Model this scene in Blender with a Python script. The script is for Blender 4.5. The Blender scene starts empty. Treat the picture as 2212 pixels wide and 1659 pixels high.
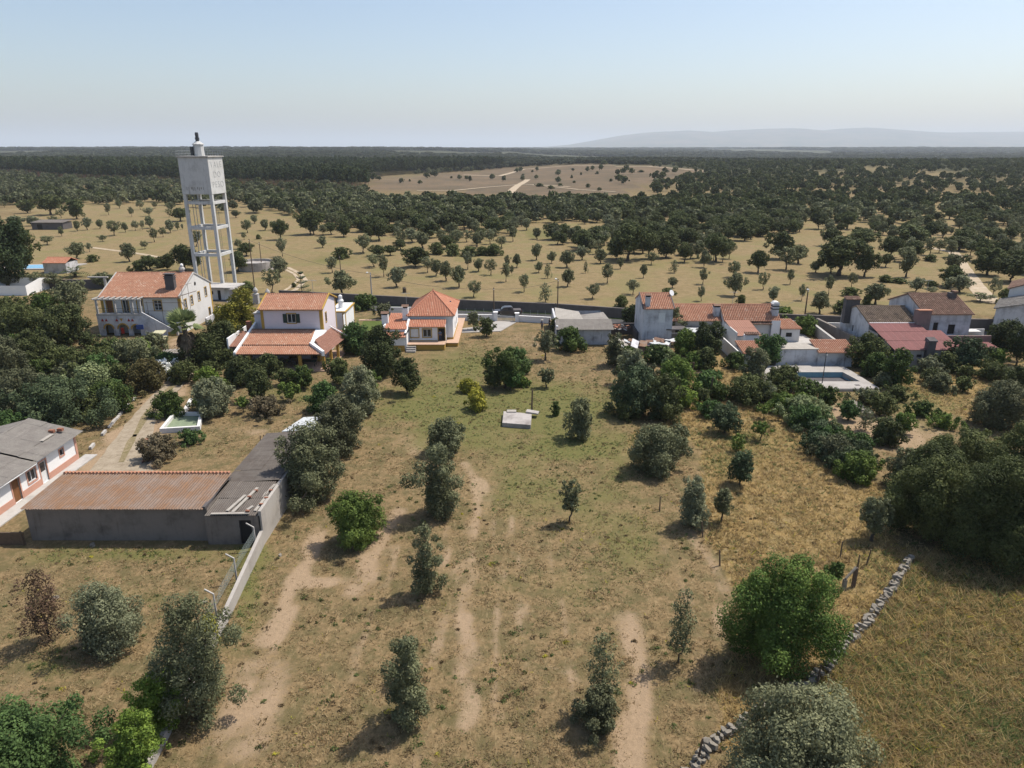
import bpy, math, random
import numpy as np
from mathutils import Vector, Matrix
random.seed(7)
S = bpy.context.scene
COL = S.collection
# ---------------------------------------------------------------- camera
CAM_H = 30.0
PITCH = math.radians(18.41)
FP = 1535.3                      # focal length in units of a 2212 px wide frame
cd = bpy.data.cameras.new('camera')
cam = bpy.data.objects.new('camera', cd); COL.objects.link(cam)
cam.location = (0, 0, CAM_H)
cam.rotation_euler = (math.pi/2 - PITCH, 0, 0)
cd.sensor_width = 36.0
cd.lens = 18.0 * FP / 1106.0
cd.clip_start = 0.5; cd.clip_end = 90000
S.camera = cam
S.render.resolution_x = 1024; S.render.resolution_y = 768
# ---------------------------------------------------------------- world, sun, exposure
SUN = Vector((0.50, 0.28, 1.0)).normalized()
SUN_EL = math.asin(SUN.z); SUN_AZ = math.atan2(SUN.x, SUN.y)
w = bpy.data.worlds.new('World'); S.world = w; w.use_nodes = True
nt = w.node_tree; nt.nodes.clear()
sky = nt.nodes.new('ShaderNodeTexSky'); sky.sky_type = 'NISHITA'; sky.sun_disc = False
sky.sun_elevation = SUN_EL; sky.sun_rotation = SUN_AZ
sky.air_density = 1.0; sky.dust_density = 2.0; sky.ozone_density = 1.0; sky.altitude = 150
bg = nt.nodes.new('ShaderNodeBackground'); bg.inputs[1].default_value = 0.135
wo = nt.nodes.new('ShaderNodeOutputWorld')
nt.links.new(sky.outputs[0], bg.inputs[0]); nt.links.new(bg.outputs[0], wo.inputs[0])
sd = bpy.data.lights.new('sun', 'SUN'); sd.energy = 4.5; sd.angle = math.radians(0.5)
sd.color = (1.0, 0.93, 0.84)
sun = bpy.data.objects.new('sun', sd); COL.objects.link(sun)
sun.rotation_euler = (-SUN).to_track_quat('-Z', 'Y').to_euler()
sun.location = (0, 0, 200)
S.view_settings.view_transform = 'Standard'; S.view_settings.look = 'None'
S.view_settings.exposure = 0.22; S.view_settings.gamma = 1.0
S.view_settings.use_curve_mapping = False
S.cycles.max_bounces = 4; S.cycles.diffuse_bounces = 1; S.cycles.glossy_bounces = 2
S.cycles.transmission_bounces = 2; S.cycles.transparent_max_bounces = 4; S.cycles.volume_bounces = 4
# ---------------------------------------------------------------- terrain and picture-to-ground helpers
def ss(t): t = np.clip(t, 0, 1); return t*t*(3-2*t)
def terr(x, y):
    right = ss((x+40)/220.0)
    left = ss((-x-60)/300.0)
    h = right*(9.0*ss((y-420)/480.0) - 17.0*ss((y-980)/900.0) + 15*ss((y-2200)/3500.0))
    h = h + left*(11.0*ss((y-700)/1800.0))
    h = h + (1-right)*(1-left)*(3*ss((y-600)/900.0) + 5*ss((y-2500)/3500.0))
    h = h+3.0*np.sin(x/210.0+1.3)*np.sin(y/170.0)*ss((y-430)/300.0)+9.0*np.sin(x/1900.0+y/2600.0+.6)*np.sin(y/1500.0+x/4000.0)*ss((y-1500)/2500.0)
    return h
def G(u, v, z=None):
    a = (u-1106)/FP; b = -(v-829.5)/FP
    d = Vector((a, math.cos(PITCH)+b*math.sin(PITCH), -math.sin(PITCH)+b*math.cos(PITCH)))
    zz = z if z is not None else 0.0
    for _ in range(1 if z is not None else 6):
        t = (zz-CAM_H)/d.z
        p = Vector((0, 0, CAM_H)) + d*t
        if z is None:
            if p.y < 380: break
            zz = 0.5*zz + 0.5*float(terr(p.x, p.y))
    p.z = zz if z is not None else (float(terr(p.x, p.y)) if p.y > 380 else 0.0)
    return p
def PR(x, y, z=0):
    dz = z-CAM_H
    Z = y*math.cos(PITCH)-dz*math.sin(PITCH); Y = y*math.sin(PITCH)+dz*math.cos(PITCH)
    return 1106+FP*x/Z, 829.5-FP*Y/Z, Z
def inpoly(u, v, poly):
    u = np.asarray(u, float); v = np.asarray(v, float)
    r = np.zeros(u.shape, bool); n = len(poly)
    for i in range(n):
        x1, y1 = poly[i]; x2, y2 = poly[(i+1) % n]
        if y1 == y2: continue
        c = (y1 > v) != (y2 > v)
        r ^= c & (u < (x2-x1)*(v-y1)/(y2-y1)+x1)
    return r
_R = np.random.RandomState(3); _T = _R.rand(256, 256)
def vnoise(x, y):
    xi = np.floor(x).astype(int); yi = np.floor(y).astype(int)
    fx = x-xi; fy = y-yi; fx = fx*fx*(3-2*fx); fy = fy*fy*(3-2*fy)
    g = lambda a, b: _T[a % 256, b % 256]
    return (g(xi, yi)*(1-fx)+g(xi+1, yi)*fx)*(1-fy)+(g(xi, yi+1)*(1-fx)+g(xi+1, yi+1)*fx)*fy
def fbm(x, y, o=4):
    s = 0; a = .5
    for i in range(o):
        s = s+a*vnoise(x*2**i+17*i, y*2**i+31*i); a *= .5
    return s/(1-.5**o)
# ---------------------------------------------------------------- materials
MATS = {}
class NT:
    def __init__(s, name, rough=0.85, spec=0.2):
        s.m = bpy.data.materials.new(name); s.m.use_nodes = True
        s.t = s.m.node_tree; s.b = s.t.nodes['Principled BSDF']
        s.b.inputs['Roughness'].default_value = rough
        s.b.inputs['Specular IOR Level'].default_value = spec
        s.tc = None
    def n(s, t, **k):
        nd = s.t.nodes.new(t)
        for a, b in k.items(): setattr(nd, a, b)
        return nd
    def l(s, a, b): s.t.links.new(a, b)
    def co(s, kind='Object'):
        if not s.tc: s.tc = s.n('ShaderNodeTexCoord')
        return s.tc.outputs[kind]
    def map(s, scale=(1, 1, 1), kind='Object', rot=(0, 0, 0)):
        m = s.n('ShaderNodeMapping'); m.inputs['Scale'].default_value = scale
        m.inputs['Rotation'].default_value = rot
        s.l(s.co(kind), m.inputs[0]); return m.outputs[0]
    def noise(s, scale, detail=4, rough=.6, vec=None, dist=0):
        x = s.n('ShaderNodeTexNoise'); x.inputs['Scale'].default_value = scale
        x.inputs['Detail'].default_value = detail; x.inputs['Roughness'].default_value = rough
        x.inputs['Distortion'].default_value = dist
        s.l(vec if vec is not None else s.co(), x.inputs['Vector']); return x.outputs['Fac']
    def ramp(s, fac, a, b, lo=0.0, hi=1.0):
        r = s.n('ShaderNodeMapRange'); r.interpolation_type = 'SMOOTHSTEP'
        r.inputs['From Min'].default_value = a; r.inputs['From Max'].default_value = b
        r.inputs['To Min'].default_value = lo; r.inputs['To Max'].default_value = hi
        s.l(fac, r.inputs['Value']); return r.outputs['Result']
    def val(s, x, sock):
        if hasattr(x, 'links') or hasattr(x, 'is_linked'): s.l(x, sock)
        elif isinstance(x, (tuple, list)): sock.default_value = (*x[:3], 1)
        else: sock.default_value = x
    def mix(s, fac, a, b, mode='MIX'):
        m = s.n('ShaderNodeMix'); m.data_type = 'RGBA'; m.blend_type = mode
        s.val(fac, m.inputs[0]); s.val(a, m.inputs[6]); s.val(b, m.inputs[7]); return m.outputs[2]
    def math(s, op, a, b=0.0, clamp=False):
        m = s.n('ShaderNodeMath'); m.operation = op; m.use_clamp = clamp
        s.val(a, m.inputs[0]); s.val(b, m.inputs[1]); return m.outputs[0]
    def attr(s, name):
        a = s.n('ShaderNodeAttribute'); a.attribute_name = name; return a
    def bump(s, h, st=.4, d=.05):
        b = s.n('ShaderNodeBump'); b.inputs['Strength'].default_value = st; b.inputs['Distance'].default_value = d
        s.l(h, b.inputs['Height']); s.l(b.outputs[0], s.b.inputs['Normal'])
    def out(s, c): s.val(c, s.b.inputs['Base Color']); return s.m
def plaster(name, col, dirt=(.22, .2, .17), amt=.35, streak=.3):
    k = NT(name, .9, .15)
    a = k.noise(.55, 6, .65); b = k.noise(4.0, 5, .7)
    st = k.noise(1.0, 5, .7, k.map((3.2, 3.2, .28)))
    f = k.math('MULTIPLY', k.ramp(a, .42, .78), amt)
    f = k.math('ADD', f, k.math('MULTIPLY', k.ramp(st, .52, .8), streak), True)
    c = k.mix(f, col, dirt)
    c = k.mix(k.math('MULTIPLY', k.ramp(b, .3, .7), .14), c, [x*.7 for x in col])
    k.bump(b, .25, .02)
    return k.out(c)
def tiles(name, ca, cb, cc, lichen=.2):
    k = NT(name, .85, .15)
    t = k.attr('tone').outputs['Fac']
    c = k.mix(k.ramp(t, -.2, 1.4), ca, cb)
    c = k.mix(k.ramp(t, .93, .99, 0, .7), c, cc)
    n = k.noise(.7, 6, .7); n2 = k.noise(9, 4, .7)
    c = k.mix(k.math('MULTIPLY', k.ramp(n, .45, .75), lichen), c, [x*.35+.02 for x in ca])
    c = k.mix(k.math('MULTIPLY', k.ramp(n2, .45, .8), .3), c, [x*.55 for x in cb])
    return k.out(c)
def simple(name, col, rough=.8, var=.25, scale=3, metal=0, spec=.3):
    k = NT(name, rough, spec); k.b.inputs['Metallic'].default_value = metal
    n = k.noise(scale, 5, .65)
    return k.out(k.mix(k.math('MULTIPLY', k.ramp(n, .35, .7), var*2, True), col, [x*.55 for x in col]))
def corrug(name, a, b, c, s=.8):
    k = NT(name, .85, .2)
    gp = k.n('ShaderNodeNewGeometry').outputs['Position']; mp = k.n('ShaderNodeMapping'); mp.inputs['Scale'].default_value = (2.6, .22, 1); k.l(gp, mp.inputs[0])
    n1 = k.noise(s, 7, .7, gp); n2 = k.noise(1.6, 6, .8, mp.outputs[0]); n3 = k.noise(9, 4, .8, gp)
    t = k.attr('tone').outputs['Fac']
    x = k.mix(k.ramp(n1, .35, .68), a, b)
    x = k.mix(k.math('MULTIPLY', k.ramp(n2, .5, .75), .75), x, c)
    x = k.mix(k.math('MULTIPLY', k.ramp(n3, .4, .75), .35), x, [q*.45 for q in a])
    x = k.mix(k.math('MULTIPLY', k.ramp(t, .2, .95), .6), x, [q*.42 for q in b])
    return k.out(x)
def foliage(name, dead=False):
    k = NT(name, .7, .12)
    oi = k.n('ShaderNodeObjectInfo')
    t = k.attr('tone').outputs['Fac']
    hs = k.n('ShaderNodeHueSaturation'); k.l(oi.outputs['Color'], hs.inputs['Color'])
    k.l(k.ramp(t, 0, 1, .52, 1.75), hs.inputs['Value'])
    k.l(k.ramp(t, 0, 1, .515, .485), hs.inputs['Hue'])
    hs.inputs['Saturation'].default_value = .95
    tint = k.mix(k.ramp(oi.outputs['Random'], 0, 1, 0, .12), hs.outputs[0], (.13, .12, .05))
    k.l(tint, k.b.inputs['Base Color'])
    tr = k.n('ShaderNodeBsdfTranslucent'); k.l(tint, tr.inputs['Color'])
    mx = k.n('ShaderNodeMixShader'); mx.inputs[0].default_value = .22
    out = k.t.nodes['Material Output']
    k.l(k.b.outputs[0], mx.inputs[1]); k.l(tr.outputs[0], mx.inputs[2]); k.l(mx.outputs[0], out.inputs[0])
    return k.m
M = MATS
M['leaf'] = foliage('foliage')
k = NT('bark', .95, .1)
M['bark'] = k.out(k.mix(k.ramp(k.noise(6, 6, .7, k.map((4, 4, 1))), .3, .7), (.045, .036, .028), (.13, .105, .08)))
M['white'] = plaster('white limewash', (.68, .665, .635), (.34, .32, .29), .22, .22)
M['clean'] = plaster('fresh white paint', (.82, .81, .79), (.5, .48, .45), .10, .06)
M['pink'] = plaster('pale pink render', (.72, .65, .67), (.45, .40, .40), .16, .10)
M['dirty'] = plaster('weathered limewash', (.60, .60, .61), (.16, .15, .15), .8, .8)
M['oldwall'] = plaster('old grey plaster', (.42, .39, .36), (.13, .11, .10), .7, .6)
M['block'] = plaster('cement block', (.225, .195, .17), (.10, .088, .075), .9, .6)
M['render'] = plaster('pale rendered wall', (.42, .39, .35), (.22, .20, .18), .6, .4)
M['concrete'] = plaster('concrete', (.46, .44, .41), (.22, .20, .18), .5, .3)
M['towerc'] = plaster('tower concrete', (.60, .60, .58), (.20, .19, .17), .4, .85)
M['yellow'] = plaster('ochre paint', (.46, .29, .07), (.28, .18, .06), .3, .2)
M['salmon'] = plaster('salmon paint', (.55, .30, .22), (.35, .2, .15), .3, .2)
M['brick'] = simple('brick red', (.30, .13, .08), .9, .3, 8)
M['tile_new'] = tiles('new clay tiles', (.47, .20, .125), (.53, .265, .17), (.58, .35, .25), .08)
M['tile_mid'] = tiles('clay tiles', (.42, .205, .13), (.49, .28, .185), (.54, .37, .28), .3)
M['tile_old'] = tiles('old clay tiles', (.20, .125, .09), (.30, .185, .135), (.40, .30, .22), .55)
M['tile_mossy'] = tiles('mossy clay tiles', (.16, .12, .085), (.27, .20, .15), (.36, .27, .19), .8)
M['tile_brown'] = tiles('brown roof panels', (.30, .155, .11), (.34, .185, .135), (.37, .215, .165), .12)
M['red_sheet'] = corrug('red painted sheets', (.30, .135, .125), (.26, .12, .11), (.17, .13, .115))
M['rust_sheet'] = corrug('lichen orange sheets', (.24, .135, .075), (.25, .195, .16), (.13, .105, .09), .6)
M['grey_sheet'] = corrug('grey fibre cement', (.27, .25, .22), (.21, .19, .17), (.38, .35, .31))
M['pale_sheet'] = corrug('pale fibre cement', (.40, .37, .32), (.33, .30, .26), (.50, .47, .42))
M['dark_sheet'] = corrug('dark fibre cement', (.17, .15, .13), (.125, .105, .09), (.27, .24, .20))
M['zinc'] = simple('pale zinc sheet', (.55, .57, .57), .5, .15, 2)
M['glass'] = simple('window glass', (.03, .035, .04), .08, .1, 1, 0, .6)
M['frame'] = simple('white joinery', (.70, .70, .68), .5, .1)
M['green'] = simple('dark green shutter', (.02, .045, .035), .6, .1)
M['wood'] = simple('weathered wood', (.14, .10, .07), .9, .3, 6)
M['doorwood'] = simple('brown door', (.20, .085, .03), .6, .2)
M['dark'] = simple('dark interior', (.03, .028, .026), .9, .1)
M['steel'] = simple('dark metal', (.08, .085, .09), .5, .2, 3, .4)
M['galv'] = simple('galvanised metal', (.32, .34, .35), .5, .2, 3, .3)
M['paint'] = simple('pickup paint', (.085, .08, .085), .28, .06, 2, .5, .6)
M['tyre'] = simple('rubber', (.02, .02, .02), .9, .1)
M['cream'] = simple('cream paint', (.55, .52, .34), .5, .2)
M['rockm'] = simple('granite stone', (.25, .225, .185), .95, .35, 2.2)
M['poolblue'] = simple('pool water', (.10, .36, .58), .06, .12, .6, 0, .6)
M['poolwall'] = plaster('faded blue pool paint', (.19, .34, .40), (.18, .20, .18), .5, .3)
M['paving'] = simple('terracotta paving', (.50, .34, .24), .85, .15, 2)
M['slab'] = plaster('bleached paving', (.39, .365, .335), (.24, .22, .19), .7, .2)
M['blue'] = simple('blue plastic', (.03, .07, .25), .5, .1)
M['redp'] = simple('red paint', (.35, .03, .02), .6, .2)
M['whitef'] = simple('white petals', (.75, .74, .70), .8, .1)
M['skin'] = simple('skin', (.38, .22, .15), .6, .05)
M['shirt'] = simple('blue grey shirt', (.14, .18, .26), .9, .1)
M['shirt2'] = simple('dark shirt', (.04, .04, .045), .9, .1)
M['trousers'] = simple('dark trousers', (.05, .06, .09), .9, .1)
M['straw'] = simple('pale hat', (.62, .58, .48), .9, .1)
M['twig'] = simple('grey twigs', (.17, .14, .11), .95, .3, 4)
M['red_leaf'] = M['leaf']
# ---------------------------------------------------------------- mesh builder
def link(o, parent=None):
    COL.objects.link(o)
    if parent is not None: o.parent = parent
    return o
def mkmesh(name, V, F, mat=None, tone=None, smooth=False):
    me = bpy.data.meshes.new(name)
    V = np.asarray(V, np.float32)
    if isinstance(F, np.ndarray):
        n, kk = F.shape
        me.vertices.add(len(V)); me.vertices.foreach_set('co', V.ravel())
        me.loops.add(n*kk); me.loops.foreach_set('vertex_index', F.ravel().astype(np.int32))
        me.polygons.add(n); me.polygons.foreach_set('loop_start', np.arange(0, n*kk, kk, dtype=np.int32))
        me.update(calc_edges=True)
    else:
        me.from_pydata([tuple(map(float, v)) for v in V], [], F); me.update()
    if tone is not None:
        a = me.attributes.new('tone', 'FLOAT', 'POINT'); a.data.foreach_set('value', np.asarray(tone, np.float32))
    if mat: me.materials.append(mat)
    if smooth: me.polygons.foreach_set('use_smooth', [True]*len(me.polygons))
    return me
class MB:
    def __init__(s): s.v = []; s.f = []
    def add(s, V, F):
        o = len(s.v); s.v += [tuple(p) for p in V]; s.f += [tuple(i+o for i in f) for f in F]; return s
    def box(s, x0, x1, y0, y1, z0, z1):
        V = [(x0, y0, z0), (x1, y0, z0), (x1, y1, z0), (x0, y1, z0), (x0, y0, z1), (x1, y0, z1), (x1, y1, z1), (x0, y1, z1)]
        return s.add(V, [(0, 3, 2, 1), (4, 5, 6, 7), (0, 1, 5, 4), (1, 2, 6, 5), (2, 3, 7, 6), (3, 0, 4, 7)])
    def hexa(s, B, T):   # bottom and top 4-point loops
        return s.add(list(B)+list(T), [(0, 3, 2, 1), (4, 5, 6, 7), (0, 1, 5, 4), (1, 2, 6, 5), (2, 3, 7, 6), (3, 0, 4, 7)])
    def slab(s, P, t):   # polygon P (top face, ccw from above) thickness t downwards
        n = len(P); V = [tuple(p) for p in P]+[(p[0], p[1], p[2]-t) for p in P]
        F = [tuple(range(n)), tuple(range(2*n-1, n-1, -1))]+[(i, i+n, (i+1) % n+n, (i+1) % n) for i in range(n)]
        return s.add(V, F)
    def quad(s, a, b, c, d): return s.add([a, b, c, d], [(0, 1, 2, 3)])
    def extr(s, P, d):   # planar polygon extruded by vector d
        n = len(P); d = Vector(d)
        V = [tuple(p) for p in P]+[tuple(Vector(p)+d) for p in P]
        return s.add(V, [tuple(range(n))[::-1], tuple(range(n, 2*n))]+[(i, (i+1) % n, (i+1) % n+n, i+n) for i in range(n)])
    def tube(s, pts, r, n=6, cap=True):
        pts = [Vector(p) for p in pts]; rr = r if isinstance(r, (list, tuple)) else [r]*len(pts)
        V = []; F = []; up = Vector((0, 0, 1))
        for i, p in enumerate(pts):
            d = (pts[min(i+1, len(pts)-1)]-pts[max(i-1, 0)]).normalized()
            a = d.cross(up)
            if a.length < .1: a = d.cross(Vector((0, 1, 0)))
            a.normalize(); b = d.cross(a)
            for j in range(n):
                t = 2*math.pi*j/n; V.append(p+(a*math.cos(t)+b*math.sin(t))*rr[i])
        for i in range(len(pts)-1):
            for j in range(n): F.append((i*n+j, i*n+(j+1) % n, (i+1)*n+(j+1) % n, (i+1)*n+j))
        if cap: F += [tuple(range(n))[::-1], tuple((len(pts)-1)*n+j for j in range(n))]
        return s.add(V, F)
    def lathe(s, prof, n=14, c=(0, 0, 0)):
        V = []; F = []
        for r, z in prof:
            for j in range(n):
                t = 2*math.pi*j/n; V.append((c[0]+r*math.cos(t), c[1]+r*math.sin(t), c[2]+z))
        for i in range(len(prof)-1):
            for j in range(n): F.append((i*n+j, i*n+(j+1) % n, (i+1)*n+(j+1) % n, (i+1)*n+j))
        F += [tuple(range(n))[::-1], tuple((len(prof)-1)*n+j for j in range(n))]
        return s.add(V, F)
    def obj(s, name, mat, parent=None, bevel=0, smooth=False):
        me = mkmesh(name, s.v, s.f, M[mat] if isinstance(mat, str) else mat, smooth=smooth)
        o = link(bpy.data.objects.new(name, me), parent)
        if bevel:
            b = o.modifiers.new('bevel', 'BEVEL'); b.width = bevel; b.segments = 2; b.limit_method = 'ANGLE'
        return o
def tag(o, label, cat, group=None, kind=None):
    o['label'] = label; o['category'] = cat
    if group: o['group'] = group
    if kind: o['kind'] = kind
    return o
def root(name, label, cat, loc=(0, 0, 0), yaw=0, group=None):
    o = bpy.data.objects.new(name, None); o.empty_display_size = .3
    link(o); o.location = loc; o.rotation_euler = (0, 0, math.radians(yaw)); return tag(o, label, cat, group)
def stuff(o): o['kind'] = 'stuff'; return o
def struct(o): o['kind'] = 'structure'; return o
# ---------------------------------------------------------------- building kit
def side(mb, p, d, L, z0, z1, ops=(), dep=.18):
    """wall face from p along unit d (2D); outward normal is to the right of d; ops: (x, z, w, h)"""
    d = Vector((d[0], d[1], 0)); n = Vector((d.y, -d.x, 0)); p = Vector((p[0], p[1], 0))
    xs = sorted({0, L, *[o[0] for o in ops], *[o[0]+o[2] for o in ops]})
    zs = sorted({z0, z1, *[o[1] for o in ops], *[o[1]+o[3] for o in ops]})
    P = lambda x, z, q=0: tuple(p+d*x-n*q+Vector((0, 0, z)))
    for i in range(len(xs)-1):
        for j in range(len(zs)-1):
            cx = (xs[i]+xs[i+1])/2; cz = (zs[j]+zs[j+1])/2
            if any(o[0] < cx < o[0]+o[2] and o[1] < cz < o[1]+o[3] for o in ops): continue
            mb.quad(P(xs[i], zs[j]), P(xs[i+1], zs[j]), P(xs[i+1], zs[j+1]), P(xs[i], zs[j+1]))
    for o in ops:
        x, z, w_, h = o[:4]
        mb.quad(P(x, z), P(x, z+h), P(x, z+h, dep), P(x, z, dep))
        mb.quad(P(x+w_, z), P(x+w_, z, dep), P(x+w_, z+h, dep), P(x+w_, z+h))
        mb.quad(P(x, z), P(x, z, dep), P(x+w_, z, dep), P(x+w_, z))
        mb.quad(P(x, z+h), P(x+w_, z+h), P(x+w_, z+h, dep), P(x, z+h, dep))
def fit(parent, p, d, o, style='window', trim=None, dep=.14):
    """window or door parts for an opening"""
    d = Vector((d[0], d[1], 0)); n = Vector((d.y, -d.x, 0)); p = Vector((p[0], p[1], 0))
    x, z, w_, h = o[:4]
    def bx(mb, xa, xb, za, zb, qa, qb):
        c = []
        for q in (qa, qb):
            c += [p+d*xa-n*q+Vector((0, 0, za)), p+d*xb-n*q+Vector((0, 0, za)), p+d*xb-n*q+Vector((0, 0, zb)), p+d*xa-n*q+Vector((0, 0, zb))]
        mb.add(c, [(0, 1, 2, 3), (7, 6, 5, 4), (0, 4, 5, 1), (1, 5, 6, 2), (2, 6, 7, 3), (3, 7, 4, 0)])
    if style == 'blind':
        m = MB(); bx(m, x, x+w_, z, z+h, .02, dep+.03); f = m.obj('window', 'frame', parent)
    elif style == 'door' or style == 'doorw':
        m = MB(); bx(m, x, x+w_, z, z+h, dep-.05, dep+.03); f = m.obj('door', 'doorwood' if style == 'door' else 'frame', parent)
        m = MB(); bx(m, x+.12, x+w_-.12, z+h*.52, z+h-.12, dep-.06, dep-.052); m.obj('panel', 'glass' if style == 'doorw' else 'doorwood', f)
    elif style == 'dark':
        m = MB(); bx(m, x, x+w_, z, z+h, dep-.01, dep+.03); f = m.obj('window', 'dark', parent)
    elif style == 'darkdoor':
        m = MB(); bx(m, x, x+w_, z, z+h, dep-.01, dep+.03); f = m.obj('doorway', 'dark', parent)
    else:
        m = MB(); t = .07
        bx(m, x, x+t, z, z+h, dep-.07, dep+.03); bx(m, x+w_-t, x+w_, z, z+h, dep-.07, dep+.03)
        bx(m, x+t, x+w_-t, z, z+t, dep-.07, dep+.03); bx(m, x+t, x+w_-t, z+h-t, z+h, dep-.07, dep+.03)
        bx(m, x+w_/2-.035, x+w_/2+.035, z+t, z+h-t, dep-.06, dep+.02)
        if style == 'sash': 
            for q in (.33, .66): bx(m, x+t, x+w_-t, z+h*q-.025, z+h*q+.025, dep-.05, dep+.02)
        f = m.obj('window', 'frame', parent)
        m = MB(); bx(m, x+t, x+w_/2-.035, z+t, z+h-t, dep-.01, dep); m.obj('pane', 'glass', f)
        m = MB(); bx(m, x+w_/2+.035, x+w_-t, z+t, z+h-t, dep-.01, dep); m.obj('pane', 'glass', f)
        if style == 'shut':
            for a, b in ((x-w_*.5, x-.04), (x+w_+.04, x+w_*1.5)):
                m = MB(); bx(m, a, b, z, z+h, -.07, -.012); m.obj('shutter', 'green', f)
    if trim:
        m = MB(); t = .14
        bx(m, x-t, x, z-t, z+h+t, -.035, .05); bx(m, x+w_, x+w_+t, z-t, z+h+t, -.035, .05)
        bx(m, x, x+w_, z+h, z+h+t, -.035, .05)
        if 'door' not in style: bx(m, x, x+w_, z-t, z, -.05, .05)
        m.obj('surround', trim, f)
    return f
def walls(parent, x0, x1, y0, y1, z1, mat, ops=(), z0=-.3, sides='FRBL', name='wall', ridge=None, raxis='x', zb=None):
    """box of walls; ops = [(side, x, z, w, h, style, trim)] measured along the side; gables to ridge"""
    mb = MB(); S4 = {'F': ((x0, y0), (1, 0), x1-x0), 'R': ((x1, y0), (0, 1), y1-y0), 'B': ((x1, y1), (-1, 0), x1-x0), 'L': ((x0, y1), (0, -1), y1-y0)}
    for s_ in sides:
        p, d, L = S4[s_]; oo = [o[1:5] for o in ops if o[0] == s_]
        side(mb, p, d, L, z0, (zb if (zb and s_ == 'B') else z1), oo)
        for o in ops:
            if o[0] == s_: fit(parent, p, d, o[1:5], o[5] if len(o) > 5 else 'window', o[6] if len(o) > 6 else None)
    if ridge:
        if raxis == 'x':
            ym = (y0+y1)/2
            if 'R' in sides: mb.add([(x1, y0, z1), (x1, y1, z1), (x1, ym, ridge)], [(0, 1, 2)])
            if 'L' in sides: mb.add([(x0, y0, z1), (x0, y1, z1), (x0, ym, ridge)], [(0, 2, 1)])
        else:
            xm = (x0+x1)/2
            mb.add([(x0, y0, z1), (x1, y0, z1), (xm, y0, ridge)], [(0, 1, 2)])
            mb.add([(x0, y1, z1), (x1, y1, z1), (xm, y1, ridge)], [(0, 2, 1)])
    if zb:   # mono pitch: back higher
        mb.add([(x1, y0, z1), (x1, y1, z1), (x1, y1, zb)], [(0, 1, 2)]); mb.add([(x0, y0, z1), (x0, y1, z1), (x0, y1, zb)], [(0, 2, 1)])
    return mb.obj(name, mat, parent)
_rr = np.random.RandomState(11)
def tileplane(parent, A, B, C, D, mat, pitch=.28, course=.40, thick=.09, name='roof'):
    """A,B eave left/right; C,D upper right/left (C==D gives a hip triangle)"""
    A, B, C, D = [Vector(p) for p in (A, B, C, D)]
    P = [A, B, C, D] if (C-D).length > .01 else [A, B, C]
    mb = MB(); nn = (B-A).cross(P[2]-A).normalized()
    if nn.z < 0: nn = -nn
    mb.extr([tuple(p) for p in P], tuple(nn*-thick)); r = mb.obj(name, mat, parent)
    e = (B-A).normalized(); W_ = (B-A).length; sl = nn.cross(e)
    if sl.dot(C-A) < 0: sl = -sl
    L2 = [((p-A).dot(e), (p-A).dot(sl)) for p in P]
    smin = min(q[0] for q in L2); smax = max(q[0] for q in L2)
    Vs = []; Ts = []; prof = [(-.5, 0), (-.27, .8), (0, 1.), (.27, .8), (.5, 0)]
    n = max(1, int(round((smax-smin)/pitch))); pw = (smax-smin)/n
    for i in range(n):
        s = smin+(i+.5)*pw; ts = []
        for a in range(len(L2)):
            (s1, t1), (s2, t2) = L2[a], L2[(a+1) % len(L2)]
            if (s1 > s) != (s2 > s): ts.append(t1+(t2-t1)*(s-s1)/(s2-s1))
        if len(ts) < 2: continue
        t0, t1 = min(ts), max(ts)
        t0 -= .05
        nr = max(1, int((t1-t0)/course+.5)); c = (t1-t0)/nr
        for j in range(nr):
            tn = _rr.rand(); dx = (_rr.rand()-.5)*.014; hz_ = .095+_rr.rand()*.012
            for (q, wz, hh) in ((t0+j*c, 1.0, hz_+.02), (t0+(j+1)*c+.02, .84, hz_-.02)):
                for (px_, pz_) in prof:
                    Vs.append(tuple(A+e*(s+dx+px_*pw*.94*wz)+sl*q+nn*(pz_*hh+.004))); Ts.append(tn)
    V = np.array(Vs, np.float32); nt_ = len(Vs)//10
    b0 = np.arange(nt_)[:, None]*10
    F = np.concatenate([b0+np.array([[k2, k2+1, k2+6, k2+5]]) for k2 in range(4)])
    # end caps of the lowest edge
    Fc = b0+np.array([[0, 4, 3, 1]])
    me = mkmesh('tile', V, np.concatenate([F, Fc]), M[mat], Ts)
    o = link(bpy.data.objects.new('tile', me), r); stuff(o)
    return r
def ridgecap(parent, a, b, mat, r=.11, name='ridge_cap'):
    m = MB(); a = Vector(a); b = Vector(b); n = max(2, int((b-a).length/.42))
    for i in range(n):
        p = a.lerp(b, i/n); q = a.lerp(b, (i+1.08)/n); m.tube([p, q], [r, r*.86], 7)
    return m.obj(name, mat, parent)
_sheetcache = {}
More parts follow.
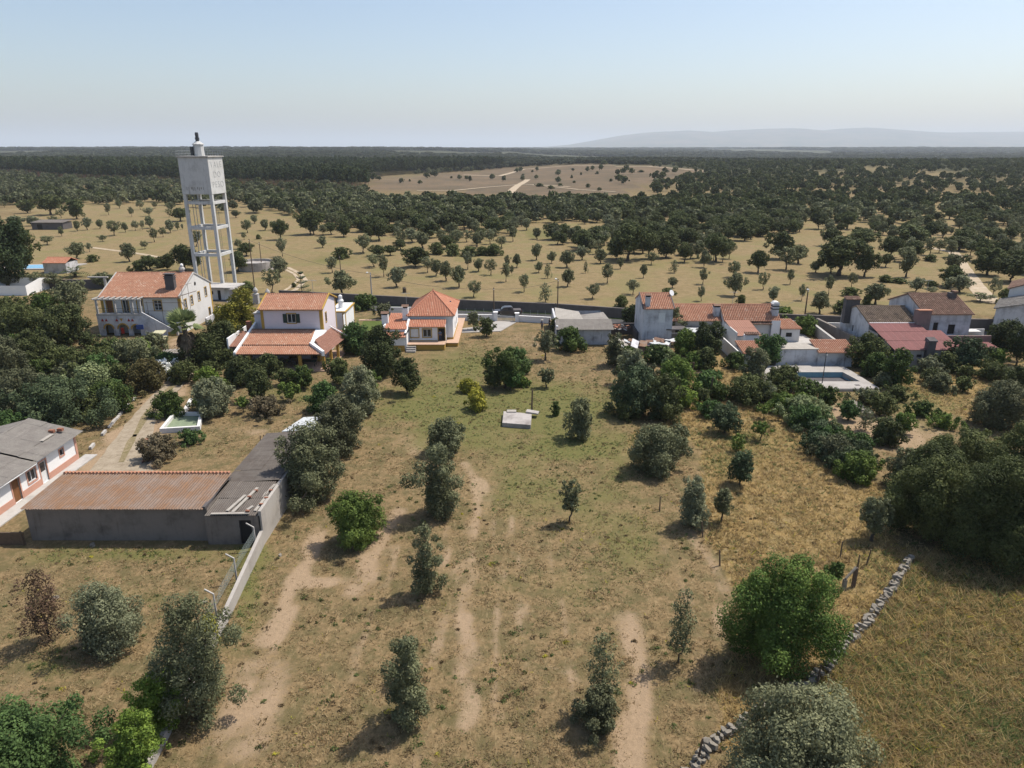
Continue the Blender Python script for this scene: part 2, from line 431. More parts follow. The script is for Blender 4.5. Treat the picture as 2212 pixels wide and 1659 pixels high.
def sheets(parent, A, B, C, D, mat, sw=1.02, rows=2, name='roof_sheet', wave=.17, amp=.028, jit=.015, missing=()):
    """corrugated sheets as separate parts on parallelogram A,B (eave) C,D (top)"""
    A, B, C, D = [Vector(p) for p in (A, B, C, D)]
    e = (B-A); W_ = e.length; u = (D-A); L = u.length; eh = e.normalized(); uh = u.normalized()
    nn = eh.cross(uh).normalized()
    if nn.z < 0: nn = -nn
    nc = max(1, int(round(W_/sw))); w_ = W_/nc; l_ = L/rows
    key = (round(w_, 2), round(l_, 2), mat, wave)
    if key not in _sheetcache:
        vs = []; ns = max(4, int(w_*1.04/wave*4))
        for j in (0, 1):
            for i in range(ns+1):
                x = i/ns*w_*1.04; vs.append((x, j*(l_+.12), amp*math.sin(2*math.pi*x/wave)+(0.03 if j == 0 else 0)))
        me = mkmesh(name, vs, [(i, i+1, ns+2+i, ns+1+i) for i in range(ns)], M[mat], smooth=True)
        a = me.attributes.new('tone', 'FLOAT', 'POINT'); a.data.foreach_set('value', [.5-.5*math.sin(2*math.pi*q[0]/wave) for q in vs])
        _sheetcache[key] = me
    me = _sheetcache[key]; out = []
    for j in range(rows):
        for i in range(nc):
            if (i, j) in missing: continue
            o = bpy.data.objects.new(name, me); link(o, parent)
            p = A+(B-A)*(i/nc)+(D-A)*(j/rows)+nn*(.045+random.random()*jit+.002*((i) % 2))
            R = Matrix((eh, uh, nn)).transposed().to_4x4()
            o.matrix_local = Matrix.Translation(p) @ R @ Matrix.Rotation((random.random()-.5)*jit*.5, 4, 'Z')
            out.append(o)
    return out
def gable(parent, x0, x1, y0, y1, ze, zr, mat, oh=.35, og=.15, cap=True, thick=.09):
    ym = (y0+y1)/2; k_ = (zr-ze)/(ym-y0); zo = ze-k_*oh
    tileplane(parent, (x0-og, y0-oh, zo+.06), (x1+og, y0-oh, zo+.06), (x1+og, ym, zr+.06), (x0-og, ym, zr+.06), mat, thick=thick)
    tileplane(parent, (x1+og, y1+oh, zo+.06), (x0-og, y1+oh, zo+.06), (x0-og, ym, zr+.06), (x1+og, ym, zr+.06), mat, thick=thick)
    if cap: ridgecap(parent, (x0-og, ym, zr+.10), (x1+og, ym, zr+.10), mat)
def chimney(parent, x0, x1, y0, y1, z0, z1, mat, cap='tile_mid', slots=True):
    m = MB(); m.box(x0, x1, y0, y1, z0, z1); c = m.obj('chimney', mat, parent, bevel=.02)
    m = MB(); m.box(x0-.08, x1+.08, y0-.08, y1+.08, z1-.12, z1-.02); m.obj('band', mat, c)
    m = MB()
    for xx in (x0, x1-.14): m.box(xx, xx+.14, y0, y1, z1, z1+.28)
    if slots: m.box(x0+.14, x1-.14, y0+.2, y1-.2, z1, z1+.26)
    m.obj('vent', 'dark' if slots else mat, c)
    ym = (y0+y1)/2; z = z1+.28
    m = MB(); m.add([(x0-.12, y0-.12, z), (x1+.12, y0-.12, z), (x1+.12, ym, z+.22), (x0-.12, ym, z+.22), (x1+.12, y1+.12, z), (x0-.12, y1+.12, z)],
                   [(0, 1, 2, 3), (3, 2, 4, 5), (0, 5, 4, 1), (0, 3, 5), (1, 4, 2)]); m.obj('cap', cap, c)
    return c
# ---------------------------------------------------------------- vegetation kit
def sph(rs, n):
    d = rs.normal(size=(n, 3)); return d/np.linalg.norm(d, axis=1)[:, None]
PROF = {'bush': lambda t: (max(0, 1-((t-.33)/.69)**2))**.5, 'round': lambda t: (max(0, 1-((t-.48)/.56)**2))**.5, 'column': lambda t: (max(0, 1-((t-.42)/.66)**2))**.45,
        'dome': lambda t: (max(0, 1-((t-.36)/.68)**2))**.5, 'spread': lambda t: (max(0, 1-((t-.42)/.62)**2))**.6, 'cone': lambda t: (1-t)**.75*.95+.05}
def lobes(rs, shape, W, H, zl):
    """list of (centre, radius, flattening): many small clumps round an uneven outline"""
    L = []; hw = W/2; n = {'bush': 38, 'round': 32, 'column': 32, 'spread': 30, 'cone': 26, 'open': 15, 'dome': 44}[shape]; pf = PROF['round' if shape == 'open' else shape]
    ax, ay = rs.uniform(.85, 1.12, 2); lean = rs.normal(size=2)*.06*hw; k3 = rs.rand(3)*6.28
    for i in range(n):
        t = (i+.5+rs.uniform(-.4, .4))/n
        if shape in ('bush', 'round', 'spread', 'open', 'dome'): t = t**.8
        R = (.17+.15*rs.rand())*(1.35 if shape == 'open' else 1)*min(hw, (H-zl)*.6)*(1.35 if shape == 'column' else 1)*(.62 if shape == 'cone' else 1)*(1-.25*t)
        a = i*2.399+rs.rand()*.7; vr = .3 if shape == 'dome' else 1; out = 1+vr*(.22*math.sin(2*a+k3[0]+3*t)+.16*math.sin(3*a+k3[1]))
        q = rs.rand()**(.33 if i % 4 else 1.2)
        rad = max(0, hw*pf(min(.98, t))*out-R*.8)*q
        z = zl+R*.5+(H-zl-R*1.35)*t
        L.append((np.array([math.cos(a)*rad*ax+lean[0]*t, math.sin(a)*rad*ay+lean[1]*t, z]), R, .9+.25*rs.rand()))
    m = 3 if shape != 'open' else 0
    for i in range(m):
        z = zl+(H-zl)*(.25+.5*i/m); R = hw*pf((z-zl)/(H-zl))*.50
        L.append((np.array([0, 0, z]), min(R, (H-zl)*.4), .9))
    return L
def leafmesh(rs, L, leaf, cover, H, zmin=.05, sparse=1.0, maxn=15000):
    area = sum(4*math.pi*R*R for _, R, _ in L)
    N = int(min(maxn, cover*area/(leaf*leaf*.9)*sparse)); P = []; Nn = []; T = []
    tot = area
    for (c, R, fz) in L:
        n = max(12, int(N*4*math.pi*R*R/tot)); d = sph(rs, n)
        rad = R*(1-.45*rs.rand(n)**1.6+.38*rs.rand(n)*(rs.rand(n) > .72))
        lump = 1+.16*np.sin(d[:, 0]*5+c[0]*7)*np.sin(d[:, 1]*5+c[1]*5)*np.sin(d[:, 2]*6+c[2]*9)
        p = c+d*(rad*lump)[:, None]*np.array([1, 1, fz]); P.append(p); Nn.append(d); T.append(np.full(n, .3+.4*rs.rand()))
    P = np.concatenate(P); Nn = np.concatenate(Nn); T = np.concatenate(T)
    keep = P[:, 2] > zmin
    for (c, R, fz) in L:
        q = (P-c)/np.array([1, 1, fz]); keep &= ~((np.einsum('ij,ij->i', q, q) < (R*.55)**2) & (rs.rand(len(P)) < .85))
    P = P[keep]; Nn = Nn[keep]; T = T[keep]; n = len(P)
    nr = Nn+rs.normal(size=(n, 3))*.55+np.array([0, 0, .35]); nr /= np.linalg.norm(nr, axis=1)[:, None]
    a = np.cross(nr, rs.normal(size=(n, 3))); a /= np.linalg.norm(a, axis=1)[:, None]+1e-6; b = np.cross(nr, a)
    s = leaf*(.6+.8*rs.rand(n))[:, None]
    V = np.stack([P+a*s*.75, P+b*s*.42, P-a*s*.75, P-b*s*.42+nr*s*.12], 1).reshape(-1, 3)
    tone = np.clip(T+(rs.rand(n)-.5)*.45, 0, 1)
    F = np.arange(n*4).reshape(n, 4)
    return V, F, np.repeat(tone, 4)
def trunkmb(rs, L, H, zl, r, lean=.12, nl=5, multi=1):
    mb = MB()
    for q in range(multi):
        a0 = rs.rand()*6.28; ox = math.cos(a0)*r*1.2*(multi > 1); oy = math.sin(a0)*r*1.2*(multi > 1)
        top = Vector(((rs.rand()-.5)*lean*H, (rs.rand()-.5)*lean*H, max(zl, .25*H)))
        mb.tube([(ox, oy, -.15), (ox*1.1, oy*1.1, .12*H), Vector((ox, oy, 0))*.8+top*.6, top], [r*1.5, r, r*.85, r*.75], 7)
        idx = rs.choice(len(L), min(nl, len(L)), replace=False)
        for i in idx:
            c = Vector(tuple(L[i][0])); mid = top.lerp(c, .5)+Vector(((rs.rand()-.5)*.1*H, (rs.rand()-.5)*.1*H, -.04*H))
            mb.tube([top, mid, c], [r*.55, r*.38, r*.12], 5)
    return mb
SPEC = {  # shape, z low fraction, cover, sparse, trunk radius factor
    'bush': ('bush', -.04, 1.25, 1), 'olive': ('round', .24, 1.15, 1), 'tree': ('round', .14, 1.3, 1), 'column': ('column', .0, 1.15, 1), 'dome': ('dome', .03, 1.3, 1),
    'spread': ('spread', .30, 1.4, 1), 'sparse': ('bush', .04, .38, 1), 'open': ('open', .30, 1.0, 1), 'cone': ('cone', .03, 1.6, 1), 'lolly': ('round', .45, 1.4, 1), 'thin': ('column', .15, .45, 1)}
def plant_meshes(kind, W, H, seed, leaf, maxn=15000):
    rs = np.random.RandomState(seed); shape, zf, cover, sp = SPEC[kind]; zl = H*zf
    L = lobes(rs, shape, W, H, zl); V, F, T = leafmesh(rs, L, leaf, cover, H, .03*H, sp, maxn)
    cm = mkmesh('crown', V, F, M['leaf'], T)
    tb = trunkmb(rs, L, H, zl, min(.30, max(.045, .028*min(W, H)*(1.5 if kind in ('olive', 'spread') else 1))), nl=7 if kind in ('sparse', 'thin') else 5, multi=2 if kind in ('bush',) else 1)
    tm = mkmesh('trunk', tb.v, tb.f, M['bark'])
    return cm, tm
def plant(name, label, cat, loc, cm, tm, color, scale=(1, 1, 1), rot=0, group=None):
    r = root(name, label, cat, loc, math.degrees(rot), group); r.scale = scale
    c = link(bpy.data.objects.new('crown', cm), r); c.color = (*color, 1)
    if tm is not None: link(bpy.data.objects.new('trunk', tm), r)
    return r
CL = dict(olive=(.128, .134, .080), oliveg=(.165, .172, .115), olived=(.092, .096, .060), oak=(.062, .075, .030), oak2=(.078, .092, .034), citrus=(.055, .085, .022),
          fig=(.095, .14, .03), bright=(.13, .19, .03), yellow=(.26, .24, .03), cyp=(.17, .155, .02), grey=(.165, .168, .105), dark=(.045, .058, .024),
          red=(.10, .062, .045), pine=(.038, .055, .025), pale=(.20, .23, .12), teal=(.066, .09, .05), brown=(.14, .11, .075), rust=(.085, .07, .03), ash=(.085, .135, .03), lush=(.06, .11, .035))
CL = {a: (min(.6, b[0]*1.06), min(.6, b[1]*1.10), min(.5, b[2]*.92)) for a, b in CL.items()}
def near(kind, u, v, w, h, color, label, name=None, cat=None, seed=None, leaf=None, group=None):
    """plant at picture foot (u,v) with picture size w x h (2212-wide frame)"""
    P = G(u, v); Z = PR(P.x, P.y)[2]; th = math.atan2(CAM_H, P.y)
    W = w*Z/FP
    if kind in ('bush', 'dome'): P.y += .30*W; Z = PR(P.x, P.y)[2]; W = w*Z/FP
    hh = math.sqrt(max((h)**2-(w*math.sin(th))**2*(.8 if kind in ('bush', 'cone', 'dome') else .45), (.45*h)**2))
    H = hh/math.cos(th)*Z/FP
    if kind in ('bush', 'dome'): W *= 1.25 if kind == 'bush' else 1.1; H = max(H*.94, .45*W)
    elif kind == 'column': W *= 1.1
    P.x *= P.y/G(u, v).y
    leaf = leaf or max(.085, Z*.0020, W*.0125)
    cm, tm = plant_meshes(kind, W, H, seed or int(u*7+v*13) % 99991, leaf, 60000 if kind == 'dome' else 30000)
    nm = name or {'bush': 'bush', 'olive': 'olive_tree', 'column': 'olive_tree', 'tree': 'fruit_tree', 'spread': 'oak_tree', 'dome': 'oak_tree', 'sparse': 'sapling', 'cone': 'cypress_tree', 'lolly': 'fruit_tree', 'thin': 'sapling'}[kind]
    return plant(nm, label, cat or ('bush' if nm == 'bush' else 'tree'), P, cm, tm, CL[color], group=group)
# ---------------------------------------------------------------- ground
def axis(lo, hi, step, far, g=1.16):
    a = list(np.arange(lo, hi+step*.5, step)); s = step; x = a[-1]
    while x < far[1]: s *= g; x += s; a.append(x)
    s = step; x = a[0]
    while x > far[0]: s *= g; x -= s; a.insert(0, x)
    return np.array(a)
gx = axis(-75, 92, .5, (-40000, 40000)); gy = axis(22, 150, .5, (-60, 60000))
X, Y = np.meshgrid(gx, gy); 
Zt = terr(X, Y)+np.where(Y < 400, (fbm(X*.35, Y*.35)-.5)*.10*(Y < 112), 0)
zz_ = -0.0
PU, PV, PZ = PR(X, Y, 0)
PZ = np.where(PZ < 1, 1, PZ)
nx_ = (fbm(X*.22+5, Y*.22)-.5); ny_ = (fbm(X*.22+50, Y*.22+9)-.5)
k_ = 1535/np.clip(PZ, 20, 1e5)
U2 = PU+nx_*3.2*k_; V2 = PV+ny_*1.8*k_
def blob(u, v, ru, rv, a=1.0): 
    q = ((U2-u)/ru)**2+((V2-v)/rv)**2; return a*np.exp(-q*1.2)
def strip(pts, wd, a=1.0):   # soft strip along ground line given in picture points, width in metres
    r = np.full(X.shape, 1e9); W3 = [G(*p) for p in pts]; XX = X+nx_*1.4; YY = Y+ny_*1.4
    for p, q in zip(W3[:-1], W3[1:]):
        dx, dy = q.x-p.x, q.y-p.y; t = np.clip(((XX-p.x)*dx+(YY-p.y)*dy)/(dx*dx+dy*dy), 0, 1)
        r = np.minimum(r, np.hypot(XX-p.x-t*dx, YY-p.y-t*dy))
    return a*ss(1.15-r/wd*.75)
def poly(P, soft=0): return inpoly(U2, V2, P).astype(float)
green = np.clip(blob(1000, 790, 110, 40, 1)+blob(1120, 900, 260, 70, .6)+blob(1150, 1060, 150, 60, .55)+blob(960, 950, 120, 40, .4)+blob(760, 900, 90, 60, .4)+blob(1330, 1130, 110, 90, .45)+blob(1280, 1290, 120, 50, .3)+blob(905, 870, 80, 45, .75)+blob(1180, 870, 160, 45, .85)+blob(1230, 960, 90, 40, .6)+blob(960, 880, 110, 40, .4)
    + blob(520, 1290, 40, 120, .8)+blob(560, 1180, 40, 60, .7)+blob(300, 1195, 190, 18, .9)+blob(120, 1215, 110, 25, .7)+blob(290, 1290, 130, 30, .45)
    + blob(640, 850, 130, 30, .65)+blob(800, 705, 55, 22, 1.2)+blob(1330, 1010, 50, 60, .5)+blob(1620, 960, 160, 60, .5)+blob(1560, 1010, 90, 30, .3)
    + blob(1890, 850, 130, 40, .5)+blob(2000, 900, 90, 60, .5)+blob(1980, 1500, 180, 90, .35)+blob(2150, 1590, 120, 60, .55)+blob(450, 960, 80, 30, .35)
    + blob(100, 1440, 80, 40, .5)+blob(60, 1560, 70, 40, .5)+blob(1100, 1010, 80, 30, .4)+blob(1100, 1250, 120, 40, .25)+blob(1400, 1200, 120, 60, .35)
    + blob(1230, 505, 150, 10, 1.3)+blob(720, 560, 120, 12, .6)+blob(1180, 960, 200, 25, .3)+blob(380, 560, 60, 30, .5)+blob(260, 600, 60, 14, .7)
    + blob(470, 470, 60, 10, .3)+blob(960, 560, 180, 10, .4)+blob(1000, 1530, 60, 60, .25)+blob(1820, 560, 80, 12, .5)+blob(1900, 1230, 90, 50, .4), 0, 1)
green = np.clip(green*1.0*(.35+1.3*fbm(X*.5, Y*.5+3)), 0, 1)
bare = np.clip(strip([(248, 1035), (270, 978), (296, 935)], 3.2, 1.3)+strip([(290, 945), (352, 852), (410, 800), (415, 745)], 2.0, .9)+strip([(305, 1020), (303, 960), (335, 905)], 1.3, .9)+strip([(985, 1030), (965, 1200), (950, 1420)], .4, .5)+strip([(1100, 1120), (1125, 1300), (1140, 1480)], .4, .45)+strip([(860, 1180), (800, 1330), (760, 1470)], .45, .5)+strip([(1180, 1180), (1230, 1400), (1260, 1600)], .4, .4)+strip([(1060, 1050), (1070, 1250), (1075, 1560)], .35, .45)+strip([(720, 1100), (660, 1200), (585, 1400)], .4, .5)+strip([(1440, 1180), (1500, 1330), (1510, 1500)], .5, .45)+strip([(930, 1440), (900, 1640)], .6, .4)+strip([(1035, 1040), (1010, 1190), (1000, 1330), (1020, 1420), (1010, 1560)], .8, .75)+strip([(870, 1100), (800, 1200), (770, 1280)], 1.0, .75)
    + strip([(690, 1150), (650, 1240), (610, 1330), (570, 1380)], 1.0, .75)+strip([(640, 1255), (740, 1250)], .7, .8)+strip([(1010, 1000), (1035, 1060)], .8, .5)
    + strip([(1350, 1330), (1390, 1450), (1350, 1659)], 1.0, .6)+strip([(1500, 1150), (1560, 1250), (1545, 1380)], .7, .55)+strip([(1290, 1480), (1180, 1440)], .5, .4)
    + strip([(560, 1460), (500, 1600)], 1.9, .8)+blob(1130, 1330, 60, 30, .3)+blob(1300, 790, 60, 25, .4)+blob(1345, 985, 12, 22, .6)+blob(900, 960, 60, 30, .5)
    + blob(1000, 835, 22, 10, .5)+blob(1140, 740, 60, 25, .5)+blob(1940, 935, 110, 40, 1.1)+blob(1830, 900, 60, 35, .9)+blob(200, 1010, 110, 20, .3)
    + blob(660, 950, 60, 14, .6)+blob(540, 940, 60, 16, .5)+blob(60, 1490, 90, 60, .4)+blob(140, 1370, 90, 40, .4)+blob(1380, 1590, 60, 60, .5)
    + blob(380, 880, 40, 60, .3)+blob(1080, 705, 50, 12, .4)+strip([(400, 850), (380, 735)], 1.5, .3)+blob(400, 742, 40, 10, 1), 0, 1)
bare = np.clip(bare*(-.12+2.2*fbm(X*.8+9, Y*.4)), 0, 1)
goldP = [(1330, 985), (1480, 935), (1520, 1090), (1590, 1290), (1555, 1420), (1560, 1659), (1480, 1800), (2400, 1800), (2400, 1180), (1960, 1180), (1900, 1060), (1830, 1010), (1740, 905), (1700, 840), (1560, 760), (1480, 760), (1450, 800), (1460, 900), (1380, 940)]
gold = np.maximum(poly(goldP)*.9, np.maximum(poly([(1880, 800), (2212, 780), (2212, 960), (2060, 900), (1960, 850)])*.75, 0))
weedy = poly([(1780, 1470), (1970, 1210), (2400, 1190), (2400, 1900), (1560, 1900)])*.9
field = poly([(0, 400), (2300, 400), (2300, 680), (1100, 672), (720, 640), (520, 640), (0, 640)])*(Y < 420)
brown = inpoly(PU, PV, [(0, 0)]) if 0 else None
# far cleared hillside (world polygon through the terrain-aware helper)
clearP = [(795, 413), (798, 384), (880, 378), (1000, 372), (1106, 361), (1250, 354), (1400, 356), (1535, 372), (1480, 385), (1395, 402), (1350, 417), (1300, 434), (1120, 439), (1080, 427), (1000, 417), (900, 417)]
PUt, PVt, _ = PR(X, Y, Zt)
far_ = ss((Y-330)/60)
clear = inpoly(PUt+(fbm(X*.01, Y*.01)-.5)*20, PVt+(fbm(X*.02+7, Y*.01)-.5)*5, clearP)*1.0
fsel = lambda L: np.clip(sum(np.exp(-(((PUt-u)/ru)**2+((PVt-v)/rv)**2)) for u, v, ru, rv in L), 0, 1)
meadow = fsel([(1470, 428, 90, 8), (1640, 452, 70, 6), (1790, 375, 50, 5), (1900, 368, 40, 5), (2030, 380, 60, 6), (1750, 420, 60, 6), (2150, 470, 90, 14), (2160, 545, 60, 10), (1850, 440, 60, 5), (1560, 470, 60, 5), (2080, 425, 50, 6), (870, 380, 50, 4), (1900, 500, 50, 8)])
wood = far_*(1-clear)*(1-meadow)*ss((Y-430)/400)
gme = None
nrow, ncol = X.shape
V = np.stack([X, Y, Zt], -1).reshape(-1, 3)
# holes cut out for the emptied swimming pool, so that its basin is a real pit
ii = np.arange(nrow*ncol).reshape(nrow, ncol)
F = np.stack([ii[:-1, :-1], ii[:-1, 1:], ii[1:, 1:], ii[1:, :-1]], -1).reshape(-1, 4)
cxm = (X[:-1, :-1]+X[1:, 1:]).ravel()/2; cym = (Y[:-1, :-1]+Y[1:, 1:]).ravel()/2
hole = (cxm > 37.2) & (cxm < 46.0) & (cym > 89.0) & (cym < 94.9)
F = F[~hole]
gm = mkmesh('ground', V, F, None, smooth=True)
def gattr(n, a):
    t = gm.attributes.new(n, 'FLOAT', 'POINT'); t.data.foreach_set('value', a.astype(np.float32).ravel())
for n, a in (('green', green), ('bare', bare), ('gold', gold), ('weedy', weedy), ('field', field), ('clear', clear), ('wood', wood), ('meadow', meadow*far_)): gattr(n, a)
k = NT('ground', .95, .08)
P_ = k.co('Object')
n_big = k.noise(.09, 5, .6); n_mid = k.noise(.55, 6, .68); n_f = k.noise(3.0, 8, .75); n_ff = k.noise(11, 6, .8)
str_ = k.noise(1.0, 7, .75, k.map((2.6, .8, 1), rot=(0, 0, .35)), 1.5)
straw = k.mix(k.ramp(n_f, .3, .7), (.285, .20, .105), (.125, .092, .045))
straw = k.mix(k.math('MULTIPLY', k.ramp(n_mid, .43, .6), .8), straw, (.115, .098, .045))
straw = k.mix(k.math('MULTIPLY', k.ramp(str_, .5, .72), .55), straw, (.36, .27, .15))
soil = k.mix(k.ramp(n_f, .3, .75), (.36, .26, .165), (.26, .19, .12))
grn = k.mix(k.ramp(n_f, .3, .7), (.10, .115, .038), (.17, .145, .056))
gld = k.mix(k.ramp(n_mid, .32, .68), (.30, .205, .085), (.16, .12, .05))
gld = k.mix(k.math('MULTIPLY', k.ramp(str_, .45, .7), .6), gld, (.36, .28, .16))
wdy = k.mix(k.ramp(n_mid, .3, .7), (.215, .155, .05), (.10, .085, .027))
fld = k.mix(k.ramp(n_mid, .3, .75), (.255, .188, .10), (.175, .135, .066))
fld = k.mix(k.math('MULTIPLY', k.ramp(k.noise(.3, 7, .75), .48, .68), .6), fld, (.165, .13, .06))
fld = k.mix(k.math('MULTIPLY', k.ramp(k.noise(1.5, 6, .8), .5, .72), .45), fld, (.36, .28, .16))
fld = k.mix(k.math('MULTIPLY', k.ramp(n_big, .42, .68), .75), fld, (.185, .165, .07))
A = lambda n: k.attr(n).outputs['Fac']
def soft(m, c=.5, s=.3):   # break a mask's edge with fine noise
    return k.ramp(k.math('ADD', m, k.math('MULTIPLY', k.math('SUBTRACT', n_f, .5), 1.1)), c-s, c+s)
c = k.mix(soft(A('field'), .5, .2), straw, fld)
c = k.mix(soft(A('gold'), .5, .3), c, gld)
c = k.mix(soft(A('weedy'), .5, .3), c, wdy)
c = k.mix(soft(A('bare')), c, soil)
c = k.mix(soft(A('green'), .5, .4), c, grn)
# small dark tufts and pale specks
vor = k.n('ShaderNodeTexVoronoi'); vor.inputs['Scale'].default_value = 1.3; k.l(P_, vor.inputs['Vector'])
spot = k.math('MULTIPLY', k.ramp(vor.outputs['Distance'], .10, .26, 1, 0), k.ramp(n_mid, .5, .62))
c = k.mix(k.math('MULTIPLY', spot, .6), c, (.07, .08, .03))
c = k.mix(k.math('MULTIPLY', k.ramp(n_ff, .62, .78), .35), c, (.48, .38, .25))
# far: cleared hill, woods floor
nb = k.noise(.012, 7, .7); nc = k.noise(.05, 6, .75)
clr = k.mix(k.ramp(nb, .35, .7), (.175, .125, .078), (.105, .082, .052)); clr = k.mix(k.math('MULTIPLY', k.ramp(nc, .42, .66), .75), clr, (.10, .085, .055))
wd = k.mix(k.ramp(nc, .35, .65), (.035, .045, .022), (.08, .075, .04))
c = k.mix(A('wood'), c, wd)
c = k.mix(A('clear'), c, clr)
mdw = k.mix(k.ramp(nc, .4, .7), (.30, .23, .125), (.17, .15, .07))
c = k.mix(A('meadow'), c, mdw)
h = k.math('ADD', n_f, k.math('MULTIPLY', n_ff, .5)); k.bump(h, .75, .10)
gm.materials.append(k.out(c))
ground = struct(link(bpy.data.objects.new('ground', gm)))
# ---- paths and drive as thin sheets over the ground
def ribbon(name, pts, wd, mat, z=.09, inset=None):
    """pts picture points or Vectors, widths in metres"""
    W3 = [(G(*p) if not isinstance(p, Vector) else p) for p in pts]; wd = wd if isinstance(wd, list) else [wd]*len(pts)
    # resample
    Q = []; Wd = []
    for i in range(len(W3)-1):
        n = 6
        for j in range(n):
            t = j/n; Q.append(W3[i].lerp(W3[i+1], t)); Wd.append(wd[i]*(1-t)+wd[i+1]*t)
    Q.append(W3[-1]); Wd.append(wd[-1]); vs = []; rs = np.random.RandomState(5)
    for i, p in enumerate(Q):
        d = (Q[min(i+1, len(Q)-1)]-Q[max(i-1, 0)]); d.z = 0; d.normalize(); nn = Vector((d.y, -d.x, 0))
        for s_ in (-1, -.4, .4, 1):
            q = p+nn*s_*Wd[i]/2*(1+(rs.rand()-.5)*.12*(abs(s_) == 1)); vs.append((q.x, q.y, z+float(terr(q.x, q.y))))
    F = [(i*4+j, i*4+j+1, i*4+j+5, i*4+j+4) for i in range(len(Q)-1) for j in range(3)]
    o = link(bpy.data.objects.new(name, mkmesh(name, vs, F, M[mat]))); return struct(o)
k = NT('gravel drive', .95, .08); a = k.noise(1.2, 7, .75); b = k.noise(9, 5, .8)
M['drive'] = k.out(k.mix(k.math('MULTIPLY', k.ramp(b, .4, .75), .5), k.mix(k.ramp(a, .35, .68), (.34, .285, .21), (.22, .175, .12)), (.40, .35, .27)))
k = NT('pale track', .95, .08); a = k.noise(.6, 6, .7)
M['track'] = k.out(k.mix(k.ramp(a, .35, .7), (.46, .38, .28), (.33, .26, .17)))
k = NT('asphalt', .9, .2); a = k.noise(1.2, 6, .7)
M['asphalt'] = k.out(k.mix(k.ramp(a, .35, .7), (.06, .06, .062), (.09, .087, .085)))
k = NT('lawn', .95, .1); a = k.noise(.9, 6, .7); b = k.noise(8, 5, .8)
M['lawn'] = k.out(k.mix(k.ramp(b, .35, .7), k.mix(k.ramp(a, .35, .7), (.085, .12, .03), (.13, .15, .045)), (.06, .085, .02)))
# ================================================================ BUILDINGS
# ---------------- water tower
T = root('water_tower', 'tall white concrete water tower lettered on its side face', 'water tower', (-61.1-6.2*math.cos(math.radians(5)), 149.5+6.2*math.sin(math.radians(5)), 0), -5)
TW = 6.2; cs = .62
for (cx, cy) in ((0, 0), (TW-cs, 0), (TW-cs, TW-cs), (0, TW-cs)):
    m = MB(); m.box(cx, cx+cs, cy, cy+cs, -.3, 21.0); m.obj('column', 'towerc', T, bevel=.03)
for z in (8.6, 14.1, 19.2):
    for (x0, x1, y0, y1) in ((cs, TW-cs, .08, .5), (cs, TW-cs, TW-.5, TW-.08), (.08, .5, cs, TW-cs), (TW-.5, TW-.08, cs, TW-cs)):
        m = MB(); m.box(x0, x1, y0, y1, z-.3, z+.3); m.obj('beam', 'towerc', T, bevel=.02)
m = MB(); m.box(-.04, TW+.04, -.04, TW+.04, 20.9, 28.15); tank = m.obj('tank', 'towerc', T, bevel=.04)
m = MB(); m.box(-.28, TW+.28, -.28, TW+.28, 28.15, 28.36); m.obj('roof_slab', 'concrete', tank, bevel=.02)
m = MB()
for i in range(13):
    q = -.2+i*(TW+.4)/12
    for (x, y) in ((-.2, q), (q, TW+.2)): m.tube([(x, y, 28.3), (x, y, 29.35)], .035, 5)
    if i > 6: m.tube([(q, TW+.2, 28.3), (q, TW+.2, 29.3)], .03, 5)
for z in (28.8, 29.35): m.tube([(-.2, -.2, z), (-.2, TW+.2, z), (TW+.2, TW+.2, z)], .03, 5)
m.obj('railing', 'galv', T)
m = MB(); m.lathe([(1.05, 28.3), (1.0, 30.5), (1.12, 30.5), (1.12, 30.65), (.4, 31.2)], 10, (3.0, 3.1, 0)); tr = m.obj('turret', 'towerc', T)
m = MB(); m.box(1.9, 2.3, 1.75, 2.6, 28.4, 30.2); m.obj('hatch', 'steel', tr)
m = MB(); m.lathe([(.38, 31.1), (.34, 31.5), (.42, 31.5), (.42, 31.9), (.33, 31.9), (.33, 32.4), (.36, 32.4), (.3, 32.9)], 10, (3.0, 3.1, 0)); m.obj('vent_cap', 'steel', tr)
for i, (x, y) in enumerate(((1.3, .9), (1.9, .9), (1.6, 3.5), (3.8, 4.6))):
    m = MB(); m.tube([(x, y, 0), (x, y, 21)], .07 if i != 3 else .1, 6); m.obj('pipe', 'galv' if i < 3 else 'wood', T)
m = MB()
for x in (4.0, 4.4): m.tube([(x, 5.3, 0), (x, 5.3, 21)], .03, 4)
for i in range(52): m.tube([(4.0, 5.3, .4+i*.4), (4.4, 5.3, .4+i*.4)], .02, 4)
m.obj('ladder', 'galv', T)
# dark rain streaks under the tank rim are lime runs on the concrete itself
def lettering(txt, size, loc, rotz, parent, mat, name='lettering', ext=.012, sx=1.0, off=0.0):
    c = bpy.data.curves.new(name, 'FONT'); c.body = txt; c.size = size; c.extrude = ext; c.align_x = 'CENTER'; c.offset = off
    c.space_character = 1.35; c.materials.append(M[mat])
    o0 = link(bpy.data.objects.new(name, c)); dg = bpy.context.evaluated_depsgraph_get(); dg.update(); me = bpy.data.meshes.new_from_object(o0.evaluated_get(dg)); bpy.data.objects.remove(o0); o = link(bpy.data.objects.new(name, me), parent); o.location = loc; o.rotation_euler = (math.pi/2, 0, rotz); o.scale = (sx, 1, 1); return o
M['letter'] = simple('faded letters', (.36, .37, .37), .9, .3, 3)
for t, z in (('VALE', 26.1), ('DO', 24.15), ('PESO', 22.2)):
    lettering(t, 1.75, (TW+.052, TW/2, z), math.pi/2, T, 'letter', sx=.98, off=-.03)
M['rstain'] = simple('rust stain', (.30, .28, .25), .95, .3, 2); rs_ = random.Random(4)
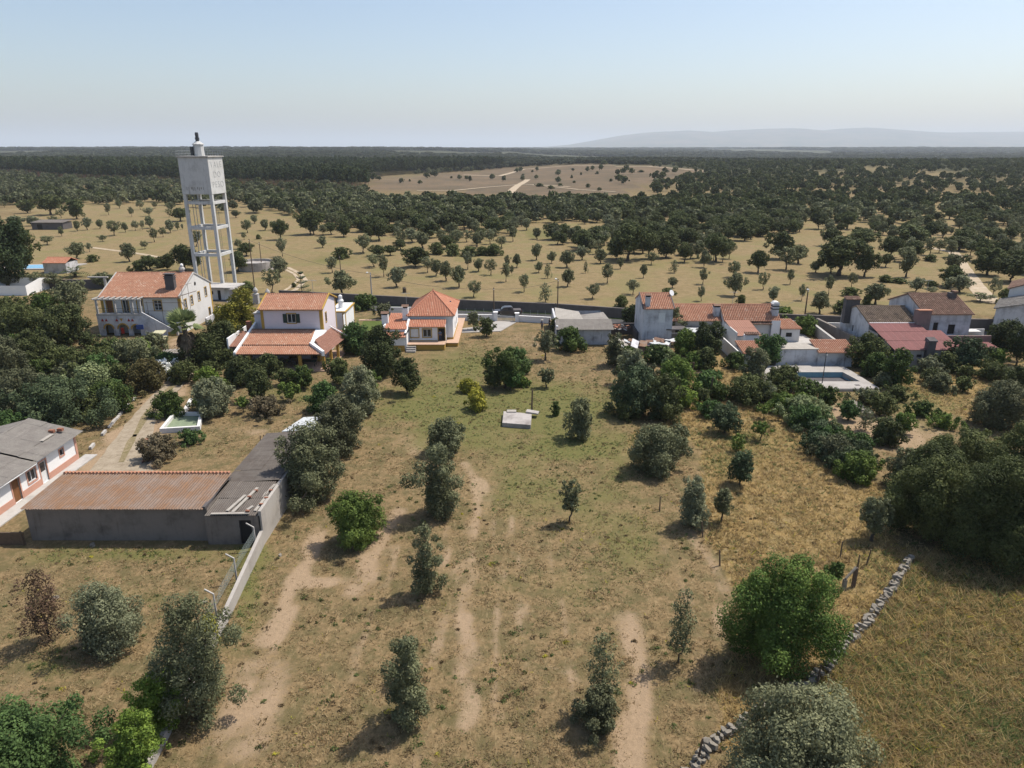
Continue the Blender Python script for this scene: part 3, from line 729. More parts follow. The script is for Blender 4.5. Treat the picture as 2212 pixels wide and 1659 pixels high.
for i in range(9):
    x = 1.0+i*.42+rs_.random()*.2; m = MB(); m.box(x, x+.10+.1*rs_.random(), -.06, -.045, 21.5+.5*rs_.random()*(i != 1)-(.7 if i == 1 else 0), 22.35); m.obj('stain', 'rstain', tank)
# ---------------- pump house under the tower
B = root('pump_house', 'small white hut with a flat overhanging slab roof under the water tower', 'hut', (-63.6, 145.6, 0), -5)
walls(B, 0, 4.2, 0, 4.4, 2.5, 'white', [('F', 2.7, 0, .7, 2.0, 'darkdoor'), ('F', 1.0, 1.1, .8, .7, 'dark')])
m = MB(); m.box(-.4, 6.6, -.7, 4.8, 2.502, 2.72); m.obj('roof', 'concrete', B, bevel=.02)
m = MB(); m.box(6.0, 6.35, -.4, -.05, -.2, 2.5); m.obj('pillar', 'white', B)
# ---------------- B1 old farmhouse
B = root('farmhouse', 'big old white two-storey farmhouse with terracotta roof and arched terrace', 'house', (-69.2, 117.8, 0))
Wd, Dp = 13.4, 12.8
walls(B, 0, Wd, 0, Dp, 6.35, 'white', [
    ('F', 8.9, 3.9, 1.25, 1.7, 'sash', 'yellow'), ('F', .9, 3.45, 1.0, 2.3, 'door', 'yellow'), ('F', 3.6, 3.45, 1.0, 2.3, 'window', 'yellow'), ('F', 6.1, 3.45, .9, 2.3, 'doorw', 'yellow'), ('F', 11.0, 1.2, .8, 1.0, 'window', None),
    ('R', 1.4, 3.9, .8, 1.5, 'sash', 'yellow'), ('R', 3.9, 4.0, .8, 1.5, 'sash', 'yellow'), ('R', 6.9, 4.1, .8, 1.5, 'sash', 'yellow'), ('R', 9.9, 4.3, .8, 1.6, 'sash', 'yellow'), ('R', 10.6, .6, .7, 1.4, 'dark', 'yellow')],
    ridge=9.15, raxis='x')
m = MB(); m.tube([(Wd+.01, 6.4, 7.3), (Wd+.06, 6.4, 7.3)], [.32, .32], 8); g_ = m.obj('vent', 'dark', B)
for (xa, xb, ya, yb) in ((Wd-.45, Wd+.03, -.03, .0), (Wd, Wd+.03, 0, .35), (0, .45, -.03, 0), (Wd, Wd+.03, Dp-.5, Dp+.02)):
    m = MB(); m.box(xa, xb, ya, yb, 0, 6.3); m.obj('corner_band', 'yellow', B)
gable(B, 0, Wd, 0, Dp, 6.35, 9.15, 'tile_mid', .45, .0)
for xs in (-.12, Wd-.1):
    m = MB(); m.hexa([(xs, -.35, 6.15), (xs+.22, -.35, 6.15), (xs+.22, Dp/2, 9.1), (xs, Dp/2, 9.1)], [(xs, -.35, 6.38), (xs+.22, -.35, 6.38), (xs+.22, Dp/2, 9.34), (xs, Dp/2, 9.34)])
    m.hexa([(xs, Dp/2, 9.1), (xs+.22, Dp/2, 9.1), (xs+.22, Dp+.3, 6.15), (xs, Dp+.3, 6.15)], [(xs, Dp/2, 9.34), (xs+.22, Dp/2, 9.34), (xs+.22, Dp+.3, 6.38), (xs, Dp+.3, 6.38)])
    m.obj('verge', 'concrete', B)
m = MB(); m.box(-.3, Wd+.2, -.32, 0, 6.0, 6.16); m.obj('cornice', 'concrete', B)
m = MB(); m.box(10.6, 12.1, 1.4, 2.3, 6.2, 9.3); c_ = m.obj('chimney', 'dark', B)
M['soot'] = plaster('sooty render', (.12, .11, .11), (.05, .045, .04), .5, .4)
c_.data.materials[0] = M['soot']
for z in (9.0, 9.35, 9.7):
    m = MB(); m.box(10.5, 12.2, 1.3, 2.4, z, z+.16); m.obj('band', 'soot', c_)
m = MB(); m.box(10.7, 12.0, 1.5, 2.2, 9.3, 9.68); m.obj('shaft', 'dark', c_)
m = MB(); m.lathe([(.42, 8.9), (.42, 9.7), (.58, 9.72), (.5, 9.95), (.3, 10.2)], 8, (11.3, 6.8, 0)); c_ = m.obj('chimney', 'concrete', B)
m = MB(); m.lathe([(.12, 10.2), (.3, 10.35), (.26, 10.6), (.05, 10.75)], 8, (11.35, 6.8, 0)); m.obj('cowl', 'clean', c_)
# terrace with arches
Tf = -1.9
mb = MB(); ops = []
L = 7.6; ax = [(1.0, 1.45), (3.3, 1.6), (5.6, 1.35)]
P0 = []
top = 3.4
def archface(mb, y, ax, L, z0, z1, zs=1.15, n=8, x0=0):
    x = x0
    for (a, w_) in ax:
        mb.quad((x, y, z0), (a, y, z0), (a, y, z1), (x, y, z1)); r = w_/2; c = a+r
        pts = [(c-r*math.cos(math.pi*i/n), zs+r*math.sin(math.pi*i/n)) for i in range(n+1)]
        for (p, q) in zip(pts[:-1], pts[1:]):
            mb.quad((p[0], y, p[1]), (q[0], y, q[1]), (q[0], y, z1), (p[0], y, z1))
            mb.quad((p[0], y, p[1]), (p[0], y+.35, p[1]), (q[0], y+.35, q[1]), (q[0], y, q[1]))
        for s in (a, a+w_): mb.quad((s, y, z0), (s, y+.35, z0), (s, y+.35, zs), (s, y, zs))
        x = a+w_
    mb.quad((x, y, z0), (x0+L, y, z0), (x0+L, y, z1), (x, y, z1))
archface(mb, Tf, ax, L, -.2, top)
mb.quad((0, 0, -.2), (0, Tf, -.2), (0, Tf, top), (0, 0, top)); mb.quad((L, Tf, -.2), (L, 0, -.2), (L, 0, top), (L, Tf, top))
te = mb.obj('terrace', 'dirty', B)
m = MB(); m.box(-.05, L+.05, Tf-.05, 0, top+.003, top+.12); m.obj('terrace_floor', 'concrete', te)
for (a, w_) in ax:
    m = MB(); c = a+w_/2; r = w_/2
    for i in range(10):
        t0, t1 = math.pi*i/10, math.pi*(i+1)/10
        f = lambda t, R: (c-R*math.cos(t), 1.15+R*math.sin(t))
        a1, a2, b1, b2 = f(t0, r), f(t1, r), f(t0, r+.22), f(t1, r+.22)
        m.hexa([(a1[0], Tf-.04, a1[1]), (b1[0], Tf-.04, b1[1]), (b1[0], Tf, b1[1]), (a1[0], Tf, a1[1])][::1], [(a2[0], Tf-.04, a2[1]), (b2[0], Tf-.04, b2[1]), (b2[0], Tf, b2[1]), (a2[0], Tf, a2[1])])
    m.obj('arch_trim', 'yellow', te)
m = MB(); m.box(0, L, Tf-.06, Tf+.12, top+.12, top+.32); m.obj('kerb', 'concrete', te)
for x in (.1, 3.1, 6.0, 7.3):
    m = MB(); m.box(x, x+.28, Tf, Tf+.28, top+.12, 6.0); m.obj('post', 'concrete', te)
m = MB(); m.box(-.2, L+.1, Tf, Tf+.2, 6.0, 6.2); m.box(-.2, L+.1, -.3, -.1, 5.95, 6.0); m.obj('beam', 'concrete', te)
for i in range(9):
    m = MB(); x = -.1+i*.93; m.box(x, x+.16, Tf-.45, -.02, 6.2, 6.36); m.obj('rafter', 'concrete', te)
m = MB()
for z in (4.2, 4.6): m.tube([(0, Tf+.1, z), (L, Tf+.1, z)], .03, 5)
m.obj('rail', 'steel', te)
# carved triangle openings above the arches (red infill)
for x in (.6, 1.25, 3.0, 5.0, 5.6):
    m = MB(); m.extr([(x, Tf-.03, 2.45), (x+.5, Tf-.03, 2.45), (x+.25, Tf-.03, 2.95)], (0, .05, 0)); m.obj('triangle', 'redp', te)
m = MB(); m.extr([(3.75, Tf-.03, 2.95), (4.3, Tf-.03, 2.95), (4.02, Tf-.03, 2.4)], (0, .05, 0)); m.obj('triangle', 'yellow', te)
# stairs
m = MB(); n = 14
for i in range(n): m.box(L+i*.36, L+(i+1)*.36, Tf+.2, -.05, -.2, top-.1-i*.24)
m.obj('stair', 'concrete', te)
m = MB(); m.hexa([(L, Tf-.03, -.2), (L+5.3, Tf-.03, -.2), (L+5.3, Tf+.19, -.2), (L, Tf+.19, -.2)], [(L, Tf-.03, 4.0), (L+5.3, Tf-.03, .75), (L+5.3, Tf+.19, .75), (L, Tf+.19, 4.0)]); sp = m.obj('stair_parapet', 'dirty', te)
m = MB(); m.box(L+3.9, L+5.5, Tf-.06, Tf+.2, -.1, .62); m.obj('plinth', 'yellow', sp)
m = MB(); m.box(L+5.3, L+5.6, Tf-.1, Tf+.25, -.1, 1.5); m.obj('newel', 'concrete', te)
# dry creeper wires along the right half
m = MB()
for x in (8.2, 10.6, 13.5): m.tube([(x, -.9, 0), (x, -.9, 5.6)], .035, 5)
for z in (4.0, 5.4): m.tube([(7.8, -.9, z), (14.4, -.9, z)], .035, 5)
for y in (-.9, 1.5): m.tube([(14.3, y, 3.6), (14.3, y, 8.2)], .03, 5)
m.tube([(14.3, -.9, 8.2), (14.3, 3, 8.0)], .03, 5); m.tube([(13.5, -.9, 6.4), (14.9, 3.2, 6.6)], .06, 5)
m.obj('trellis', 'wood', B)
# laundry/awning bits by the arches
o = MB().box(-62.4, -61.2, 114.9, 115.0, 1.3, 2.1).obj('towel', 'blue'); tag(o, 'dark blue cloth hanging beside the farmhouse arches', 'cloth')
o = MB().box(-65.2, -64.7, 115.25, 115.35, .5, 1.5).obj('sign_board', 'redp'); tag(o, 'small round red panel standing in the farmhouse arch', 'panel')
# ---------------- walls and urns right of the farmhouse
B = root('garden_wall', 'old white garden wall with stone posts beside the farmhouse gable', 'wall', (-54.6, 127.5, 0))
m = MB(); m.box(0, .3, -4, 8, 0, 1.2); m.box(.3, 3.6, 7.7, 8, 0, 1.3); m.obj('panel', 'dirty', B)
m = MB(); m.box(-.1, .9, 8.5, 9.4, 0, 4.0); m.obj('post', 'oldwall', B)
for y in (4.6, -.2): m = MB(); m.box(.8, 1.4, y, y+.6, 0, 2.4); m.obj('post', 'oldwall', B)
for (x, y, l) in ((-51.6, 141.5, 'white stone urn post behind the golden cypress'), (-48.6, 139.8, 'white stone urn post nearest the villa roof'), (-47.2, 134.6, 'lower white stone urn on the garden wall')):
    m = MB(); m.box(x-.5, x+.5, y-.5, y+.5, 0, 1.9); m.lathe([(.62, 1.9), (.62, 2.05), (.3, 2.2), (.5, 2.6), (.45, 2.9), (.1, 3.4)], 10, (x, y, 0)); o = m.obj('stone_urn', 'concrete'); tag(o, l, 'urn')
# ---------------- B2 pink villa
B = root('villa', 'pink rendered villa with ochre corner bands and a long tiled verandah', 'house', (-39.8, 103.0, 0))
UX0, UX1, UY0, UY1 = 2.6, 11.7, .0, 8.2
walls(B, UX0, UX1, UY0, UY1, 7.45, 'pink', [('F', 3.9, 5.3, 1.25, 1.35, 'shut', 'yellow'), ('R', 1.7, 5.0, .7, 1.4, 'dark', 'yellow')], ridge=8.75, raxis='x')
gable(B, UX0, UX1, UY0, UY1, 7.45, 8.75, 'tile_mid', .45, .25)
for xs in (UX0-.3, UX1+.12):
    m = MB(); m.hexa([(xs, -.4, 7.32), (xs+.18, -.4, 7.32), (xs+.18, 4.1, 8.78), (xs, 4.1, 8.78)], [(xs, -.4, 7.5), (xs+.18, -.4, 7.5), (xs+.18, 4.1, 9.02), (xs, 4.1, 9.02)])
    m.hexa([(xs, 4.1, 8.78), (xs+.18, 4.1, 8.78), (xs+.18, 8.6, 7.32), (xs, 8.6, 7.32)], [(xs, 4.1, 9.02), (xs+.18, 4.1, 9.02), (xs+.18, 8.6, 7.5), (xs, 8.6, 7.5)]); m.obj('verge', 'yellow', B)
for (xa, xb, ya, yb) in ((UX0, UX0+.42, -.04, 0), (UX1-.42, UX1+.04, -.04, 0), (UX1, UX1+.04, 0, .4), (UX1, UX1+.04, UY1-.4, UY1)):
    m = MB(); m.box(xa, xb, ya, yb, 2.6, 7.35); m.obj('corner_band', 'yellow', B)
m = MB(); m.box(UX0-.2, UX1+.2, -.28, -.04, 7.2, 7.32); m.obj('cornice', 'yellow', B)
# annex right, behind the gable
walls(B, 10.2, 12.8, 9.6, 16.4, 4.7, 'clean', [('R', 4.0, 1.0, .9, 1.0, 'dark')], name='annex_wall', sides='FR')
walls(B, 6.0, 12.8, 8.3, 9.6, 4.6, 'clean', name='annex_wall', sides='R')
m = MB(); m.hexa([(10.1, 9.45, 4.7), (12.95, 9.45, 4.7), (12.95, 16.6, 4.7), (10.1, 16.6, 4.7)], [(10.1, 9.45, 4.86), (12.95, 9.45, 4.86), (12.95, 16.6, 4.86), (10.1, 16.6, 4.86)]); m.obj('annex_roof', 'yellow', B)
m = MB(); m.box(10.3, 12.7, 9.8, 16.4, 4.862, 4.9); m.obj('roof_surface', 'clean', B)
for (a, b, c_, d) in ((12.35, 12.84, 9.56, 9.6), (12.8, 12.84, 9.6, 10.0), (12.8, 12.84, 16.0, 16.4)):
    m = MB(); m.box(a, b, c_, d, 0, 4.6); m.obj('corner_band', 'yellow', B)
m = MB(); m.box(12.82, 13.15, 10.6, 11.5, .6, 1.2); m.obj('air_unit', 'frame', B)
m = MB(); m.lathe([(.42, 4.9), (.4, 5.9), (.5, 5.95), (.5, 6.15), (.3, 6.4), (.32, 6.9), (.1, 7.1)], 10, (11.6, 12.2, 0)); m.obj('chimney', 'clean', B)
# left annex, side roof, chimney
walls(B, .9, 2.58, 2.0, 6.4, 6.2, 'pink', name='annex_wall', sides='FRBL'); m = MB(); m.box(.75, 2.55, 1.85, 6.5, 6.2, 6.34); m.obj('annex_roof', 'concrete', B)
tileplane(B, (-1.2, -3.6, 2.6), (.95, -3.6, 2.6), (.95, 1.6, 3.6), (-1.2, 1.6, 3.6), 'tile_brown', name='side_roof')
m = MB(); m.hexa([(.85, -7.4, 2.3), (1.15, -7.4, 2.3), (1.15, 2.0, 2.3), (.85, 2.0, 2.3)], [(.85, -7.4, 2.85), (1.15, -7.4, 2.85), (1.15, 2.0, 4.95), (.85, 2.0, 4.95)]); m.obj('parapet', 'clean', B)
m = MB(); m.box(-1.35, -1.15, -3.8, 4, 0, 3.9); m.obj('side_wall', 'clean', B)
m = MB(); m.box(-.5, .2, 2.0, 2.6, 2.6, 5.0); c_ = m.obj('chimney', 'brick', B)
# verandah roofs
tileplane(B, (1.0, -7.3, 2.55), (13.3, -7.3, 2.55), (11.0, -4.6, 3.1), (1.18, -4.6, 3.1), 'tile_mid')
tileplane(B, (1.18, -4.75, 3.22), (10.9, -4.75, 3.22), (10.6, -.25, 4.25), (1.18, -.25, 4.25), 'tile_mid')
ridgecap(B, (1.2, -.3, 4.36), (10.6, -.3, 4.36), 'tile_old')
m = MB(); m.slab([(10.6, -.1, 4.4), (10.9, -4.6, 3.4), (11.3, -4.4, 3.4), (12.2, -.1, 4.2)], .2)
m.hexa([(10.8, -4.7, 2.7), (13.3, -7.5, 2.3), (13.6, -7.3, 2.3), (11.2, -4.3, 2.7)], [(10.8, -4.7, 3.55), (13.3, -7.5, 3.0), (13.6, -7.3, 3.0), (11.2, -4.3, 3.55)]); m.obj('hip_parapet', 'clean', B)
tileplane(B, (13.6, -7.1, 2.5), (14.8, 3.2, 2.7), (12.3, 3.2, 3.9), (11.4, -4.1, 3.55), 'tile_brown', name='side_roof')
m = MB(); m.tube([(12.0, 2.6, 4.15), (15.1, .9, 3.0)], .11, 6); m.obj('gutter', 'clean', B)
for x in (2.6, 6.1, 9.7, 13.0):
    m = MB(); m.box(x, x+.42, -7.0, -6.6, 0, 2.5); m.obj('pillar', 'yellow', B)
m = MB(); m.box(11.3, 11.7, -3.0, -2.6, 0, 2.9); m.obj('pillar', 'yellow', B)
for y in (-4.0, -1.0, 2.0):
    m = MB(); m.box(13.75+y*.1, 14.1+y*.1, y, y+.35, 0, 2.5); m.obj('pillar', 'yellow', B)
m = MB(); m.box(.9, 14.2, -7.4, 3.0, -.2, .18); m.obj('verandah_floor', 'paving', B)
m = MB(); m.box(1.2, 13.3, -7.0, -6.75, 2.28, 2.46); m.obj('beam', 'wood', B)
walls(B, 1.3, 11.9, -1.5, 0, 3.6, 'pink', [('F', 1.5, 1.1, 1.2, 1.2, 'window', 'yellow'), ('F', 5.5, .2, 1.0, 2.1, 'door', 'yellow'), ('F', 8.8, .2, .9, 2.1, 'darkdoor', 'yellow')], sides='FRL', name='verandah_wall')
def antenna(par, x, y, z, h=2.2):
    m = MB(); m.tube([(x, y, z), (x, y, z+h)], .03, 4); m.tube([(x-.7, y, z+h-.1), (x+.7, y, z+h-.1)], .02, 4)
    for i in range(6): m.tube([(x-.6+i*.24, y-.3, z+h-.1), (x-.6+i*.24, y+.3, z+h-.1)], .012, 3)
    m.obj('antenna', 'galv', par)
antenna(B, 9.5, 4.1, 8.8)
# verandah furniture: things of their own
def chair(x, y, rz, label):
    c = root('garden_chair', label, 'chair', (x, y, .18), rz, 'chairs under the villa verandah')
    m = MB(); m.box(-.25, .25, -.25, .25, .42, .46); m.obj('seat', 'steel', c)
    m = MB(); m.box(-.25, .25, .22, .26, .46, .95); m.obj('backrest', 'steel', c)
    for a in (-.22, .22):
        for b in (-.22, .22): m = MB(); m.box(a-.02, a+.02, b-.02, b+.02, 0, .42); m.obj('leg', 'steel', c)
for i, (x, rz) in enumerate(((-34.6, 0), (-33.2, 15), (-32.2, -10), (-31.1, 180))):
    chair(x, 98.4 if rz != 180 else 97.4, rz, 'dark garden chair in the shade of the villa verandah')
t_ = root('garden_table', 'long green-grey table under the verandah beside the chairs', 'table', (-29.4, 98.0, .18))
m = MB(); m.box(-1.3, 1.3, -.5, .5, .7, .76); m.obj('table_top', 'green', t_)
for a in (-1.1, 1.1):
    for b in (-.4, .4): m = MB(); m.box(a-.04, a+.04, b-.04, b+.04, 0, .7); m.obj('leg', 'green', t_)
# ---------------- B3 white house with pyramid roof
B = root('cottage', 'white cottage with bright orange hipped roof and ochre plinth', 'house', (-16.5, 111.3, 0))
walls(B, 0, 7.0, 0, 10.8, 4.5, 'clean', [('R', 4.2, 1.2, .9, 1.2, 'window'), ('R', 7.4, 1.2, .9, 1.2, 'window')])
ax0, ax1, ay0, ay1 = -.3, 7.3, -.35, 11.1; pk = (3.4, 5.6, 7.35)
for a, b in (((ax0, ay0), (ax1, ay0)), ((ax1, ay0), (ax1, ay1)), ((ax1, ay1), (ax0, ay1)), ((ax0, ay1), (ax0, ay0))):
    tileplane(B, (*a, 4.5), (*b, 4.5), pk, pk, 'tile_new')
for a in ((ax0, ay0), (ax1, ay0), (ax1, ay1), (ax0, ay1)): ridgecap(B, (pk[0], pk[1], pk[2]+.1), (*a, 4.62), 'tile_new')
m = MB(); m.lathe([(.12, 7.3), (.16, 7.5), (.05, 7.75), (.01, 7.9)], 8, (3.4, 5.6, 0)); m.obj('finial', 'tile_new', B)
m = MB(); m.box(5.9, 6.3, 6.0, 6.5, 5.35, 5.55); m.obj('skylight', 'glass', B)
for (a, b, c_, d) in ((-.02, 7.04, -.04, .0), (7.0, 7.04, 0, 10.8)): m = MB(); m.box(a, b, c_, d, -.1, .75+.15); m.obj('plinth', 'yellow', B)
# front room x .2..6.1 recessed wall at y -.2.. ; porch
walls(B, .25, 5.95, -2.4, 0, 3.35, 'clean', [('F', .25, 1.55, 1.25, 1.35, 'blind', 'yellow'), ('F', 2.2, 1.6, 1.3, 1.25, 'window', 'yellow'), ('F', 4.65, .9, 1.0, 2.1, 'darkdoor', 'yellow')], sides='FRL', name='front_wall')
m = MB(); m.box(.25, 4.6, -2.45, -2.4, .9, 1.05); m.obj('plinth', 'yellow', B)
tileplane(B, (.2, -2.75, 3.3), (6.0, -2.75, 3.3), (6.0, -.36, 3.95), (.2, -.36, 3.95), 'tile_new')
m = MB(); m.box(-.1, .22, -5.0, -.4, 0, 2.95); m.hexa([(-.1, -5.0, 2.6), (.22, -5.0, 2.6), (.22, 0, 2.6), (-.1, 0, 2.6)], [(-.1, -5.0, 2.75), (.22, -5.0, 2.75), (.22, 0, 4.25), (-.1, 0, 4.25)]); m.obj('party_wall', 'clean', B)
m = MB(); m.box(.25, 6.0, -4.6, -2.4, -.2, .9); pch = m.obj('porch', 'yellow', B)
m = MB(); m.box(.2, 6.1, -4.7, -2.4, .904, .98); m.obj('porch_floor', 'paving', pch)
for i in range(3): m = MB(); m.box(.15, 1.6, -5.1-i*.4, -4.7-i*.4, -.1, .75-i*.25); m.obj('step', 'slab', pch)
m = MB(); m.box(6.1, 7.9, -2.3, 15, -.2, .55); sp_ = m.obj('side_terrace', 'yellow', B); m = MB(); m.box(6.05, 8.0, -2.4, 15.1, .553, .62); m.obj('terrace_floor', 'paving', sp_)
# left wing
walls(B, -3.3, -.1, -5.2, 3.0, 2.45, 'clean', name='wing_wall'); m = MB(); m.box(-3.33, -.08, -5.24, -5.2, -.1, .95); m.obj('plinth', 'yellow', B)
tileplane(B, (-3.4, -5.5, 2.35), (.1, -5.5, 2.35), (.1, -3.7, 2.75), (-3.4, -3.7, 2.75), 'tile_new')
m = MB(); m.box(-3.4, -.1, -3.7, -3.4, 2.3, 3.15); m.box(-3.6, -3.38, -5.5, 3, 2.3, 2.85); m.box(-3.6, -3.38, -3.6, 3, 2.8, 3.6); m.obj('parapet', 'clean', B)
tileplane(B, (-3.4, -3.75, 3.2), (.1, -3.75, 3.2), (.1, 2.9, 4.2), (-3.4, 2.9, 4.2), 'tile_new')
for (x0_, x1_, y0_, y1_, z0_, z1_) in ((-1.0, -.1, -.2, .7, 3.0, 5.7), (-4.1, -3.1, -1.6, -.7, 2.8, 4.9)):
    m = MB(); m.box(x0_, x1_, y0_, y1_, z0_, z1_); c_ = m.obj('chimney', 'clean', B, bevel=.02)
    m = MB(); m.box(x0_+.12, x1_-.12, y0_+.12, y1_-.12, z1_, z1_+.28); m.obj('vent', 'dark', c_)
    m = MB(); z = z1_+.25; ym = (y0_+y1_)/2; m.add([(x0_-.1, y0_-.1, z), (x1_+.1, y0_-.1, z), (x1_+.1, ym, z+.3), (x0_-.1, ym, z+.3), (x1_+.1, y1_+.1, z), (x0_-.1, y1_+.1, z)], [(0, 1, 2, 3), (3, 2, 4, 5), (0, 5, 4, 1), (0, 3, 5), (1, 4, 2)]); m.obj('cap', 'tile_old', c_)
antenna(B, -.6, 2.0, 5.6)
# ---------------- B4 shed with corrugated roofs
B = root('storage_shed', 'long low shed with three pale corrugated roof planes beside the road wall', 'shed', (7.2, 110.2, 0))
walls(B, 0, 8.6, 0, 2.4, 2.7, 'dirty', [], sides='FRL'); walls(B, .2, 8.4, 2.4, 13.2, 2.6, 'dirty', sides='RBL', name='rear_wall')
sheets(B, (-.2, -.7, 2.55), (8.9, -.7, 2.55), (8.9, 2.5, 3.5), (-.2, 2.5, 3.5), 'grey_sheet', 1.0, 1)
m = MB(); m.slab([(.0, 2.7, 2.8), (4.5, 2.7, 3.3), (4.2, 9.0, 3.4), (.4, 14.0, 3.0)], .1); m.obj('roof_slab', 'pale_sheet', B)
m = MB(); m.slab([(4.55, 2.7, 3.3), (8.9, 2.7, 3.15), (8.4, 9.0, 3.3), (4.3, 8.2, 3.0)], .1); m.obj('roof_slab', 'grey_sheet', B)
m = MB(); m.box(-.15, .15, 0, 13.4, 0, 3.0); m.obj('end_wall', 'dirty', B)
# ---------------- B5 tower house
B = root('tower_house', 'tall narrow white house with a small orange roof beside the rubble yard', 'house', (20.4, 109.0, 0))
walls(B, .2, 4.8, 0, 7.8, 6.2, 'dirty', [('F', 2.4, 3.9, 1.0, 1.5, 'blind')], ridge=7.75, raxis='x')
gable(B, 0.2, 4.8, 0, 7.8, 6.2, 7.75, 'tile_mid', .3, .12)
for xs in (-.05, 4.85): 
    m = MB(); m.hexa([(xs, -.3, 6.1), (xs+.16, -.3, 6.1), (xs+.16, 3.9, 7.75), (xs, 3.9, 7.75)], [(xs, -.3, 6.32), (xs+.16, -.3, 6.32), (xs+.16, 3.9, 7.98), (xs, 3.9, 7.98)]); m.obj('verge', 'soot', B)
chimney(B, .5, 1.2, .2, 1.0, 5.8, 7.9, 'dirty', 'tile_old')
m = MB(); m.lathe([(.02, 0), (.3, .06), (.5, .2)], 12); ds = m.obj('satellite_dish', 'clean', B); ds.location = (5.0, 3.4, 7.9); ds.rotation_euler = (1.1, .3, .5)
m = MB(); m.box(3.9, 7.2, -.2, 2.0, 2.7, 2.85); m.obj('canopy', 'soot', B)
m = MB(); m.tube([(4.6, -.9, 2.4), (8.2, -.9, 2.5)], .04, 5); m.tube([(4.6, -.9, 0), (4.6, -.9, 2.4)], .04, 5); m.tube([(8.2, -.9, 0), (8.2, -.9, 2.4)], .04, 5); m.obj('clothes_frame', 'galv', B)
B = root('row_house', 'long low house with orange tiled roof joining the tower house', 'house', (25.4, 112.6, 0))
walls(B, 0, 8.8, .8, 9.6, 3.3, 'oldwall', [('F', 1.4, 1.0, 1.3, 1.2, 'dark'), ('F', 5.4, .9, 1.1, 1.3, 'dark')], ridge=4.9, raxis='x', sides='FRL')
gable(B, 0, 8.8, .8, 9.6, 3.3, 4.9, 'tile_mid', .4, 0)
chimney(B, 7.7, 8.6, 1.5, 2.5, 3.2, 5.2, 'dirty', 'tile_old')
m = MB(); m.box(1.6, 8.2, -2.9, .2, 2.0, 2.16); m.obj('canopy', 'zinc', B); 
for x in (1.8, 8.0): m = MB(); m.tube([(x, -2.7, 0), (x, -2.7, 2)], .05, 6); m.obj('post', 'galv', B)
B = root('long_house', 'white house with a wide orange roof and striped chimney on its end', 'house', (34.3, 111.6, 0))
walls(B, 0, 9.0, .8, 6.4, 3.6, 'clean', [('R', 1.6, 1.4, .9, 1.1, 'window')], ridge=5.4, raxis='x')
walls(B, 7.6, 9.0, .2, .8, 3.55, 'clean', sides='FRL', name='buttress')
gable(B, 0, 9.0, .8, 6.4, 3.6, 5.4, 'tile_mid', .4, .1)
m = MB(); m.box(7.9, 8.9, 1.3, 2.3, 3.8, 6.0); c_ = m.obj('chimney', 'dirty', B, bevel=.02)
for z in (5.1, 5.55): m = MB(); m.box(7.86, 8.94, 1.26, 2.34, z, z+.16); m.obj('slot', 'dark', c_)
m = MB(); m.hexa([(7.8, 1.2, 6.0), (9.0, 1.2, 6.0), (9.0, 2.4, 6.0), (7.8, 2.4, 6.0)], [(8.1, 1.2, 6.35), (8.7, 1.2, 6.35), (8.7, 2.4, 6.35), (8.1, 2.4, 6.35)]); m.obj('cap', 'clean', c_)
tileplane(B, (3.9, .0, 3.0), (7.6, .0, 3.0), (7.6, .75, 3.2), (3.9, .75, 3.2), 'tile_old')
# lean-to brown roof running towards the camera
sheets(B, (.0, -6.2, 2.6), (3.9, -6.2, 2.6), (3.9, .4, 3.5), (.0, .4, 3.5), 'tile_brown', 1.0, 2, wave=.3, amp=.03)
m = MB(); m.box(0, .15, -6.2, .6, 0, 3.2); m.box(.15, 1.6, -6.2, -6.0, 0, 2.5); m.box(3.75, 3.87, -6.2, -6.05, 0, 2.6); m.obj('lean_to_wall', 'white', B)
m = MB(); m.box(.9, 2.9, -7.6, -6.7, 0, 3.1); c_ = m.obj('chimney', 'clean', B); m = MB(); m.box(1.2, 2.6, -7.5, -6.8, 3.1, 3.3); m.obj('vent', 'dark', c_)
tileplane(B, (.8, -7.75, 3.28), (3.0, -7.75, 3.28), (3.0, -7.1, 3.5), (.8, -7.1, 3.5), 'tile_old')
walls(B, -.9, 2.9, -13.2, -9.2, 2.0, 'dirty', [('F', 1.6, .3, 1.0, 1.5, 'dark')], name='store_wall')
tileplane(B, (-1.1, -13.5, 1.95), (3.1, -13.5, 1.95), (3.1, -9.0, 2.65), (-1.1, -9.0, 2.65), 'tile_mid')
m = MB(); m.box(-1.6, -1.4, -12.5, -2, 0, 2.0); m.obj('yard_wall', 'white', B)
antenna(B, 2.0, 3.6, 5.4)
B = root('annex_hut', 'little white hut with a broken orange roof at the end of the long house', 'hut', (43.5, 111.6, 0))
walls(B, 0, 3.0, 0, 3.0, 2.3, 'white', [('F', .8, .9, 1.0, .7, 'dark')]); 
tileplane(B, (-.2, -.3, 2.3), (3.2, -.3, 2.3), (2.6, 3.3, 3.1), (-.2, 3.3, 3.1), 'tile_mid')
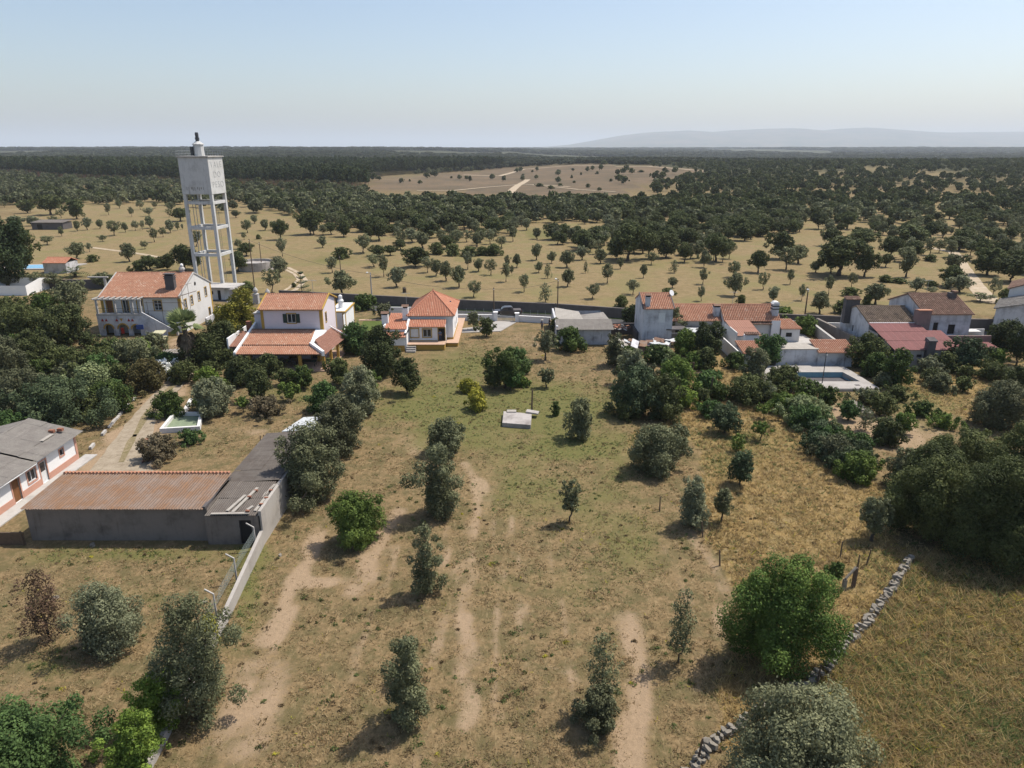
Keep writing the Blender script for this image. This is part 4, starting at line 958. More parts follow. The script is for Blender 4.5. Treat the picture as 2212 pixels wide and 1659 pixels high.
# yard walls
def wallobj(pts, h, t, mat, label, name='yard_wall', cop=None, closed=False, z0=-.2):
    mb = MB(); W3 = [Vector((p[0], p[1], 0)) for p in pts]
    for p, q in zip(W3[:-1], W3[1:]):
        d = (q-p).normalized(); n = Vector((d.y, -d.x, 0))*t/2; p_ = p-d*t*.49; q_ = q+d*t*.0
        B_ = [p_-n, q_-n, q_+n, p_+n]; hh = h
        mb.hexa([(*b.xy, z0) for b in B_][::-1] if False else [(b.x, b.y, z0) for b in (B_[3], B_[2], B_[1], B_[0])], [(b.x, b.y, hh) for b in (B_[3], B_[2], B_[1], B_[0])])
    o = mb.obj(name, mat); tag(o, label, 'wall')
    if cop:
        m = MB()
        for p, q in zip(W3[:-1], W3[1:]):
            d = (q-p).normalized(); n = Vector((d.y, -d.x, 0))*(t/2+.06); B_ = [p+n, q+n, q-n, p-n]
            m.hexa([(b.x, b.y, h+.002) for b in (B_[0], B_[1], B_[2], B_[3])], [(b.x, b.y, h+.09) for b in (B_[0], B_[1], B_[2], B_[3])])
        m.obj('coping', cop, o)
    return o
wallobj([(46.9, 118.6), (50.6, 118.0)], 2.0, .25, 'oldwall', 'grey metal-coloured yard wall behind the hut')
wallobj([(51.3, 119.0), (49.7, 101.8)], 1.6, .3, 'oldwall', 'thin weathered wall of the weedy strip between the yards', cop='concrete')
wallobj([(52.6, 119.5), (53.6, 103.0)], 2.1, .45, 'block', 'dark rough wall left of the stone barn')
wallobj([(53.5, 118.6), (56.0, 118.4)], 1.6, .25, 'white', 'short white wall behind the weedy yard')
o = struct(MB().box(43.2, 49.2, 102.4, 117.5, -.1, .06).obj('yard_paving', 'concrete'))
o = struct(MB().box(49.9, 52.6, 117.6, 121, -.1, .07).obj('forecourt_paving', 'slab'))
# workshop with flat roof and tiled shed
B = root('workshop', 'long white-washed wall building with a flat grey roof behind the empty pool', 'building', (38.0, 98.0, 0))
walls(B, 0, 5.9, 0, 3.3, 2.55, 'dirty', sides='FRBL'); m = MB(); m.box(-.1, 5.9, -.1, 3.4, 2.55, 2.68); m.obj('roof', 'pale_sheet', B)
m = MB(); m.box(-.2, .0, 3.2, 3.7, 0, 3.1); m.obj('post', 'soot', B)
B = root('tiled_shed', 'white shed under a faded pink-orange tile roof behind the pool', 'shed', (43.9, 97.6, 0))
walls(B, 0.02, 5.0, .4, 3.3, 2.3, 'dirty'); tileplane(B, (-.3, -.3, 2.3), (5.1, -.3, 2.3), (5.1, 3.4, 3.25), (-.3, 3.4, 3.25), 'tile_mid')
# ---------------- empty swimming pool
B = root('swimming_pool', 'drained swimming pool with pale deck and faded blue basin', 'swimming pool', (0, 0, 0))
zt = .42
for P4 in ([(32.2, 87.2), (47.6, 87.2), (46.4, 90.0), (33.4, 90.0)], [(33.4, 90.0), (38.0, 90.0), (38.0, 94.1), (35.0, 94.1)], [(46.4, 90.0), (47.6, 87.2), (47.4, 94.1), (45.9, 94.1)], [(35.0, 94.1), (47.4, 94.1), (47.2, 97.2), (36.6, 97.2)]):
    m = MB(); m.hexa([(x, y, -.15) for x, y in P4], [(x, y, zt) for x, y in P4]); m.obj('deck', 'slab', B)
m = MB(); x0, x1, y0, y1 = 38.02, 46.3, 90.02, 94.08
m.quad((x0, y1, -1.2), (x0+7.9, y1, -1.2), (x0+7.9, y1, zt-.02), (x0, y1, zt-.02)); m.quad((x0, y0, -1.2), (x0, y1, -1.2), (x0, y1, zt-.02), (x0, y0, zt-.02)); m.quad((x0+7.9, y1, -1.2), (46.4, y0, -1.2), (46.4, y0, zt-.02), (x0+7.9, y1, zt-.02)); m.quad((46.4, y0, -1.2), (x0, y0, -1.2), (x0, y0, zt-.02), (46.4, y0, zt-.02))
m.obj('basin_wall', 'poolwall', B)
m = MB(); m.add([(x0, y0, -.35), (46.4, y0, -.35), (x0+7.9, y1, -.35), (x0, y1, -.35)], [(0, 1, 2, 3)]); m.obj('basin_floor', 'soot', B)
m = MB(); m.box(32.0, 47.8, 87.0, 87.2, -.2, zt-.05); m.obj('outer_wall', 'oldwall', B)
m = MB(); m.box(45.0, 45.6, 88.2, 88.6, zt, zt+.03); m.obj('drain_cover', 'soot', B)
# ---------------- B6 stone barn and neighbours
B = root('old_barn', 'weathered grey barn with mossy tiles and a long red sheet roof in front', 'barn', (54.6, 106.0, 0))
walls(B, 0, 7.5, 0, 9.4, 4.4, 'dirty', [('L', 4.2, 2.0, .5, 1.0, 'dark')], ridge=6.1, raxis='x')
# asymmetrical: front slope visible
gable(B, 0, 7.5, 0.0, 9.4, 4.45, 6.1, 'tile_mossy', .0, .1)
m = MB(); m.box(.0, 7.4, -.12, .12, 4.45, 4.62); m.obj('flashing', 'clean', B)
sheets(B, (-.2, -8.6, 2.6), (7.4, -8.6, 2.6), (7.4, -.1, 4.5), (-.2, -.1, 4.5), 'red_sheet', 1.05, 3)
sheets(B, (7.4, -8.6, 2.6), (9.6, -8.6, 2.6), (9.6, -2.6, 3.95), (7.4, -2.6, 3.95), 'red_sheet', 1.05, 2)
m = MB(); m.box(.0, .25, -3.0, 0, 0, 3.6); m.box(1.0, 1.3, -5.0, -3.0, 0, 3.2); m.box(.1, 9.4, -8.2, -8.0, 0, 2.5); m.box(7.4, 7.6, -8, 0, 0, 2.6); m.obj('lean_to_wall', 'oldwall', B)
for x in (.9, 3.3): m = MB(); m.box(x, x+.7, -8.23, -8.19, 1.5, 1.9); m.obj('vent', 'dark', B)
m = MB(); m.hexa([(4.3, -8.9, 0), (5.4, -8.9, 0), (5.4, -8.0, 0), (4.3, -8.0, 0)], [(4.3, -8.9, 3.9), (5.4, -8.9, 3.9), (5.4, -8.0, 3.9), (4.3, -8.0, 3.9)]); c_ = m.obj('chimney', 'soot', B); m = MB(); m.hexa([(4.2, -9, 3.9), (5.5, -9, 3.9), (5.5, -7.9, 3.9), (4.2, -7.9, 3.9)], [(4.3, -9, 4.1), (5.5, -9, 4.1), (5.5, -7.9, 4.4), (4.3, -7.9, 4.4)]); m.obj('cap', 'soot', c_)
m = MB(); m.box(-1.0, 1.2, 6.2, 7.2, 3.0, 6.9); c_ = m.obj('chimney', 'soot', B); tileplane(B, (-1.1, 6.0, 6.95), (1.3, 6.0, 6.95), (1.3, 7.3, 7.2), (-1.1, 7.3, 7.2), 'tile_old')
B = root('red_roof_shed', 'low open shed with red sheet roof right of the old barn', 'shed', (64.3, 100.2, 0))
sheets(B, (0, -.4, 2.3), (6.6, -.4, 2.2), (6.6, 4.3, 2.75), (0, 4.3, 2.75), 'red_sheet', 1.1, 1)
m = MB(); m.box(.1, 6.4, 4.2, 4.4, 0, 2.6); m.box(.1, 3.0, -.2, 0, 0, 2.1); m.obj('wall', 'oldwall', B)
for x in (4.2, 6.3): m = MB(); m.tube([(x, -.2, 0), (x, -.2, 2.2)], .06, 6); m.obj('post', 'wood', B)
B = root('gabled_house', 'tall white house with an old brown tile roof and big brick chimney stack', 'house', (62.4, 105.6, 0))
walls(B, .2, 7.4, 0, 10.6, 6.1, 'dirty', [('F', 1.6, 3.0, .75, 1.7, 'dark'), ('F', 3.9, 2.9, 1.1, 1.5, 'dark')], ridge=8.1, raxis='x')
gable(B, .2, 7.4, 0, 10.6, 6.1, 8.1, 'tile_old', .35, .2)
m = MB(); m.hexa([(-.9, -.4, 0), (1.0, -.4, 0), (1.0, 1.0, 0), (-.9, 1.0, 0)], [(-.9, -.4, 6.6), (1.0, -.4, 6.6), (1.0, 1.0, 6.6), (-.9, 1.0, 6.6)]); c_ = m.obj('chimney', 'brick', B)
c_.data.materials[0] = M['oldbrick'] = plaster('sooty pinkish brick', (.25, .18, .165), (.12, .09, .085), .5, .4)
m = MB(); m.box(-1.0, 1.1, -.5, .3, 6.6, 6.72); m.obj('cap', 'tile_mid', c_)
m = MB(); m.box(5.9, 6.9, 3.8, 4.7, 7.0, 8.5); c_ = m.obj('chimney', 'soot', B); m = MB(); m.box(6.4, 7.0, 3.7, 4.8, 8.5, 8.8); m.obj('cap', 'tile_old', c_)
m = MB(); m.box(1.7, 2.4, -.25, -.02, 2.0, 3.0); m.obj('balcony', 'white', B)
m = MB(); m.box(-.2, 9.0, -3.0, -2.7, 0, 3.4); m.obj('yard_wall', 'oldbrick', B)
m = MB(); m.box(7.6, 12.8, 4.4, 4.6, 0, 2.6); m.box(12.6, 12.8, .0, 4.4, 0, 1.5); m.box(8.6, 11.4, 3.0, 4.4, 2.4, 2.55); m.obj('yard_wall', 'white', B)
antenna(B, 3.0, 5.3, 8.1)
B = root('edge_house', 'white weathered house cut by the frame with a shadowed gable end', 'house', (81.7, 117.8, 0), -38)
walls(B, 0, 9, 0, 10, 4.3, 'dirty', sides='FRBL', ridge=5.6, raxis='y'); 
tileplane(B, (-.3, 10.2, 4.2), (-.3, -.2, 4.2), (4.5, -.2, 5.66), (4.5, 10.2, 5.66), 'grey_sheet'); tileplane(B, (9.3, -.2, 4.2), (9.3, 10.2, 4.2), (4.5, 10.2, 5.66), (4.5, -.2, 5.66), 'grey_sheet')
B = root('upper_edge_house', 'white house with brown roof behind the weathered one at the frame edge', 'house', (88.6, 125.4, 0), -38)
walls(B, 0, 10, 0, 9, 6.2, 'white', ridge=8.3, raxis='y'); tileplane(B, (-.3, 9.2, 6.1), (-.3, -.2, 6.1), (5, -.2, 8.36), (5, 9.2, 8.36), 'tile_old'); tileplane(B, (10.3, -.2, 6.1), (10.3, 9.2, 6.1), (5, 9.2, 8.36), (5, -.2, 8.36), 'tile_old')
# ---------------- left house (fibre cement roof)
B = root('long_cottage', 'white cottage with salmon base band and patched grey sheet roof', 'house', (-43.9, 44.0, 0))
# walls run along y; front faces +x
walls(B, -9.0, 0, 0, 22.0, 2.75, 'clean', [
    ('R', 8.4, 1.0, 1.3, 1.15, 'window', 'salmon'), ('R', 12.3, .1, 1.0, 2.1, 'door', 'salmon'), ('R', 14.4, 1.0, 1.2, 1.1, 'window', 'salmon'), ('R', 16.2, .1, .95, 2.1, 'doorw', 'salmon'), ('R', 19.3, 1.5, .6, .65, 'dark', 'salmon'), ('R', 4.0, 1.0, 1.2, 1.1, 'window', 'salmon')])
m = MB(); m.box(0, .04, 0, 12.15, 0, .7); m.box(0, .04, 13.45, 16.05, 0, .7); m.box(0, .04, 17.3, 22, 0, .7); m.obj('base_band', 'salmon', B)
m = MB(); m.box(0, .05, 21.7, 22.02, .7, 2.7); m.obj('corner_band', 'salmon', B)
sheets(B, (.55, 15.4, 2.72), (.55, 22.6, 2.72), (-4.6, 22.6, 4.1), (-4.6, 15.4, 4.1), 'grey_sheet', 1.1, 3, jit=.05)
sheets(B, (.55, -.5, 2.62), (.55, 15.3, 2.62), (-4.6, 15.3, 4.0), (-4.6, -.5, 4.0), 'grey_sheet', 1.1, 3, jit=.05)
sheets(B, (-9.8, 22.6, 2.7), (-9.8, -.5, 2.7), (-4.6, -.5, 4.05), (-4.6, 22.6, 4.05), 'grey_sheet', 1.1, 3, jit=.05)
m = MB(); m.box(-9, 0, 21.95, 22.0, 2.7, 2.75); m.add([(-9, 22, 2.75), (0, 22, 2.75), (-4.5, 22, 4.0)], [(0, 1, 2)]); m.add([(-9, 0, 2.75), (0, 0, 2.75), (-4.5, 0, 4.0)], [(0, 1, 2)]); m.obj('gable', 'white', B)
for (x, y) in ((-1.1, 21.2), (-1.7, 20.8)):
    m = MB(); m.box(x, x+.5, y, y+.35, 3.35, 3.62); m.obj('roof_brick', 'brick', B)
m = MB(); m.box(-1.4, -1.0, 18.8, 20.6, 3.3, 3.36); m.obj('roof_patch', 'pale_sheet', B)
m = MB(); m.tube([(.5, -.4, 2.6), (.5, 15.2, 2.62)], .07, 6); m.obj('gutter', 'frame', B)
o = struct(MB().box(-43.85, -42.6, 40, 67.0, -.1, .10).obj('footway', 'concrete'))
# ---------------- barn + L shed on the left
B = root('block_barn', 'cement block barn with rusty orange corrugated sheets facing the camera', 'barn', (-38.6, 50.3, 0))
walls(B, 0, 14.4, 0, 4.7, 2.85, 'block', sides='FRBL', zb=3.25)
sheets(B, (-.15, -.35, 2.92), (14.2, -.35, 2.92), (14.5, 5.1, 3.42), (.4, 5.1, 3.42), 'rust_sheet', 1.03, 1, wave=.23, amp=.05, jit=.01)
m = MB()
for i in range(46): m.tube([(.3+i*.31, 5.0, 3.56), (.3+i*.31, 5.35, 3.5)], [.12, .12], 6)
c_ = m.obj('edge_tile', 'tile_mid', B); stuff(c_)
m = MB(); m.box(14.15, 14.4, -.2, 5.2, 2.9, 3.12); m.obj('verge', 'soot', B)
B = root('block_annex', 'flat block annex with an open dark doorway and loose planks on its roof', 'shed', (-24.2, 49.9, 0))
walls(B, .02, 4.35, -.2, 4.8, 2.55, 'block', [('F', 2.65, 0, .95, 2.15, 'darkdoor')], sides='FL')
sheets(B, (.1, -.35, 2.55), (4.1, -.35, 2.55), (4.1, 5.0, 2.85), (.1, 5.0, 2.85), 'dark_sheet', 1.0, 2, jit=.03)
m = MB(); m.box(.3, 4.1, -.1, .2, 2.3, 2.5); m.obj('lintel', 'concrete', B)
for (x0_, y0_, x1_, y1_) in ((.6, -.25, 3.6, -.22), (2.2, .0, 2.9, 3.8), (1.7, .2, 2.3, 2.6), (.9, 3.9, 2.9, 4.1), (1.0, 4.6, 4.2, 4.8), (3.9, .2, 4.1, 2.4), (3.7, 2.5, 4.1, 4.6), (3.2, .4, 3.5, .9)):
    d = Vector((x1_-x0_, y1_-y0_, 0)).normalized(); n_ = Vector((d.y, -d.x, 0))*.12; p = Vector((x0_, y0_, 2.72)); q = Vector((x1_, y1_, 2.72+.05*(y1_-y0_)+.04))
    m = MB(); m.hexa([tuple(p+n_), tuple(q+n_), tuple(q-n_), tuple(p-n_)], [tuple(v_+Vector((0, 0, .07))) for v_ in (p+n_, q+n_, q-n_, p-n_)]); m.obj('plank', 'pale_sheet', B)
for (x, y) in ((3.3, -.2), (4.0, .9), (4.05, 2.0), (2.6, 2.2), (2.75, 3.3), (4.0, 3.3)):
    m = MB(); m.box(x, x+.3, y, y+.16, 2.86, 3.0); m.obj('roof_brick', 'brick', B)
B = root('long_shed', 'long narrow shed with mossy dark corrugated roof running away from the barn', 'shed', (-24.2, 55.2, 0))
walls(B, .05, 4.25, 0, 10.6, 2.7, 'block', sides='FBL')
sheets(B, (4.3, -.1, 2.95), (4.3, 10.9, 2.95), (-.3, 10.9, 2.75), (-.3, -.1, 2.75), 'dark_sheet', 1.1, 2, jit=.05)
# boundary wall: from camera side up along the shed
B = root('boundary_wall', 'pale rendered block wall running along the shed towards the camera', 'wall', (0, 0, 0))
m = MB(); m.box(-19.95, -19.7, 49.7, 66.0, -.2, 2.95)
m.obj('tall_wall', 'render', B)
m = MB(); m.hexa([(-19.95, 49.7, -.2), (-19.7, 49.7, -.2), (-18.85, 39.2, -.2), (-19.1, 39.2, -.2)][::-1], [(-19.95, 49.7, 1.25), (-19.7, 49.7, 1.25), (-18.85, 39.2, .9), (-19.1, 39.2, .9)][::-1])
m.hexa([(-19.1, 39.2, -.2), (-18.85, 39.2, -.2), (-18.2, 26.5, -.2), (-18.45, 26.5, -.2)][::-1], [(-19.1, 39.2, .9), (-18.85, 39.2, .9), (-18.2, 26.5, .45), (-18.45, 26.5, .45)][::-1]); m.obj('low_wall', 'render', B)
F_ = root('chain_link_fence', 'concrete fence posts with bent arms and wire mesh along the low wall', 'fence', (0, 0, 0))
posts = [(-20.1, 48.9), (-20.0, 44.5), (-19.75, 40.2), (-19.5, 36.2), (-19.2, 31.6), (-18.9, 28)]
for (x, y) in posts:
    m = MB(); m.tube([(x, y, 0), (x, y, 2.0), (x-.55, y, 2.35)], [.07, .065, .06], 5); m.obj('post', 'concrete', F_)
M['mesh'] = simple('galvanised wire', (.22, .26, .25), .6, .1, 3, .2)
for (p, q) in zip(posts[:-1], posts[1:]):
    m = MB(); n = 14
    for i in range(n+1):
        a = i/n; x = p[0]+(q[0]-p[0])*a; y = p[1]+(q[1]-p[1])*a
        for s_ in (1, -1):
            b = min(1, max(0, a+s_*.28)); x2 = p[0]+(q[0]-p[0])*b; y2 = p[1]+(q[1]-p[1])*b; zz = 1.0+.75*(abs(b-a)/.28)
            m.tube([(x, y, 1.0), (x2, y2, zz)], .006, 3, False)
    for z in (1.0, 1.35, 1.75): m.tube([(p[0], p[1], z), (q[0], q[1], z)], .008, 3, False)
    m.obj('wire_mesh', 'mesh', F_)
# gate left of barn and water jar
o = MB().box(-43.4, -38.7, 49.6, 49.7, 0, 1.1).obj('wooden_gate', 'wood'); tag(o, 'dark brown sheet gate between cottage and barn', 'gate')
m = MB()
for x in (-43.3, -38.9): m.box(x, x+.12, 49.5, 49.6, 0, 1.25)
m.obj('post', 'wood', o)
m = MB(); m.lathe([(.25, 0), (.45, .3), (.5, .6), (.35, .95), (.2, 1.05), (.28, 1.15)], 12, (-42.6, 51.6, .9)); m.box(-42.8, -42.4, 51.4, 51.8, 0, .9); o = m.obj('clay_jar', 'rockm'); tag(o, 'large dark clay jar on a post beside the cottage gate', 'jar')
# ---------------- small zinc shelter by the long shed
B = root('tin_shelter', 'patched shelter with flat pale tin roof behind the long shed', 'shelter', (-23.0, 69.0, 0))
m = MB(); m.slab([(-.9, -.6, 2.05), (3.2, -.4, 2.2), (3.4, 3.2, 2.3), (.4, 3.0, 2.25)], .08); m.obj('roof_sheet', 'zinc', B)
m = MB(); m.slab([(.2, .6, 2.2), (2.4, .8, 2.28), (2.3, 2.4, 2.36), (.3, 2.2, 2.3)], .04); m.obj('roof_sheet', 'zinc', B)
for (x, y) in ((-.5, -.3), (3.0, -.2), (3.0, 2.8), (.4, 2.8)): m = MB(); m.tube([(x, y, 0), (x, y, 2.05)], .06, 6); m.obj('post', 'wood', B)
m = MB(); m.box(.6, 3.0, 1.6, 1.7, 0, 2.0); m.obj('back_wall', 'block', B)
m = MB(); rs_ = random.Random(3)
for i in range(9): x = -26.2+i*.36; m.tube([(x, 68+.8*math.sin(i)+rs_.random()*.4, 0), (x+.1, 68.2, 1.2+rs_.random()*.9)], .05, 5)
o = m.obj('cane_fence', 'wood'); tag(o, 'ragged fence of upright sticks beside the tin shelter', 'fence')
# ---------------- far left: white gable, pool, pool house, dark shed, water tank
B = root('white_annex', 'plain white building whose wall shows above the shrubs at the frame edge', 'building', (-122, 150, 0))
walls(B, 0, 18.5, 0, 10, 2.1, 'clean', ridge=2.9, raxis='x'); tileplane(B, (-.3, -.3, 2.1), (5.0, -.3, 2.1), (5.0, 5, 2.96), (-.3, 5, 2.96), 'tile_mid')
o = wallobj([(-104, 158), (-88, 158)], 2.0, .4, 'soot', 'dark wall behind the farmhouse shrubs')
o = MB().box(-88.6, -88.2, 153.3, 153.7, 0, 3.2).box(-92, -87.6, 153.3, 153.7, 3.2, 3.45).obj('concrete_gateway', 'concrete'); tag(o, 'grey concrete gateway post and beam left of the farmhouse', 'gateway')
B = root('garden_pool', 'bright blue swimming pool in the meadow by the pool hut', 'swimming pool', (0, 0, 0))
m = MB(); m.slab([(-134, 182.5, .25), (-116.5, 184, .25), (-115, 192.8, .25), (-133, 190.5, .25)], .4); m.obj('deck', 'slab', B)
m = MB(); m.slab([(-132, 183.6, .262), (-117.4, 185, .262), (-117, 191.6, .262), (-131, 189.6, .262)], .008); m.obj('water', 'poolblue', B)
B = root('pool_hut', 'small grey hut with orange gable roof beside the blue pool', 'hut', (-117.3, 178.0, 0))
walls(B, 0, 6.6, 0, 6, 2.9, 'dirty'); gable(B, 0, 6.6, 0, 6, 2.9, 4.0, 'tile_new', .2, .2)
B.scale = (.86, .86, .9)
B = root('field_shed', 'low dark shed in the far olive meadow', 'shed', (*G(70, 496).xy, 0))
walls(B, 0, 12, 0, 6, 2.6, 'soot', [('F', 2, 0, 2, 2, 'darkdoor')]); m = MB(); m.slab([(-.3, -.4, 2.7), (12.4, -.4, 2.7), (12.4, 6.4, 3.2), (-.3, 6.4, 3.2)], .08); m.obj('roof', 'dark_sheet', B)
B = root('water_tank', 'round grey concrete water tank behind the water tower', 'water tank', (*G(555, 582).xy, 0))
m = MB(); m.lathe([(4.3, 0), (4.3, 2.2), (4.0, 2.2), (4.0, 1.6)], 28); m.obj('tank_wall', 'oldwall', B); m = MB(); m.lathe([(.05, 1.5), (3.99, 1.5)], 28); m.obj('tank_floor', 'dark', B)
# ---------------- cistern slab, basin, rubble
B = root('cistern', 'flat concrete cistern slab standing in the grass plot', 'cistern', (-1.1, 74.8, 0))
m = MB(); m.hexa([(0, 0, -.1), (3.2, -.7, -.1), (3.4, 2.9, -.1), (.1, 3.7, -.1)], [(0, 0, .5), (3.2, -.7, .5), (3.4, 2.9, .5), (.1, 3.7, .5)]); m.obj('slab', 'oldwall', B, bevel=.03)
m = MB(); m.hexa([(2.7, 3.0, .55), (4.1, 2.6, .45), (4.3, 3.4, .45), (2.9, 3.8, .55)], [(2.7, 3.0, .72), (4.1, 2.6, .6), (4.3, 3.4, .6), (2.9, 3.8, .72)]); m.obj('lid', 'oldwall', B)
m = MB(); m.box(.5, 1.6, 3.2, 3.9, .5, .62); m.obj('lid', 'pale_sheet', B)
m = MB(); m.tube([(2.35, 79.2, 0), (2.4, 79.2, 2.9)], [.11, .09], 7); o = m.obj('wooden_post', 'wood'); tag(o, 'single wooden post standing behind the cistern slab', 'post')
B = root('garden_basin', 'rectangular garden basin with white concrete rim and greenish bottom', 'basin', (0, 0, 0))
a, b, c_, d = G(350, 935), G(430, 930), G(436, 900), G(378, 900)
def rim(p, q, t=.32, h=.55, mat='white', par=None):
    dd = (q-p).normalized(); n_ = Vector((dd.y, -dd.x, 0))*t/2; m = MB(); p = p-dd*t/2; q = q+dd*t/2.02
    m.hexa([tuple(v_)[:2]+(-.1,) for v_ in (p+n_, q+n_, q-n_, p-n_)], [tuple(v_)[:2]+(h+random.random()*.01,) for v_ in (p+n_, q+n_, q-n_, p-n_)]); return m.obj('rim', mat, par)
for p, q in ((a, d), (d, c_), (c_, b), (b, a)): rim(p, q, par=B)
m = MB(); m.add([(p.x, p.y, .16) for p in (a, b, c_, d)], [(0, 1, 2, 3)]); M['algae'] = simple('pale green basin bottom', (.22, .27, .17), .8, .2, 1.5); m.obj('floor', 'algae', B)
o = rim(G(395, 900), G(413, 868), .45, .35); o.name = 'low_wall'; tag(o, 'short white wall stub between basin and drive', 'wall')
def rubble(n, uv, ru, rv, name, label, mats, smin=.12, smax=.5, seed=1, flat=.4):
    rs = random.Random(seed); c = G(*uv); B = root(name, label, 'rubble', c)
    e1 = G(uv[0]+ru, uv[1]).x-c.x; e2 = abs(G(uv[0], uv[1]-rv).y-c.y)
    for i in range(n):
        a = rs.random()*6.28; q = math.sqrt(rs.random()); s = smin+(smax-smin)*rs.random()**2
        m = MB(); m.hexa([(-s, -s*.6, 0), (s, -s*.5, 0), (s*.9, s*.6, 0), (-s*.8, s*.5, 0)], [(-s*.8, -s*.5, s*flat), (s*.85, -s*.4, s*flat*.8), (s*.8, s*.5, s*flat*1.1), (-s*.7, s*.45, s*flat)])
        o = m.obj('fragment', rs.choice(mats), B); o.location = (math.cos(a)*q*e1, math.sin(a)*q*e2, (1-q)*.4); o.rotation_euler = (rs.uniform(-.5, .5), rs.uniform(-.5, .5), rs.random()*6)
    return B
rubble(60, (330, 958), 26, 16, 'rubble_pile', 'heap of broken concrete and tile beside the gravel drive', ['pale_sheet', 'brick', 'rockm', 'concrete', 'soot'], .1, .4, 3)
rubble(22, (318, 1000), 14, 5, 'rubble_pile', 'small heap of broken roof tiles below the brush pile', ['brick', 'tile_old', 'rockm'], .1, .3, 4)
# fallen sheets and tiles beside tower house
B = root('ruined_shed', 'collapsed shed with jumbled pale sheets and broken tiles by the tower house', 'ruin', (13.6, 103.8, 0))
rs_ = random.Random(8)
m = MB(); m.box(3.0, 9.6, .6, .8, 0, 1.4); m.box(9.4, 9.6, .8, 4.0, 0, 1.6); m.box(2.8, 3.0, .6, 4.0, 0, 1.5); m.obj('wall', 'oldbrick', B)
for i in range(26):
    x = 2.2+rs_.random()*8.8; y = .2+rs_.random()*2.6; l_ = .5+rs_.random()*.8; w_ = .25+rs_.random()*.35
    m = MB(); m.box(-l_, l_, -w_, w_, 0, .05); o = m.obj('fallen_sheet', rs_.choice(['zinc', 'pale_sheet', 'zinc', 'rust_sheet', 'tile_old', 'dirty']), B)
    o.location = (x, y, 1.5+rs_.random()*.35); o.rotation_euler = (.15+rs_.uniform(-.2, .25), rs_.uniform(-.25, .25), rs_.uniform(-.5, .5)+1.57*(rs_.random() < .6))
B = root('broken_roof', 'broken tile roof patch between the sheds and the tower house', 'ruin', (16.4, 112.8, 0))
m = MB(); m.box(0, 4.2, 4.0, 4.3, 0, 1.9); m.box(3.9, 4.2, -.5, 4, 0, 1.5); m.obj('wall', 'soot', B)
for i in range(34):
    m = MB(); m.box(-.35, .35, -.14, .14, 0, .06); o = m.obj('fallen_tile', rs_.choice(['tile_mid', 'tile_old', 'brick', 'brick', 'zinc', 'pale_sheet']), B)
    o.location = (.2+rs_.random()*2.8, .3+rs_.random()*3.6, 1.5+rs_.random()*.3); o.rotation_euler = (rs_.uniform(-.3, .3), rs_.uniform(-.3, .3), rs_.random()*3)
# ---------------- road wall, road, front garden wall, gate
wp = [(-62, 149.6), (-34, 142.2), (-10.7, 136.3), (8.4, 132.5), (22.1, 127.9), (45, 124.2), (62, 121.2), (84, 119.5)]
rw = wallobj([(-48, 145.8)]+wp[1:], 1.95, .5, 'soot', 'long dark stone wall bordering the road in front of the olive grove', 'road_wall')
M['roadwall'] = plaster('dark old masonry', (.15, .13, .115), (.07, .06, .055), .6, .5); rw.data.materials[0] = M['roadwall']
ribbon('road', [Vector((x-.4, y-3.0, 0)) for x, y in wp], 4.6, 'asphalt', .05)
ribbon('verge', [Vector((x-.4, y-.6, 0)) for x, y in wp], .9, 'lawn', .07)
wallobj([(-10.2, 127.0), (-2.9, 126.8)], 1.05, .22, 'clean', 'low white wall section left of the driveway gate', 'garden_wall', 'clean')
wallobj([(1.2, 126.0), (6.9, 124.6)], 1.05, .22, 'clean', 'low white wall section right of the driveway gate', 'garden_wall', 'clean')
for x, y, l in ((-3.0, 126.7, 'left white pillar of the driveway gate'), (.9, 125.9, 'right white pillar of the driveway gate')):
    o = MB().box(x-.35, x+.35, y-.35, y+.35, 0, 1.55).box(x-.42, x+.42, y-.42, y+.42, 1.552, 1.66).obj('gate_pillar', 'clean'); tag(o, l, 'pillar')
g_ = root('driveway_gate', 'low white slatted gate between the two pillars', 'gate', (-2.6, 126.5, 0), -12)
for i in range(14): m = MB(); m.box(.05+i*.22, .12+i*.22, -.02, .02, .1, 1.05); m.obj('slat', 'frame', g_)
m = MB(); m.box(0, 3.1, -.03, .03, .1, .18); m.box(0, 3.1, -.03, .03, .95, 1.02); m.obj('rail', 'frame', g_)
m = root('wire_fence', 'green wire fence panels above the white garden wall', 'fence', (0, 0, 0)); wf = m
for (p, q) in (((-10, 128.5), (-3.6, 128.2)), ((2.0, 127.4), (7.4, 126.3))):
    mb = MB(); n = 4
    for i in range(n+1): x = p[0]+(q[0]-p[0])*i/n; y = p[1]+(q[1]-p[1])*i/n; mb.tube([(x, y, 0), (x, y, 1.9)], .04, 5)
    mb.obj('post', 'galv', wf); mb = MB()
    for z in (1.1, 1.35, 1.6, 1.85): mb.tube([(*p, z), (*q, z)], .012, 3)
    for i in range(40): x = p[0]+(q[0]-p[0])*i/40; y = p[1]+(q[1]-p[1])*i/40; mb.tube([(x, y, .9), (x, y, 1.85)], .01, 3)
    mb.obj('wire_mesh', 'green', wf)
o = struct(MB().slab([(-9.0, 117.5, .10), (-2.0, 118.6, .10), (.9, 125.6, .10), (-2.9, 126.2, .10), (-4.5, 122.5, .10), (-8.8, 120.6, .10)], .1).obj('driveway_paving', 'slab'))
o = struct(MB().slab([(-25.0, 108, .075), (-20.4, 108, .075), (-19.2, 126, .075), (-27.0, 126, .075)], .03).obj('lawn', 'lawn'))
o = struct(MB().slab([(-21.2, 104, .095), (-20.4, 104, .095), (-18.6, 127, .095), (-19.6, 127, .095)], .05).obj('garden_path', 'paving'))
